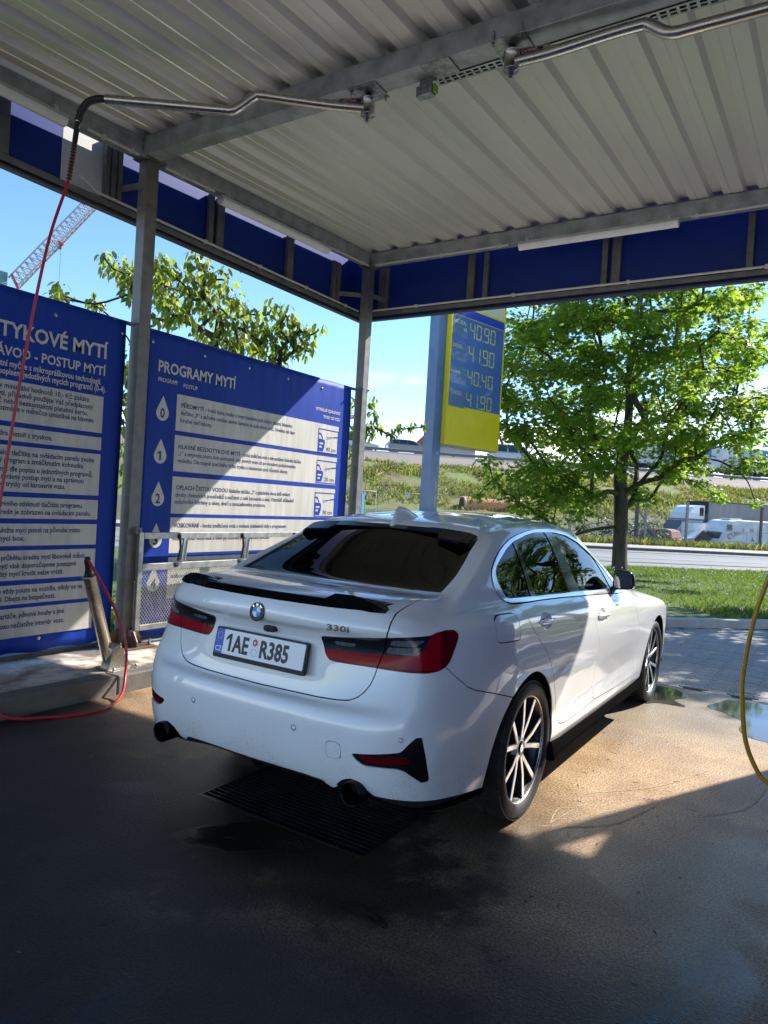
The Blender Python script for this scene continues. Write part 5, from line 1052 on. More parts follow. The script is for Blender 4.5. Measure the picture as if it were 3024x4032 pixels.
for i, (n, w_, c) in enumerate(((1.6, .5, .17), (3.3, .45, .235), (5.6, .55, .165), (7.2, .4, .225))): strip('tyre_track', [(n, .098 if n < 2 else .112 if n < 6 else .110), (n + w_, .103 if n < 2 else .118 if n < 5 else .108)], -60, 90, mat('track_asphalt_%d' % i, (c, c * .98, c * .93), .75, var=.1, scale=.8), 1, kind='structure')
DIRT = mat('weedy_dirt', (.10, .085, .055), .9, col2=(.06, .085, .022), scale=.7)
strip('verge', [(11.5, .22), (13, .12), (18, -.10), (26, .3), (30, 1.05)], -60, 110, DIRT, 60, .06, 3, kind='structure')
def bank_mat():
    m = mat('embankment_grass', (.115, .125, .025), .9); n = m.node_tree.nodes; l = m.node_tree.links; b = n['Principled BSDF']
    t = n.new('ShaderNodeTexCoord'); c = n.new('ShaderNodeValToRGB'); z = n.new('ShaderNodeTexNoise'); z.inputs['Scale'].default_value = .55; z.inputs['Detail'].default_value = 9; z.inputs['Roughness'].default_value = .72; l.new(t.outputs['Object'], z.inputs[0]); l.new(z.outputs[0], c.inputs[0])
    e = c.color_ramp.elements; e[0].position = .34; e[0].color = (.085, .062, .040, 1); e[1].position = .66; e[1].color = (.22, .25, .045, 1)
    for p, q in ((.43, (.17, .125, .075, 1)), (.47, (.15, .145, .04, 1)), (.54, (.16, .20, .035, 1)), (.60, (.105, .15, .025, 1))): x = e.new(p); x.color = q
    l.new(c.outputs[0], b.inputs['Base Color']); return m
BANK = bank_mat()
strip('embankment', [(30, 1.05), (32, 1.55), (34.5, 2.45), (37, 3.35), (39.5, 4.2), (41.5, 4.8), (43, 5.15)], -70, 120, BANK, 150, .16, 5, kind='structure')
strip('gravel_slope', [(43, 5.15), (44.3, 5.5), (45.6, 5.85), (47, 6.22)], -70, 120, mat('gravel', (.19, .18, .165), .85, col2=(.27, .19, .14), scale=.35, bump=.9, bscale=3.5), 190, .12, 6, kind='structure')
strip('highway', [(47, 6.22), (49, 6.55), (70, 6.55), (110, 5)], -90, 160, mat('highway_asphalt', (.12, .12, .118), .8), 2, kind='structure')
# ---- paving of interlocking blocks in front of the bay
mb = MB(); rg = random.Random(3); bw, bh, z = .2, .165, .018; iw = .022; e = .005
for i in range(-16, 30):
    for j in range(0, 40):
        x = i * bw; y = 3.545 + j * bh + (bh / 2 if i % 2 else 0)
        p = rp(0, 0); nn = (Vector((x, y, 0)) - RO).dot(RN)
        if nn > -9.80 or x < -3.15 or (x < .2 and y > 5.2): continue
        y0, y1 = y + e, y + bh - e; xa, xb = x - iw, x + bw + iw; xm, xn = x + iw, x + bw - iw; q = bh * .27; q2 = bh * .38
        if j == 0 and not i % 2: y0 = 3.535
        P = [(xa + e, y0), (xb - e, y0), (xb - e, y0 + q), (xn - e, y0 + q2), (xn - e, y1 - q2), (xb - e, y1 - q), (xb - e, y1), (xa + e, y1), (xa + e, y1 - q), (xm + e, y1 - q2), (xm + e, y0 + q2), (xa + e, y0 + q)]
        dz = rg.uniform(-.0015, .0015); mb.prism(P, z, Matrix.Translation((0, 0, -z + dz)), 0 if rg.random() < .6 else 1)
mb.build('paving', [mat('paver_grey', (.30, .285, .26), .75, var=.14, scale=18), mat('paver_warm', (.34, .305, .265), .75, var=.14, scale=18)], kind='structure')
mb = MB(); mb.add([Vector((-3.2, 3.50, -.012)), Vector((12, 3.50, -.012)), Vector((12, 20, -.012)), Vector((-3.2, 3.9, -.012))], [(0, 1, 2, 3)]); mb.build('paving_bed', mat('joint_sand', (.06, .065, .035), .9, var=.5, scale=30), kind='structure')
# ---- puddles
def blob(name, pts, z=.0022):
    P = catmull(pts, 6, True); n = len(P); c = np.mean(P, 0); mobj(name, [(c[0], c[1], z)] + [(p[0], p[1], z) for p in P], [(0, i + 1, (i + 1) % n + 1) for i in range(n)], WAT, kind='structure')
WAT = mat('standing_water', (.075, .07, .062), .05, spec=.5)
blob('puddle', [(.62, 3.35), (.85, 3.46), (1.02, 3.40), (1.12, 3.22), (1.05, 3.02), (1.16, 2.86), (.96, 2.82), (.86, 2.72), (.72, 2.95)]); blob('puddle', [(1.36, 3.22), (1.44, 3.40), (1.80, 3.46), (2.4, 3.44), (2.5, 2.9), (2.0, 2.35), (1.72, 2.30), (1.60, 2.45), (1.58, 2.75), (1.44, 2.90), (1.30, 3.02)])
# ---------------------------------------------------------------- leaves and trees
def leafmat(name, c, tr, rough=.45):
    m = bpy.data.materials.new(name); m.use_nodes = True; n = m.node_tree.nodes; l = m.node_tree.links; n.clear()
    o = n.new('ShaderNodeOutputMaterial'); p = n.new('ShaderNodeBsdfPrincipled'); p.inputs['Base Color'].default_value = (*c, 1); p.inputs['Roughness'].default_value = rough; p.inputs['Specular IOR Level'].default_value = .35
    t = n.new('ShaderNodeBsdfTranslucent'); t.inputs[0].default_value = (*tr, 1); a = n.new('ShaderNodeMixShader'); a.inputs[0].default_value = .55
    l.new(p.outputs[0], a.inputs[1]); l.new(t.outputs[0], a.inputs[2]); l.new(a.outputs[0], o.inputs[0]); return m
BARK = mat('bark', (.060, .048, .036), .9, var=.45, scale=10, bump=.8, bscale=24, stretch=(1, 1, .25)); BARKC = mat('cherry_bark', (.05, .036, .032), .8, var=.35, scale=18, bump=.4)
def grow(trunk, anchors, bf=.35):
    """balanced minimum spanning tree from the trunk nodes out to every anchor -> nodes, parents"""
    N = [np.array(p, float) for p in trunk]; par = [-1] + list(range(len(trunk) - 1)); plen = [0.]
    for i in range(1, len(N)): plen.append(plen[-1] + np.linalg.norm(N[i] - N[i - 1]))
    A = [np.array(a, float) for a in anchors]; todo = list(range(len(A))); best = {}
    def cost(a, i): return np.linalg.norm(a - N[i]) * (1.0 if i < len(trunk) else 1.) + bf * plen[i]
    lo = max(0, len(trunk) - 3)
    for k in todo: best[k] = min(((cost(A[k], i), i) for i in range(min(2, len(trunk) - 1), len(trunk))), key=lambda t: t[0])
    while todo:
        k = min(todo, key=lambda q: best[q][0]); i = best[k][1]; todo.remove(k)
        # a bend half way keeps limbs from being ruler-straight
        d = A[k] - N[i]; L_ = np.linalg.norm(d)
        if L_ > .5:
            m_ = N[i] + d * .5 + np.array([0, 0, .10 * L_]) + np.random.uniform(-.06, .06, 3) * L_; N.append(m_); par.append(i); plen.append(plen[i] + L_ * .52); i = len(N) - 1
        N.append(A[k]); par.append(i); plen.append(plen[i] + L_ * .52 if L_ > .5 else plen[i] + L_); j = len(N) - 1
        for q in todo:
            c = cost(A[q], j)
            if c < best[q][0]: best[q] = (c, j)
    return N, par
def branches(N, par, r0, rt, trunk_r=None, sides=6, p=2.2):
    n = len(N); cnt = [0.] * n; ch = [[] for _ in range(n)]
    for i in range(1, n): ch[par[i]].append(i)
    leaf = [rt ** p] * n; acc = [0.] * n
    order = []; st = [0]
    while st: i = st.pop(); order.append(i); st += ch[i]
    for i in reversed(order): acc[i] = (sum(acc[c] for c in ch[i]) if ch[i] else rt ** p)
    R = [a ** (1 / p) for a in acc]; k = r0 / R[0]; R = [max(rt, r * k if r * k > rt * 1.5 else r) for r in R]
    if trunk_r:
        for i, r in enumerate(trunk_r): R[i] = r
    mb = MB()
    done = [False] * n
    for i in order:      # chains following the thickest child
        for c in sorted(ch[i], key=lambda q: -R[q]):
            if done[c]: continue
            path = [i, c]; done[c] = True; q = c
            while ch[q]:
                m_ = max(ch[q], key=lambda t: R[t])
                if done[m_]: break
                done[m_] = True; path.append(m_); q = m_
            pts = [N[t] for t in path]; rs = [min(R[t], R[path[1]] * 1.12) if a == 0 and path[0] != 0 else R[t] for a, t in enumerate(path)]
            sm = catmull(pts, 3) if len(pts) > 2 else pts; rr = list(np.interp(np.linspace(0, len(pts) - 1, len(sm)), range(len(pts)), rs))
            mb.tube([Vector(s) for s in sm], [float(r) for r in rr], sides if rs[0] > .03 else 4, cap=False)
    return mb
MAPLE = [(0, -.5), (.10, -.30), (.34, -.36), (.26, -.14), (.52, .08), (.27, .12), (.20, .22), (.30, .40), (.09, .30), (0, .58), (-.09, .30), (-.30, .40), (-.20, .22), (-.27, .12), (-.52, .08), (-.26, -.14), (-.34, -.36), (-.10, -.30)]
OVAL = [(0, -.5), (.16, -.30), (.22, 0), (.15, .28), (0, .56), (-.15, .28), (-.22, 0), (-.16, -.30)]
def leaves(clumps, per, rad, size, shape, droop, rg, mats, flat=.55):
    V = []; F = []; M_ = []; k = len(shape); sh = np.array(shape); cr_ = np.abs(sh[:, 0])
    for c, sc in clumps:
        for _ in range(int(per * sc)):
            d = np.array([rg.gauss(0, 1), rg.gauss(0, 1), rg.gauss(0, 1)]); d /= np.linalg.norm(d) + 1e-9; r = rad * sc ** .5 * rg.random() ** .45; pos = np.array(c) + d * r * np.array([1, 1, flat])
            nrm = np.array([rg.gauss(0, .55), rg.gauss(0, .55), 1.]) + d * .6; nrm /= np.linalg.norm(nrm)
            ax_ = np.array([d[0], d[1], -droop + rg.gauss(0, .35)]) + np.array([rg.gauss(0, .5), rg.gauss(0, .5), 0]); ax_ -= nrm * ax_.dot(nrm) * (.9 if droop < 1 else .25); ax_ /= np.linalg.norm(ax_) + 1e-9
            sd = np.cross(ax_, nrm); sd /= np.linalg.norm(sd) + 1e-9; nn = np.cross(sd, ax_); s_ = size * rg.uniform(.65, 1.2); fold = rg.uniform(.05, .45)
            o = len(V); V += [tuple(pos + (sd * x + ax_ * y + nn * (abs(x) * fold - .12 * y * y)) * s_) for x, y in shape]; F.append(tuple(range(o, o + k))); M_.append(rg.randrange(len(mats)))
    mb = MB(); mb.V = V; mb.F = F; mb.M = M_; mb.sm = [False] * len(F); return mb
MLEAF = [leafmat('maple_leaf_a', (.085, .165, .018), (.36, .54, .035)), leafmat('maple_leaf_b', (.060, .130, .016), (.26, .44, .030)), leafmat('maple_leaf_c', (.11, .18, .02), (.46, .60, .05))]
FW_ = Vector((-.536, .844, 0)); RT = Vector((.844, .536, 0))
def maple(base, seed, n, label, lob=True, scale=1., zc=5.0, zr=4.4, zmin=1.6, per=125):
    rg = random.Random(seed); np.random.seed(seed); B = Vector(base); cl = []
    def inside(a, b_, z):
        h = (z - zc) / zr; R_ = 3.75 * math.sqrt(max(0, 1 - h * h)) * (1.0 if z > 3 else .9)
        return R_
    while len(cl) < n:
        z = rg.uniform(zmin, zc + zr * .98); R_ = inside(0, 0, z) ; r = R_ * math.sqrt(rg.uniform(.06, 1.0)); a = rg.uniform(0, 2 * math.pi)
        R_n = r * (1 + .16 * math.sin(3 * a + z * 1.3 + seed) + .10 * math.sin(5 * a - z * 2.1))
        p = B + RT * (R_n * math.cos(a) * scale) + FW_ * (R_n * math.sin(a) * scale) + Vector((0, 0, z))
        if z < 3.0 and abs(R_n * math.cos(a)) < .9 or (R_n * math.cos(a) > .7 and z < 3.25): continue
        if min([(p - q[0]).length for q in cl] + [9]) < .36: continue
        cl.append((p, rg.uniform(.55, 1.35)))
    if lob:
        for dx, dz, s_ in ((-3.3, 2.2, .9), (-2.9, 1.9, 1.), (-3.4, 2.7, .8), (-2.5, 1.6, 1.1), (-2.0, 1.35, 1.1), (-1.6, 1.05, .9), (-2.2, .95, .8), (-1.3, 1.5, .9), (-2.7, 2.4, 1.1), (-1.9, 1.9, 1.), (-3.7, 1.75, .5), (-1.5, .75, .6), (.8, 1.95, .5), (.6, 2.2, .6), (1.0, 2.75, .9), (1.35, 2.6, .8), (1.7, 2.75, .9), (2.5, 2.8, .8), (2.9, 3.0, .9), (1.2, 3.05, 1.), (2.1, 3.1, 1.), (3.3, 2.9, .6), (.75, 2.5, .7), (.5, 1.9, .5), (1.6, 2.5, .5), (2.0, 2.42, .45), (2.4, 2.22, .4), (2.8, 2.05, .3), (2.2, 2.85, .6), (1.5, 3.0, .7), (3.1, 1.95, .2)): cl.append((B + RT * dx + FW_ * rg.uniform(-.9, .9) + Vector((0, 0, dz)), s_))
    tr = [B + Vector((0, 0, z)) + RT * x for z, x in ((-.1, .10), (.35, .05), (1.2, .03), (2.0, -.02), (2.6, -.08), (3.3, .02), (4.3, .05), (5.4, .0), (6.5, .12), (7.6, .1))]
    N, par = grow([tuple(p) for p in tr], [tuple(c[0]) for c in cl], .30)
    root = empty('maple_tree', tuple(B), label, 'tree'); lo_ = np.array(B)
    N = [q - lo_ for q in N]; tb = branches(N, par, .19, .008, [.235, .195, .18, .175, .16, .13, .10, .075, .05, .03]); tb.build('trunk', BARK, root)
    clr = [(np.array(c) - lo_, s_) for c, s_ in cl]; mb = leaves(clr, per, .50, .138, MAPLE, .55, rg, MLEAF, .62); mb.build('crown', MLEAF, root)
    return root
maple((-2.66, 15.6, .08), 11, 400, 'broad green maple tree in the lawn strip beyond the white car')
maple((4.9, 13.4, .08), 23, 130, 'second maple beyond the right edge, reaching into view at the top right', False, .72, 4.9, 2.5, 2.6)
# ---- cherry behind the banners: anchors where its twigs carry leaves
CHL = [leafmat('cherry_leaf_a', (.12, .17, .025), (.38, .52, .05), .35), leafmat('cherry_leaf_b', (.08, .13, .02), (.32, .42, .04), .35), leafmat('cherry_leaf_c', (.15, .16, .04), (.46, .54, .07), .35)]
BLO = mat('faded_blossom', (.30, .16, .12), .7)
CAMP = Vector((2.11937, -3.38506, 1.51041))
CHP = [(-4.59, 2.59, 4.32, 0.6), (-4.39, 2.49, 4.14, 0.8), (-4.76, 2.78, 4.11, 0.9), (-4.52, 2.46, 3.9, 0.9), (-4.6, 2.16, 4.06, 0.7), (-5.04, 2.47, 4.03, 0.8), (-5.62, 3.06, 4.33, 0.8), (-5.52, 2.89, 4.09, 0.7), (-5.33, 3.03, 4.33, 0.6), (-4.58, 2.56, 3.82, 0.9), (-5.02, 2.83, 4.02, 0.8), (-4.55, 2.72, 3.98, 0.8), (-4.36, 2.69, 4.07, 0.7), (-4.19, 2.71, 4.05, 0.8), (-4.45, 2.69, 4.16, 0.7), (-5.18, 3.58, 4.25, 0.9), (-4.99, 3.54, 4.15, 0.9), (-4.9, 3.59, 4.12, 0.8), (-4.86, 3.62, 4.04, 0.7), (-4.34, 2.76, 3.76, 0.9), (-4.56, 2.79, 3.87, 0.7), (-4.98, 3.08, 3.93, 0.7), (-5.4, 2.86, 3.91, 0.9), (-5.44, 3.12, 3.8, 0.9), (-5.53, 3.07, 3.76, 0.9), (-4.43, 2.4, 3.57, 0.9), (-4.96, 3.06, 3.62, 1), (-4.94, 3.24, 3.82, 1), (-4.65, 3.15, 3.68, 1), (-4.19, 2.88, 3.61, 1), (-4.66, 3.07, 3.45, 1), (-4.14, 2.73, 3.31, 1), (-5.02, 3.76, 3.63, 1), (-5.22, 3.39, 3.6, 0.9), (-4.5, 3.4, 3.83, 0.7), (-4.18, 3.16, 3.77, 0.7), (-4.78, 3.93, 3.9, 0.9), (-4.52, 3.44, 3.64, 1), (-4.77, 3.88, 3.64, 1), (-4.65, 3.92, 3.51, 1), (-4.33, 3.73, 4, 0.5), (-4.39, 3.68, 3.89, 0.5), (-4.39, 3.68, 3.62, 0.9), (-4.3, 3.76, 3.58, 1), (-4.25, 3.81, 3.74, 0.9), (-4.19, 3.85, 3.91, 0.7), (-4.4, 4.07, 3.86, 0.9), (-4.15, 3.89, 3.59, 1), (-4.1, 3.93, 3.82, 0.7), (-4.05, 3.98, 3.73, 0.8), (-4.22, 3.83, 3.46, 1), (-4.29, 3.77, 3.33, 1), (-4.23, 3.82, 3.3, 1), (-4.08, 3.95, 3.52, 0.9), (-4.37, 4.48, 3.61, 0.9), (-3.95, 4.06, 3.68, 0.6), (-3.86, 4.13, 3.75, 0.4), (-3.94, 4.06, 3.46, 0.7), (-4.42, 3.66, 3.52, 0.9), (-4.11, 3.92, 3.42, 0.9), (-4.28, 3.18, 3.37, 1), (-4.63, 3.72, 3.43, 1), (-4.3, 3.09, 3.31, 1), (-5.26, 2.59, 3.65, 0.8), (-5.68, 2.95, 4.02, 0.8), (-5.04, 1.67, 4.1, 0.45), (-4.92, 1.73, 3.96, 0.8), (-5.1, 1.94, 4.05, 0.8), (-5.76, 2.49, 4.23, 0.8), (-5.53, 2.39, 4.11, 0.9), (-5.03, 2.06, 3.88, 1), (-5.14, 2.16, 3.84, 0.9), (-4.94, 2.01, 3.98, 0.7), (-5.15, 2.48, 4.17, 0.8), (-4.59, 2.1, 4.04, 0.8), (-5.35, 2.83, 4.38, 0.7), (-5.66, 2.96, 4.19, 0.9), (-5.7, 3.06, 4.2, 0.9), (-5.34, 2.94, 4.07, 1), (-5.67, 3.11, 3.99, 0.9), (-4.47, 2.19, 3.52, 1), (-5.54, 1.46, 3.68, 0.7), (-6.47, 2.02, 3.88, 0.7), (-6.15, 1.96, 3.81, 0.6), (-5.49, 1.89, 3.67, 0.6), (-6.17, 2.4, 3.84, 0.6), (-5.49, 2.46, 3.86, 0.7), (-5.76, 2.63, 3.12, 0.8), (-5.1, 2.11, 2.77, 0.8), (-4.94, 2.05, 2.55, 0.9), (-5.28, 2.27, 2.34, 0.8), (-4.87, 2, 2.04, 0.9), (-5.19, 2.23, 1.78, 0.7), (-5.92, 2.79, 3.4, 0.8), (-5.08, 2.24, 1.57, 0.5), (-4.63, 1.97, 2.73, 0.9), (-4.58, 2.12, 2.46, 0.9), (-4.98, 1.94, 2.44, 0.8), (-5.83, 2.44, 2.86, 0.8), (-5.35, 1.95, 2.82, 0.8), (-4.73, 2.56, 2.84, 0.9), (-4.3, 2.57, 2.82, 0.9), (-5.1, 3.78, 3, 0.9), (-4.24, 3.37, 2.86, 0.9), (-4.22, 3.83, 2.91, 0.9), (-3.96, 4.05, 2.87, 0.8), (-4.43, 2.33, 2.34, 0.8), (-4.26, 2.78, 2.25, 0.8), (-4.5, 3.69, 2.35, 0.8), (-4.07, 3.96, 2.45, 0.7), (-3.69, 4.26, 2.89, 0.8), (-3.67, 4.77, 2.83, 0.9), (-3.64, 4.79, 2.48, 0.8), (-3.77, 4.94, 2.21, 0.6), (-3.81, 4.67, 2.64, 0.8)]
CHF = [(-4.73, 6.37, 2.72, 0.7), (-4.75, 6.54, 2.68, 0.7), (-4.51, 6.44, 2.6, 0.6), (-4.63, 6.77, 2.65, 0.6), (-4.48, 6.5, 2.67, 0.5), (-4.3, 6.45, 2.7, 0.5), (-4.2, 6.64, 2.65, 0.8), (-4.07, 6.46, 2.59, 0.5), (-4.13, 6.69, 2.74, 0.6), (-4, 6.65, 2.75, 0.6), (-4.12, 7.02, 2.79, 0.6), (-4.02, 7.04, 2.8, 0.4), (-3.79, 6.95, 2.8, 0.4), (-4.42, 6.22, 2.71, 0.8), (-4.41, 6.33, 3.12, 0.9), (-4.36, 6.36, 2.95, 0.8), (-4.37, 6.35, 2.74, 0.8)]
rg = random.Random(4); np.random.seed(4)
CB = Vector((-4.75, 3.05, -.05)); cl = [(Vector(p[:3]), p[3]) for p in CHP] + [(Vector(p[:3]), p[3] * .6) for p in CHF]
tr = [CB + Vector((0, 0, z)) + RT * x for z, x in ((0, .05), (.7, .03), (1.4, 0), (2.0, .02), (2.6, .06), (3.3, .05), (4.0, .1))]
N, par = grow([tuple(p) for p in tr], [tuple(c[0]) for c in cl], .32); root = empty('cherry_tree', tuple(CB), 'leafy cherry tree with drooping leaves rising behind the blue programme banner', 'tree'); lo_ = np.array(CB); N = [q - lo_ for q in N]
branches(N, par, .075, .006, [.09, .08, .07, .06, .045, .03, .016]).build('trunk', BARKC, root)
clr = [(np.array(c) - lo_, s_) for c, s_ in cl]; leaves(clr, 30, .19, .118, OVAL, 1.5, rg, CHL, .85).build('crown', CHL, root)
mb = MB()
for c, s_ in clr:
    for _ in range(int(7 * s_)):
        q = np.array(c) + np.random.normal(0, .07, 3); r = rg.uniform(.008, .016); mb.add([Vector(q + v) for v in (np.array([r, 0, 0]), np.array([0, r, 0]), np.array([-r, 0, 0]), np.array([0, -r, 0]), np.array([0, 0, r]), np.array([0, 0, -r]))], [(0, 1, 4), (1, 2, 4), (2, 3, 4), (3, 0, 4), (1, 0, 5), (2, 1, 5), (3, 2, 5), (0, 3, 5)])
mb.build('blossom', BLO, root)
# ---------------------------------------------------------------- grass
def blades(name, gen, n, h, mats, w_=.006, seed=1):
    rg = random.Random(seed); V = []; F = []; M_ = []
    for _ in range(n):
        x, y, z, k = gen(rg); a = rg.uniform(0, 6.283); hh = h * rg.uniform(.5, 1.25) * k; lx, ly = rg.gauss(0, .45) * hh, rg.gauss(0, .45) * hh; ww = w_ * rg.uniform(.7, 1.4) * k; dx, dy = math.cos(a) * ww, math.sin(a) * ww; o = len(V)
        V += [(x - dx, y - dy, z), (x + dx, y + dy, z), (x + lx * .4 + dx * .6, y + ly * .4 + dy * .6, z + hh * .6), (x + lx, y + ly, z + hh)]; F.append((o, o + 1, o + 2)); F.append((o, o + 2, o + 3)); M_ += [rg.randrange(len(mats))] * 2
    mb = MB(); mb.V = V; mb.F = F; mb.M = M_; mb.sm = [False] * len(F); o = mb.build(name, mats); o['kind'] = 'stuff'; return o
GR = [leafmat('grass_a', (.060, .120, .016), (.15, .26, .02)), leafmat('grass_b', (.085, .140, .022), (.20, .30, .03)), leafmat('grass_c', (.115, .130, .035), (.20, .22, .04)), leafmat('grass_d', (.045, .095, .014), (.11, .20, .018))]
def g_lawn(rg):
    while True:
        s = rg.uniform(-4.5, 9.0); n = rg.uniform(-9.5, -.15); p = rp(s, n)
        if p.x > -3.2 - .2 * p.y * 0: 
            d = (p - CAMP); a = d.dot(RT) / max(.1, d.dot(FW_))
            if a > .25: return p.x, p.y, .082 + .012 * math.sin(p.x * 1.3), 1.0
blades('lawn_grass', g_lawn, 62000, .075, GR, .0075, 2)
def g_left(rg):
    while True:
        x = rg.uniform(-7.5, -3.32); y = rg.uniform(-2.2, 6.0)
        if rg.random() < math.exp((x + 3.3) * .35): return x, y, -.06, 1.5
blades('rough_grass', g_left, 16000, .13, GR, .009, 3)
def g_bank(rg):
    while True:
        s = rg.uniform(-8, 60); n = rg.uniform(31, 43.3); z = np.interp(n, (30, 32, 34.5, 37, 39.5, 41.5, 43, 45), (1.05, 1.55, 2.45, 3.35, 4.2, 4.8, 5.15, 5.6)); 
        if math.sin(s * .9 + n * .7) + math.sin(s * .37 - n * 1.1) + rg.uniform(-1, 1) > -.2: p = rp(s, n); return p.x, p.y, z - .05, rg.uniform(.6, 1.6)
BG = [leafmat('bank_grass_a', (.18, .22, .03), (.32, .38, .05)), leafmat('bank_grass_b', (.24, .23, .06), (.32, .30, .07)), leafmat('bank_grass_c', (.09, .14, .02), (.15, .22, .03)), leafmat('bank_straw', (.26, .21, .10), (.15, .12, .06))]
blades('bank_grass', g_bank, 42000, .27, BG, .042, 5)
def g_verge(rg):
    s = rg.uniform(3, 30); n = rg.uniform(11.55, 13.2) if rg.random() < .55 else rg.uniform(13, 19.5); p = rp(s, n); return p.x, p.y, float(np.interp(n, (11.5, 13, 18, 26), (.2, .1, -.12, .3))), rg.uniform(.5, 1.7)
blades('verge_weeds', g_verge, 15000, .26, [BG[0], BG[1], BG[3], GR[1]], .014, 6)
mb = MB(); rg = random.Random(8)
for _ in range(210):
    n = rg.choice((rg.uniform(-4.5, -1.2), rg.uniform(-3, -2), rg.uniform(-8, -1))); s = rg.uniform(-3, 8); p = rp(s, n); hh = rg.uniform(.09, .17); r = rg.uniform(.012, .022); mb.tube([p + Vector((0, 0, .08)), p + Vector((.01, 0, .08 + hh))], .002, 4, 1); mb.lathe([(0, r), (r * .7, r * .7), (r, 0), (r * .7, -r * .7), (0, -r)], Matrix.Translation(p + Vector((.01, 0, .08 + hh))), 6, 2 if rg.random() < .06 else 0)
o = mb.build('dandelion_flowers', [mat('dandelion_clock', (.75, .75, .72), .8), mat('stalk', (.12, .16, .04), .7), mat('dandelion_yellow', (.8, .55, .02), .6)]); o['kind'] = 'stuff'
# bushes at the foot of the bank
def bush(loc, size, n, label, seed, dark=1.):
    rg = random.Random(seed); np.random.seed(seed); B = np.array(loc); cl = [(np.array([rg.uniform(-1, 1) * size[0], rg.uniform(-1, 1) * size[1], size[2] * rg.uniform(.2, 1.0)]), rg.uniform(.6, 1.2)) for _ in range(n)]
    r = empty('bush', tuple(loc), label, 'bush'); N, par = grow([(0, 0, 0), (0, 0, .2 * size[2])], [tuple(c[0]) for c in cl], .3); branches(N, par, .05, .008).build('stems', BARK, r); leaves(cl, 46, .5, .17, OVAL, .4, rg, BUL, .8).build('foliage', BUL, r); return r
BUL = [leafmat('bush_leaf_a', (.035, .055, .016), (.07, .11, .02)), leafmat('bush_leaf_b', (.055, .075, .02), (.11, .14, .03))]
bush(tuple(rp(10.2, 15.2, -.05)), (1.6, .9, 1.5), 22, 'dark bush behind the maple trunk left of the rusty car wreck', 31); bush(tuple(rp(6.2, 14, 0)), (1.4, 1.0, 1.5), 20, 'dark bush under the low maple boughs beyond the car roof', 33); bush(tuple(rp(17.6, 25.5, .25)), (1.6, .8, 1.15), 18, 'green bush behind the wreck beside the box truck', 35)
bush(tuple(rp(4.8, 88, 8.2)), (4.5, 1.5, 2.6), 26, 'pale shrubs on the skyline behind the highway', 37)
# ---------------------------------------------------------------- price sign
ph = math.radians(78); st_ = Vector((math.cos(ph), math.sin(ph), 0)); sn_ = Vector((st_.y, -st_.x, 0)); SP = Vector((-4.91, 9.87, 0)); ST = Matrix((st_, Vector((0, 0, 1)), sn_)).transposed().to_4x4(); ST.translation = Vector((0, 0, 0))
sg = empty('price_sign', tuple(SP), 'yellow and blue fuel price sign on a steel-blue post behind the car roof', 'price sign')
YEL = mat('sign_yellow', (.95, .70, .008), .45, coat=.1, var=.03); SBL = mat('sign_blue', (.07, .15, .38), .3, coat=.3); SHD = mat('sign_header_blue', (.02, .06, .42), .3); SCR = mat('sign_cream', (.74, .70, .44), .4); SEG = mat('segment_yellow', (.62, .58, .13), .5); STX = mat('sign_lettering', (.60, .57, .38), .5); SPN = mat('sign_panel_grey_blue', (.12, .18, .32), .25, coat=.6)
def fb(a, b_, z0, z1, d0, d1, name, m, parent): mb = MB(); mb.box((a, z0, d0), (b_, z1, d1), T=ST, bev=0); return mb.build(name, m, parent)
cab = fb(0, 1.90, 2.82, 6.9, -.22, 0, 'cabinet', YEL, sg); fb(.02, 1.88, 2.80, 2.817, -.20, -.02, 'bottom_channel', PLAST, cab)
fb(.03, 1.865, 3.67, 5.56, .001, .006, 'display_panel', SBL, sg); fb(.03, 1.865, 5.575, 5.752, .001, .007, 'header_band', SHD, sg); fb(.06, 1.84, 5.80, 6.85, .001, .006, 'top_panel', SCR, sg)
fb(0, 1.9, 2.82, 2.85, .0005, .016, 'edge_trim', YEL, cab); fb(1.872, 1.9, 2.85, 6.9, .0005, .016, 'edge_trim', YEL, cab); fb(0, .028, 2.85, 6.9, .0005, .016, 'edge_trim', YEL, cab)
rows = [(5.165, 5.49, '40.90'), (4.66, 5.0, '41.90'), (4.172, 4.475, '40.40'), (3.685, 3.99, '41.90')]
SEGS = {'0': 'abcdef', '1': 'bc', '4': 'bcfg', '9': 'abcdfg'}
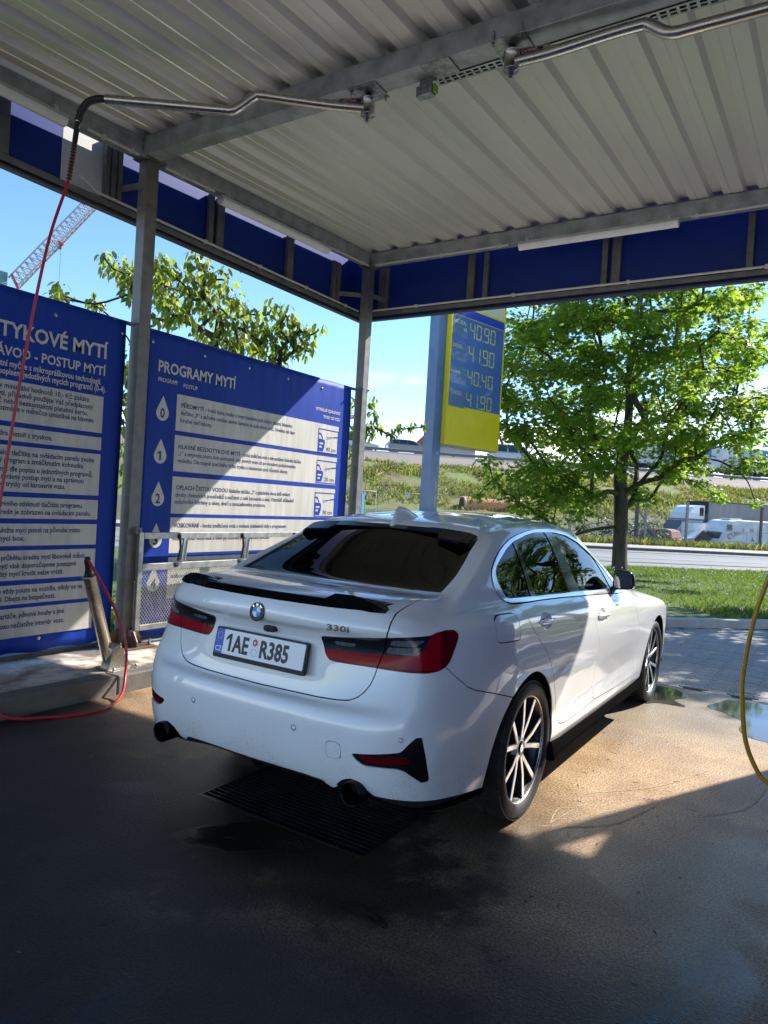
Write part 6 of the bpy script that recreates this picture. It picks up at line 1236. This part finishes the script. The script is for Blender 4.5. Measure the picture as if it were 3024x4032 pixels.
for (z0, z1, tx) in rows:
    rowp = fb(.04, .58, z0 - .045, z1 + .02, .0065, .0095, 'name_panel', SPN, sg)
    x = .62; dw = .185; mb = MB(); gap_ = .235
    for ch in tx:
        if ch == '.': mb.box((x - .045, z0 - .005, .007), (x - .015, z0 + .025, .011), T=ST); continue
        t_ = .032; h = z1 - z0; m_ = z0 + h / 2; g = .006
        def hs(zc): mb.prism([(x + t_ * .6 + g, zc), (x + t_ + g, zc + t_ / 2), (x + dw - t_ - g, zc + t_ / 2), (x + dw - t_ * .6 - g, zc), (x + dw - t_ - g, zc - t_ / 2), (x + t_ + g, zc - t_ / 2)], .004, ST @ Matrix.Translation((0, 0, .007)))
        def vs(xc, a, b_): mb.prism([(xc, a + g), (xc + t_ / 2, a + t_ / 2 + g), (xc + t_ / 2, b_ - t_ / 2 - g), (xc, b_ - g), (xc - t_ / 2, b_ - t_ / 2 - g), (xc - t_ / 2, a + t_ / 2 + g)], .004, ST @ Matrix.Translation((0, 0, .007)))
        for s_ in SEGS[ch]:
            if s_ == 'a': hs(z1 - t_ / 2)
            if s_ == 'g': hs(m_)
            if s_ == 'd': hs(z0 + t_ / 2)
            if s_ == 'b': vs(x + dw - t_ / 2, m_, z1)
            if s_ == 'c': vs(x + dw - t_ / 2, z0, m_)
            if s_ == 'f': vs(x + t_ / 2, m_, z1)
            if s_ == 'e': vs(x + t_ / 2, z0, m_)
        x += gap_ + (.04 if tx.index('.') == 2 and ch == tx[1] and x < 1.0 and x > .8 else 0)
    mb.build('price_digits', SEG, sg)
def sgt(tx, x0, x1, z, h, m, parent=sg):
    V, F = text_vf(tx, h / .7, .012 * h / .7); w_ = max(v.x for v in V); mi = min(v.x for v in V); mobj('sign_text', [ST @ Vector((x0 + (v.x - mi) * (x1 - x0) / (w_ - mi), z + v.y, .0105)) for v in V], F, m, parent)
sgt('NATURAL', .06, .50, 5.385, .085, STX); sgt('95', .40, .52, 5.25, .08, STX); sgt('DIESEL', .08, .42, 4.885, .07, STX); sgt('bonett', .05, .36, 4.345, .075, mat('sign_white', (.7, .7, .7), .4)); sgt('energy', .365, .56, 4.345, .07, mat('sign_green', (.08, .38, .12), .4)); sgt('DIESEL', .13, .48, 3.90, .075, STX)
PB = mat('post_blue', (.10, .17, .30), .45, var=.12, scale=3, coat=.2); pc = Vector((-5.15, 9.80, 0)) - SP
mb = MB(); T = ST.copy(); T.translation = pc + sn_ * -.02; 
for a, b_, d0, d1 in ((-.13, .13, -.13, -.105), (-.13, .13, .105, .13), (-.025, .025, -.105, .105)): mb.box((a, 0, d0), (b_, 7.2, d1), T=T)
for a in (-.13, .105): mb.box((a, 0, -.105), (a + .025, 7.2, .105), T=T)
po = mb.build('post', PB, sg); mb = MB()
for k, (u, z, w_, h) in enumerate(((.06, 1.62, .035, .16), (.055, 1.93, .03, .10), (.06, 2.30, .015, .03), (.045, 2.62, .018, .035))):
    for d0, d1, m_ in ((.1305, .1315, 0),): mb.prism([(u + w_ * math.cos(a) * (1 + .25 * math.sin(3 * a + k)), z + h * math.sin(a) * (1 + .2 * math.cos(5 * a + k))) for a in np.linspace(0, 2 * math.pi, 15)[:-1]], .001, T @ Matrix.Translation((0, 0, d0)))
mb.build('peeled_paint', mat('bare_primer', (.42, .45, .47), .7), po)
for z in (3.4, 6.0): mb = MB(); mb.bar(pc + Vector((0, 0, z)), Vector((0, 0, z)) + st_ * .2 - sn_ * .12, .08, .08); mb.build('bracket', PB, sg)
# ---------------------------------------------------------------- crane far away
cr_ = empty('tower_crane', (-76.5, 40.5, 0), 'white lattice crane jib with red trolley rising against the blue sky', 'crane'); co = Vector((-76.5, 40.5, 0)); CWH = mat('crane_grey_white', (.40, .40, .38), .6); CRED = mat('crane_red', (.55, .04, .04), .5)
a = Vector((-75.98, 41.35, 23.1)) - co; b_ = Vector((-70.6, 50.0, 37.5)) - co; d = (b_ - a).normalized(); s_ = d.cross(Vector((0, 0, 1))).normalized(); u = s_.cross(d); mb = MB(); L_ = (b_ - a).length; n = 24; hw, hh = .85, 1.35
cor = lambda t, k: a + d * t + (s_ * hw * (1 if k else -1) if k < 2 else u * hh)
for k in range(3): mb.bar(cor(0, k), cor(L_, k), .17, .17)
for i in range(n):
    t0, t1 = L_ * i / n, L_ * (i + 1) / n; tm = (t0 + t1) / 2
    for k in (0, 1): mb.bar(cor(t0, k), cor(tm, 2), .085, .085); mb.bar(cor(tm, 2), cor(t1, k), .085, .085)
    mb.bar(cor(t0, 0), cor(t0, 1), .06, .06); mb.bar(cor(t0, 0), cor(t1, 1), .05, .05)
mb.build('jib', CWH, cr_)
mb = MB(); p = a + d * 6.6; mb.bar(p - s_ * 1.0 - u * .15, p + s_ * 1.1 - u * .15, .25, .2); mb.bar(p - s_ * .9 - u * .2, p - s_ * .9 + u * 1.0, .15, .15); mb.bar(p + s_ * 1.1 - u * .5, p + s_ * 1.1 + u * .2, .2, .2); mb.build('trolley', CRED, cr_)
mb = MB()
for k in range(4): q = p + s_ * (-.45 + .3 * k) - u * .2; mb.tube([q, Vector((q.x, q.y, 12))], .025, 4)
mb.build('hoist_rope', mat('rope_grey', (.16, .18, .2), .6), cr_)
mb = MB(); q = Vector((-77.6, 38.8, 23.7)) - co; mb.box(tuple(q - Vector((1.6, 1.9, 1.0))), tuple(q + Vector((.9, 1.6, .75)))); mb.build('cab', mat('cab_green', (.10, .24, .22), .4), cr_); mb = MB(); mb.box((-.9, -.9, 0), (.9, .9, 22.0)); mb.build('mast', CWH, cr_)
mb = MB()
for k in (-1, 1): mb.bar(a - d * .2 + s_ * k * .8, a + Vector((-.4, -.6, 1.0)) + s_ * k * .8, .18, .18)
mb.bar(a + Vector((-.4, -.6, 1.0)) - s_, a + Vector((-.4, -.6, 1.0)) + s_, .18, .18); mb.build('pivot_frame', CRED, cr_)
# ---------------------------------------------------------------- guard rail, highway traffic
gr = empty('guard_rail', tuple(rp(20, 48.5, 6.5)), 'galvanised guard rail along the top of the embankment', 'guard rail', rz=RA); mb = MB(); mb.add([Vector((x, y, z)) for x in (-90, 110) for y, z in ((0, .05), (-.05, .10), (0, .2), (-.05, .30), (0, .36), (.02, .2))], [(i, i + 1, 7 + i, 6 + i) for i in range(5)]); mb.build('rail', mat('weathered_rail', (.17, .175, .175), .6), gr); mb = MB()
for x in np.arange(-60, 90, 4.0): mb.box((x, .02, -.6), (x + .12, .14, .36))
mb.build('rail_posts', GALVD, gr)
CG = mat('car_glass', (.025, .032, .035), .1, coat=.15)
def wheel4(parent, L_, W_, r, xf, xr):
    for x in (xf, xr):
        for s_ in (1, -1):
            mb = MB(); T = frame_mat((x, s_ * (W_ / 2 - .10), r), (1, 0, 0), (0, 0, 1), None); mb.lathe([(0, -.10), (r * .6, -.10), (r, -.07), (r, .07), (r * .62, .10)], T, 18); mb.lathe([(r * .62, .095), (0, .08)], T, 14, 1); mb.lathe([(r * .62, -.095), (0, -.09)], T, 14, 1); mb.build('wheel', [M['rubber'], M['disc']], parent)
def vehicle(name, label, cat, s, n, z, L_, W_, low, roof, gls, col, r=.31, wh=(.18, .80), flip=1, group=None, rz=0.):
    """low: side outline of the body [(x/L, z)], roof: side outline of the cabin, gls: list of window outlines (side)"""
    o = empty(name, tuple(rp(s, n, z)), label, cat, group, rz=RA + rz); pm = mat(name + '_paint_%d' % len(bpy.data.materials), col, .3, coat=.8)
    X = lambda p: [(flip * (u - .5) * L_, v) for u, v in p]
    def slab(poly, w_, nm, m_, inset=0., par=o):
        poly = X(poly); k = len(poly); V = []
        for sd in (-1, 1):
            for x, y in poly: V.append((x, sd * (w_ / 2 - inset * max(0, (y - .85))), y))
        F = [tuple(range(k))[::-1], tuple(range(k, 2 * k))] + [(i, (i + 1) % k, k + (i + 1) % k, k + i) for i in range(k)]; q = mobj(nm, V, F, m_, par)
        bm = q.modifiers.new('b', 'BEVEL'); bm.width = .05; bm.segments = 2; return q
    slab(low, W_, 'body', pm); slab(roof, W_ - .12, 'cabin', pm, .35)
    for g in gls:
        pg = X(g); k = len(pg)
        for sd in (-1, 1):
            V = [(x, sd * (W_ / 2 - .06 - .35 * max(0, y - .85) + .012), y) for x, y in pg]; V += [(x, v[1] - sd * .02, y) for (x, y), v in zip(pg, V)]; mobj('window', V, [tuple(range(k)), tuple(range(k, 2 * k))[::-1]] + [(i, (i + 1) % k, k + (i + 1) % k, k + i) for i in range(k)], CG, o)
    if wh: wheel4(o, L_, W_, r, flip * (wh[0] - .5) * L_, flip * (wh[1] - .5) * L_)
    for x, c, nm in ((.995, (.6, .6, .55), 'headlight'), (.003, (.35, .01, .01), 'rear_lamp')):
        for sd in (-1, 1): mb = MB(); xx = flip * (x - .5) * L_; mb.box((xx - .05, sd * (W_ / 2 - .35) - .17, .60), (xx + .05, sd * (W_ / 2 - .35) + .17, .74), bev=.02); mb.build(nm, mat(nm + '_%d' % len(bpy.data.materials), c, .2, coat=1.), o)
    return o
ESTL = [(0, .35), (0, .75), (.01, .92), (.22, .93), (.70, .92), (.78, .88), (.97, .72), (1, .60), (1, .32), (.9, .24), (.1, .24)]
ESTR = [(.005, .90), (.03, 1.05), (.10, 1.38), (.25, 1.45), (.50, 1.44), (.60, 1.36), (.76, .90)]
ESTG = [[(.05, .98), (.12, 1.31), (.21, 1.36), (.24, .97)], [(.26, .97), (.23, 1.36), (.42, 1.37), (.43, .96)], [(.45, .96), (.44, 1.37), (.52, 1.36), (.58, 1.31), (.71, .94)]]
SEDR = [(.10, .90), (.20, 1.16), (.28, 1.36), (.45, 1.43), (.55, 1.41), (.75, .90)]; SEDG = [[(.18, .96), (.25, 1.22), (.31, 1.33), (.40, 1.35), (.42, .95)], [(.44, .95), (.42, 1.35), (.53, 1.33), (.70, .93)]]
vehicle('estate_car', 'grey estate car on the highway seen left of the blue sign post', 'car', 8.3, 52, 6.62, 4.6, 1.75, ESTL, ESTR, ESTG, (.11, .13, .14)); vehicle('saloon_car', 'silver saloon car on the highway just right of the far canopy post', 'car', 2.9, 52.6, 6.62, 4.5, 1.75, ESTL, SEDR, SEDG, (.42, .43, .44), flip=1)
VANR = [(.005, .90), (.02, 1.60), (.05, 1.86), (.62, 1.90), (.72, 1.80), (.86, 1.05), (.90, .90)]; VANG = [[(.06, 1.05), (.08, 1.72), (.30, 1.76), (.30, 1.04)], [(.33, 1.04), (.33, 1.76), (.55, 1.76), (.56, 1.04)], [(.59, 1.04), (.58, 1.76), (.69, 1.70), (.83, 1.03)]]
vehicle('passenger_van', 'silver passenger van on the highway beneath the yellow sign', 'van', 19.9, 52, 6.60, 4.9, 1.9, ESTL, VANR, VANG, (.34, .37, .40)); 
# articulated trailers
def trailer(s, n, z, L_, label, top):
    o = empty('lorry_trailer', tuple(rp(s, n, z)), label, 'trailer', rz=RA); mb = MB(); mb.box((-L_ / 2, -1.25, 1.15), (L_ / 2, 1.25, 4.0), bev=.03); bd = mb.build('box_body', mat('trailer_grey_%d' % len(bpy.data.materials), top[0], .5, var=.06, scale=2), o)
    mb = MB(); mb.box((-L_ / 2 - .01, -1.26, 1.08), (L_ / 2 + .01, 1.26, 1.22)); mb.box((-L_ / 2, -1.0, .85), (L_ / 2, 1.0, 1.1)); mb.build('chassis', M['matt'], o)
    mb = MB(); mb.box((-L_ / 2 + 4, -1.262, 2.2), (L_ / 2 - 1.5, -1.252, 3.8)); mb.build('blue_panel', mat('trailer_blue_%d' % len(bpy.data.materials), top[1], .5), o)
    for x in (-L_ / 2 + 1.2, -L_ / 2 + 2.5, -L_ / 2 + 3.8, L_ / 2 - 1.4):
        for sd in (1, -1): mb = MB(); T = frame_mat((x, sd * 1.0, .5), (1, 0, 0), (0, 0, 1)); mb.lathe([(0, -.2), (.5, -.18), (.5, .18), (.3, .2), (0, .12)], T, 18); mb.build('wheel', M['rubber'], o)
    return o
trailer(41.9, 56, 6.75, 13.0, 'white lorry trailer with blue panel on the highway, seen through the maple twigs', ((.52, .55, .60), (.05, .16, .42))); trailer(56.6, 56, 6.75, 13.2, 'pale grey lorry trailer with blue side at the right edge of the highway', ((.47, .50, .56), (.06, .20, .46)))
# ---------------------------------------------------------------- lot behind the fence
cv = empty('caravan', tuple(rp(22.2, 20, -.20)), 'old white caravan with broken red letters behind the mesh fence', 'caravan', rz=RA); CVW = mat('caravan_white', (.80, .81, .80), .45, var=.16, scale=2.5, detail=7)
prof_ = [(-3.05, .45), (-2.75, 1.25), (-2.62, 1.62), (-2.35, 1.85), (-1.9, 1.95), (2.4, 1.96), (2.9, 1.8), (3.1, 1.35), (3.15, .35), (2.9, .18), (-2.7, .18)]
k = len(prof_); V = [(x, sd * 1.0, z) for sd in (-1, 1) for x, z in prof_]; cb = mobj('body', V, [tuple(range(k))[::-1], tuple(range(k, 2 * k))] + [(i, (i + 1) % k, k + (i + 1) % k, k + i) for i in range(k)], CVW, cv); q = cb.modifiers.new('b', 'BEVEL'); q.width = .08; q.segments = 3
def cbox(a, b_, nm, m_, par=cv): mb = MB(); mb.box(a, b_, bev=.004); return mb.build(nm, m_, par)
TRIM = mat('caravan_trim', (.28, .29, .29), .5); cbox((-2.72, -1.012, 1.20), (3.05, -1.0, 1.225), 'trim_strip', TRIM); cbox((-2.9, -1.012, .52), (-.35, -1.0, .548), 'trim_strip', TRIM); cbox((.55, -1.012, .52), (3.1, -1.0, .548), 'trim_strip', TRIM)
mb = MB()
for p, q in (((-.42, .2), (-.42, 1.50)), ((-.42, 1.50), (-.30, 1.72)), ((-.30, 1.72), (.10, 1.76)), ((.10, 1.76), (.35, 1.60)), ((.35, 1.60), (.42, 1.3)), ((.42, 1.3), (.42, .2)), ((-.42, .2), (.42, .2))): mb.bar((p[0], -1.008, p[1]), (q[0], -1.008, q[1]), .02, .016, up=(0, 1, 0))
dr = mb.build('door', TRIM, cv); cbox((-.34, -1.03, .95), (-.28, -1.0, 1.0), 'handle', M['matt'], dr)
mb = MB(); P = rrect(-2.45, .62, -1.2, 1.14, .08); mb.tube([Vector((x, -1.006, z)) for x, z in P + P[:1]], .012, 6); mb.build('side_window', TRIM, cv); cbox((-2.95, -.7, .72), (-2.80, .7, 1.15), 'end_window', CG); cbox((-2.0, -.4, 1.95), (-1.1, .4, 2.05), 'roof_vent', mat('vent_cover', (.66, .66, .64), .5))
mb = MB(); mb.box((-2.70, -1.006, 1.27), (-2.30, -1.0, 1.65)); mb.build('dirty_corner', mat('mossy_stain', (.20, .19, .12), .8, var=.3), cv)
for sd in (1, -1): mb = MB(); mb.lathe([(0, -.1), (.3, -.1), (.3, .1), (0, .1)], frame_mat((.9, sd * .85, .22), (1, 0, 0), (0, 0, 1)), 16); mb.build('wheel', M['rubber'], cv)
RDL = mat('faded_red_letters', (.32, .07, .055), .6, var=.4, scale=9); TT = Matrix.Translation((0, -1.004, 0)) @ Matrix.Rotation(math.pi / 2, 4, 'X')
def ct(tx, x, z, h, rot=0., cut=None):
    V, F = text_vf(tx, h / .7, .02 * h / .7); T = TT @ Matrix.Translation((x, z, 0)) @ Matrix.Rotation(math.radians(rot), 4, 'Z'); mobj('painted_letter', [T @ v for v in V], F, RDL, cv)
ct('C', -2.62, .72, .34, 8); ct('U', -2.28, .86, .28, 14); ct('R', -2.02, .96, .22, 16); ct('R', -1.80, 1.03, .16, 14); ct('2', -1.58, 1.28, .22, -8); ct('N', -.98, 1.22, .26, 8); ct(',', -.72, 1.14, .18); ct('A', -.88, .64, .26); ct('.', -.62, .66, .2); ct('A', -.30, .56, .30)
wk = vehicle('car_wreck', 'rusty wreck of an old car without paint at the edge of the lot', 'car wreck', 15.2, 20.3, -.32, 3.6, 1.6, [(0, .2), (0, .62), (.02, .72), (.3, .74), (.8, .70), (1, .6), (1, .2)], [(.06, .72), (.10, 1.18), (.20, 1.28), (.55, 1.28), (.62, 1.20), (.70, .72)], [[(.12, .78), (.15, 1.14), (.36, 1.18), (.37, .78)], [(.40, .78), (.39, 1.18), (.55, 1.16), (.62, .78)]], (.30, .14, .10), wh=None, flip=-1, rz=math.radians(-62))
for c in wk.children:
    if c.name.startswith(('body', 'cabin')): c.data.materials[0] = bpy.data.materials.get('rust_red') or mat('rust_red', (.36, .15, .11), .8, col2=(.24, .17, .12), scale=3)
# box truck: cab, spoiler on the roof, grey curtain box
tk = empty('box_truck', tuple(rp(19.0, 24, -.15)), 'pale blue box truck with grey curtain sides behind the caravan', 'truck', rz=RA); TB = mat('truck_pale_blue', (.56, .66, .70), .4, coat=.4, var=.08); TW = mat('truck_white', (.80, .81, .81), .4, coat=.3)
def side(poly, w_, nm, m_, bev=.05):
    k = len(poly); V = [(x, sd * w_ / 2, z) for sd in (-1, 1) for x, z in poly]; o = mobj(nm, V, [tuple(range(k))[::-1], tuple(range(k, 2 * k))] + [(i, (i + 1) % k, k + (i + 1) % k, k + i) for i in range(k)], m_, tk)
    if bev: q = o.modifiers.new('b', 'BEVEL'); q.width = bev; q.segments = 2
    return o
side([(-.35, .35), (-.30, .80), (0, 1.02), (.62, 1.70), (.9, 1.78), (2.0, 1.78), (2.0, .3), (-.1, .3)], 1.95, 'cab', TB); side([(.72, 1.80), (.84, 2.2), (1.15, 2.62), (1.5, 2.76), (2.1, 2.78), (2.1, 1.80)], 1.95, 'roof_spoiler', TW); side([(.72, 1.72), (2.15, 1.72), (2.15, 1.82), (.72, 1.82)], 1.98, 'spoiler_base', mat('grey_plastic', (.16, .18, .17), .6), 0)
mb = MB(); mb.box((2.2, -1.1, .62), (8.6, 1.1, 3.02)); mb.build('curtain_box', mat('curtain_grey', (.21, .21, .215), .6, var=.10, scale=1.5, stretch=(4, 1, .5)), tk); mb = MB(); mb.box((2.14, -1.12, .55), (2.26, 1.12, 3.06)); mb.box((2.2, -1.12, 3.02), (8.62, 1.12, 3.07)); mb.box((2.2, -1.12, .52), (8.62, 1.12, .62)); mb.build('box_frame', M['matt'], tk)
for x in np.arange(2.6, 8.6, .55): pass
mb = MB(); mb.prism([(.50, 1.06), (.98, 1.62), (1.72, 1.64), (1.72, 1.0), (1.0, .98)], .02, Matrix.Translation((0, -.972, 0)) @ Matrix.Rotation(math.pi / 2, 4, 'X')); mb.build('door_window', mat('greenish_glass', (.10, .20, .17), .15, coat=.1), tk); mb = MB(); mb.prism([(-.02, .98), (.58, 1.66), (.62, 1.66), (.03, .98)], 1.8, Matrix.Translation((0, .9, .03)) @ Matrix.Rotation(math.pi / 2, 4, 'X')); mb.build('windscreen', CG, tk)
mb = MB(); mb.box((.42, -1.28, .92), (.70, -1.02, 1.30), bev=.03); mb.build('wing_mirror', M['matt'], tk); mb = MB(); mb.box((1.66, -.985, 2.05), (1.98, -.972, 2.62)); mb.build('side_vent', M['matt'], tk); mb = MB(); mb.bar((1.22, -.985, 1.02), (1.22, -.985, 1.64), .03, .02, up=(0, 1, 0)); mb.build('window_post', M['matt'], tk)
for x in (.45, 6.6):
    for sd in (1, -1): mb = MB(); mb.lathe([(0, -.12), (.36, -.12), (.36, .12), (0, .1)], frame_mat((x, sd * .85, .36), (1, 0, 0), (0, 0, 1)), 18); mb.build('wheel', M['rubber'], tk)
# small white car nose with a white panel trailer and dark board in front of the truck
nc = vehicle('white_hatchback', 'small white car parked nose out between the truck and the caravan', 'car', 18.9, 21.0, -.42, 3.7, 1.6, ESTL, [(.01, .88), (.04, 1.30), (.12, 1.36), (.5, 1.36), (.72, .90)], [[(.08, .95), (.13, 1.28), (.30, 1.30), (.30, .94)], [(.33, .94), (.33, 1.30), (.48, 1.29), (.66, .92)]], (.62, .64, .64), flip=-1)
pt = empty('panel_trailer', tuple(rp(19.75, 21.9, -.15)), 'white flat-sided trailer box between the fence post and the caravan', 'trailer', rz=RA); mb = MB(); mb.box((-.85, -.6, .3), (1.6, .6, 1.60), bev=.02); mb.build('box_body', TW, pt); mb = MB(); mb.box((-.86, -.61, 1.57), (1.61, .61, 1.62)); mb.build('top_rail', TRIM, pt)
for sd in (1, -1): mb = MB(); mb.lathe([(0, -.1), (.3, -.1), (.3, .1), (0, .1)], frame_mat((.3, sd * .5, .25), (1, 0, 0), (0, 0, 1)), 14); mb.build('wheel', M['rubber'], pt)
db = empty('leaning_board', tuple(rp(18.15, 19.4, -.1)), 'dark square board tipped on its corner against the caravan front', 'board', rz=RA); mb = MB(); mb.box((-.42, -.02, -.42), (.42, .02, .42), T=Matrix.Translation((0, 0, .52)) @ Matrix.Rotation(math.radians(38), 4, 'Y') @ Matrix.Rotation(math.radians(10), 4, 'X')); mb.build('panel', mat('tarry_board', (.05, .045, .04), .8, var=.3), db)
# chain-link fence on tall posts
lf = empty('lot_fence', tuple(rp(14, 12.3, .1)), 'chain-link fence on grey posts along the far pavement', 'fence', rz=RA); FPM = mat('fence_post_grey', (.26, .245, .22), .7, var=.2)
for x in (-9.0, -4.9, -2.55, 1.9, 6.2, 10.5): mb = MB(); mb.box((x - .055, -.055, 0), (x + .055, .055, 2.35), bev=.01); mb.box((x - .16, -.14, -.15), (x + .16, .14, .30), bev=.03) if x == -2.55 else None; mb.build('fence_post', FPM if x != 1.9 else mat('rusty_post', (.13, .09, .07), .8), lf)
mb = MB(); ang = .09
x = -9.0
while x < 10.5:
    for sg_ in (1, -1):
        h = 1.75; x2 = x + h; a, b_ = (Vector((x, 0, .05)), Vector((x2, 0, .05 + h))) if sg_ > 0 else (Vector((x, 0, .05 + h)), Vector((x2, 0, .05))); mb.bar(a, b_, .0045, .0045, up=(0, 1, 0))
    x += .11
mb.build('wire_mesh', mat('wire_grey', (.24, .24, .23), .6, .5), lf)
mb = MB(); 
for z in (.05, .9, 1.78): mb.bar((-9, .0, z), (10.5, 0, z), .008, .008)
mb.build('tension_wire', bpy.data.materials['wire_grey'], lf)
bp = empty('braced_post', tuple(rp(9.75, 14, .0)), 'dark post with a slanting brace behind the maple trunk', 'post', rz=RA); mb = MB(); mb.box((-.07, -.07, 0), (.07, .07, 2.9)); mb.build('upright', mat('old_timber', (.10, .075, .06), .9, var=.3), bp); mb = MB(); mb.bar((-.05, .0, 2.1), (1.15, -.2, .4), .07, .07); mb.build('brace', FPM, bp); mb = MB(); mb.lathe([(0, .12), (.09, .09), (.12, 0), (.09, -.09), (0, -.12)], Matrix.Translation((.45, -.1, 1.35)), 14); mb.build('globe', PLAST, bp)
# construction fence, signs, pipe and lime board below the bank
sfm = mat('site_fence_zinc', (.35, .36, .36), .5, .5)
for i, (s0, s1, lb) in enumerate(((-4.2, -.72, 'site fence panel nearest the canopy post, hung with one small sign'), (-.55, 2.9, 'site fence panel left of the blue sign post, hung with a small white sign'), (3.0, 6.4, 'site fence panel in front of the orange pipe'), (6.5, 9.9, 'site fence panel right of the orange pipe behind the maple leaves'))):
    fe = empty('site_fence', tuple(rp(s0, 28, .75)), lb, 'fence', 'mesh site fence panels below the embankment', rz=RA); L_ = s1 - s0; mb = MB(); mb.tube([Vector(p) for p in ((0, 0, 0), (0, 0, 1.5), (L_, 0, 1.5), (L_, 0, 0))], .022, 6); mb.tube([Vector((0, 0, .15)), Vector((L_, 0, .15))], .018, 6); mb.build('tube_frame', sfm, fe); mb = MB()
    for x in np.arange(.1, L_, .12): mb.bar((x, 0, .15), (x, 0, 1.48), .004, .004)
    for z in (.4, .7, 1.0, 1.3): mb.bar((0, .0, z), (L_, 0, z), .004, .004)
    mb.build('wire_mesh', sfm, fe)
SW = mat('sign_sheet_white', (.70, .68, .70), .5); SPK = mat('sign_pink', (.55, .12, .28), .5); SPV = mat('sign_violet', (.10, .08, .28), .5)
for s, lb, mm in ((-1.6, 'small white sign with a pink mark on the site fence by the post', SPK), (1.46, 'small white sign with a dark triangle on the site fence by the pole', SPV)):
    si = empty('warning_sign', tuple(rp(s, 27.94, 2.12)), lb, 'sign', rz=RA); mb = MB(); mb.box((-.14, -.006, -.17), (.14, .006, .17), bev=.004); sh = mb.build('sheet', SW, si); mb = MB(); mb.prism([(-.07, .08), (.07, .08), (0, -.04)] if mm is SPV else [(-.05, .0), (0, -.05), (.05, 0), (.05, .09), (-.05, .09)], .003, Matrix.Translation((0, -.007, .02)) @ Matrix.Rotation(math.pi / 2, 4, 'X')); mb.build('symbol', mm, sh); mb = MB(); mb.box((-.10, -.009, -.13), (.10, -.007, -.09)); mb.build('text_bar', mm, sh)
lbm = empty('lime_board', tuple(rp(-2.06, 26, .9)), 'lime green board standing low beside the far canopy post', 'board', rz=RA); mb = MB(); mb.box((-.20, -.03, -.3), (.18, .03, .70), bev=.02); mb.build('panel', mat('lime_green', (.42, .62, .06), .5), lbm)
bl = empty('blue_board', (-3.62, 4.9, 0), 'blue ribbed board between the banner edge and the far canopy post', 'board'); mb = MB(); mb.box((-.10, -.03, .2), (.12, .03, 1.62)); 
for x in (-.08, -.03, .02, .07): mb.box((x, -.045, .2), (x + .025, -.031, 1.62))
mb.build('panel', mat('sky_blue_plastic', (.08, .30, .62), .5), bl)
pi_ = empty('orange_pipe', tuple(rp(6.9, 32, 1.0)), 'big orange ribbed pipe lying at the foot of the embankment', 'pipe', rz=RA); mb = MB(); T = frame_mat((0, 0, .75), (0, 1, 0), (0, 0, 1)); mb.lathe([(.52, 0)] + [(.56 + .012 * (k % 2), .1 + k * .16) for k in range(26)] + [(.52, 4.3)], T, 28); mb.lathe([(.50, 4.2), (.50, .02), (.56, 0)], T, 28, 1); mb.build('pipe_shell', [mat('orange_plastic', (.55, .22, .06), .5, var=.12), mat('pipe_inside', (.16, .08, .04), .8)], pi_); mb = MB(); mb.lathe([(.50, .02), (.60, .02), (.60, .18), (.57, .2)], T, 28); mb.build('collar', mat('pale_orange', (.55, .34, .18), .6), pi_)
hs = empty('far_house', tuple(rp(21.3, 78, 5.4)), 'far pale house gable with red roof on the skyline beside the sign post', 'house', rz=RA + .5); mb = MB(); mb.box((-3.2, -3, 0), (3.2, 3, 4.4)); mb.build('wall', mat('house_wall', (.42, .38, .34), .8), hs); mb = MB(); mb.add([Vector(v) for v in ((-3.5, -3.3, 4.3), (3.5, -3.3, 4.3), (3.5, 3.3, 4.3), (-3.5, 3.3, 4.3), (-3.5, 0, 6.6), (3.5, 0, 6.6))], [(0, 1, 5, 4), (2, 3, 4, 5), (0, 4, 3), (1, 2, 5), (0, 3, 2, 1)]); mb.build('roof', mat('roof_tiles', (.34, .13, .09), .8, var=.2), hs); mb = MB(); mb.box((-1.4, -3.03, 1.6), (-.3, -3.0, 3.0)); mb.build('window', CG, hs)
# timber scraps and rubble on the bank
TBM = mat('scrap_timber', (.34, .28, .19), .8, var=.2); rg = random.Random(2)
for i, (s, n, L_, a, lb) in enumerate(((1.9, 40.4, 2.6, .25, 'longest grey plank lying on the embankment grass'), (3.4, 40.8, 1.2, 1.2, 'short plank standing askew on the embankment'), (2.0, 38.2, 1.6, .9, 'pale plank lying lower on the embankment grass'), (3.6, 40.2, 1.8, -.35, 'plank lying downhill beside the askew one'))):
    z = float(np.interp(n, (30, 32, 34.5, 37, 39.5, 41.5, 43), (1.05, 1.55, 2.45, 3.35, 4.2, 4.8, 5.15))) + .12; pl = empty('plank', tuple(rp(s, n, z)), lb, 'plank', 'planks left on the embankment', rz=RA + a); mb = MB(); mb.box((-L_ / 2, -.08, -.03), (L_ / 2, .08, .03), T=Matrix.Rotation(-.25 if i != 1 else 1.0, 4, 'Y')); mb.build('board', TBM, pl)
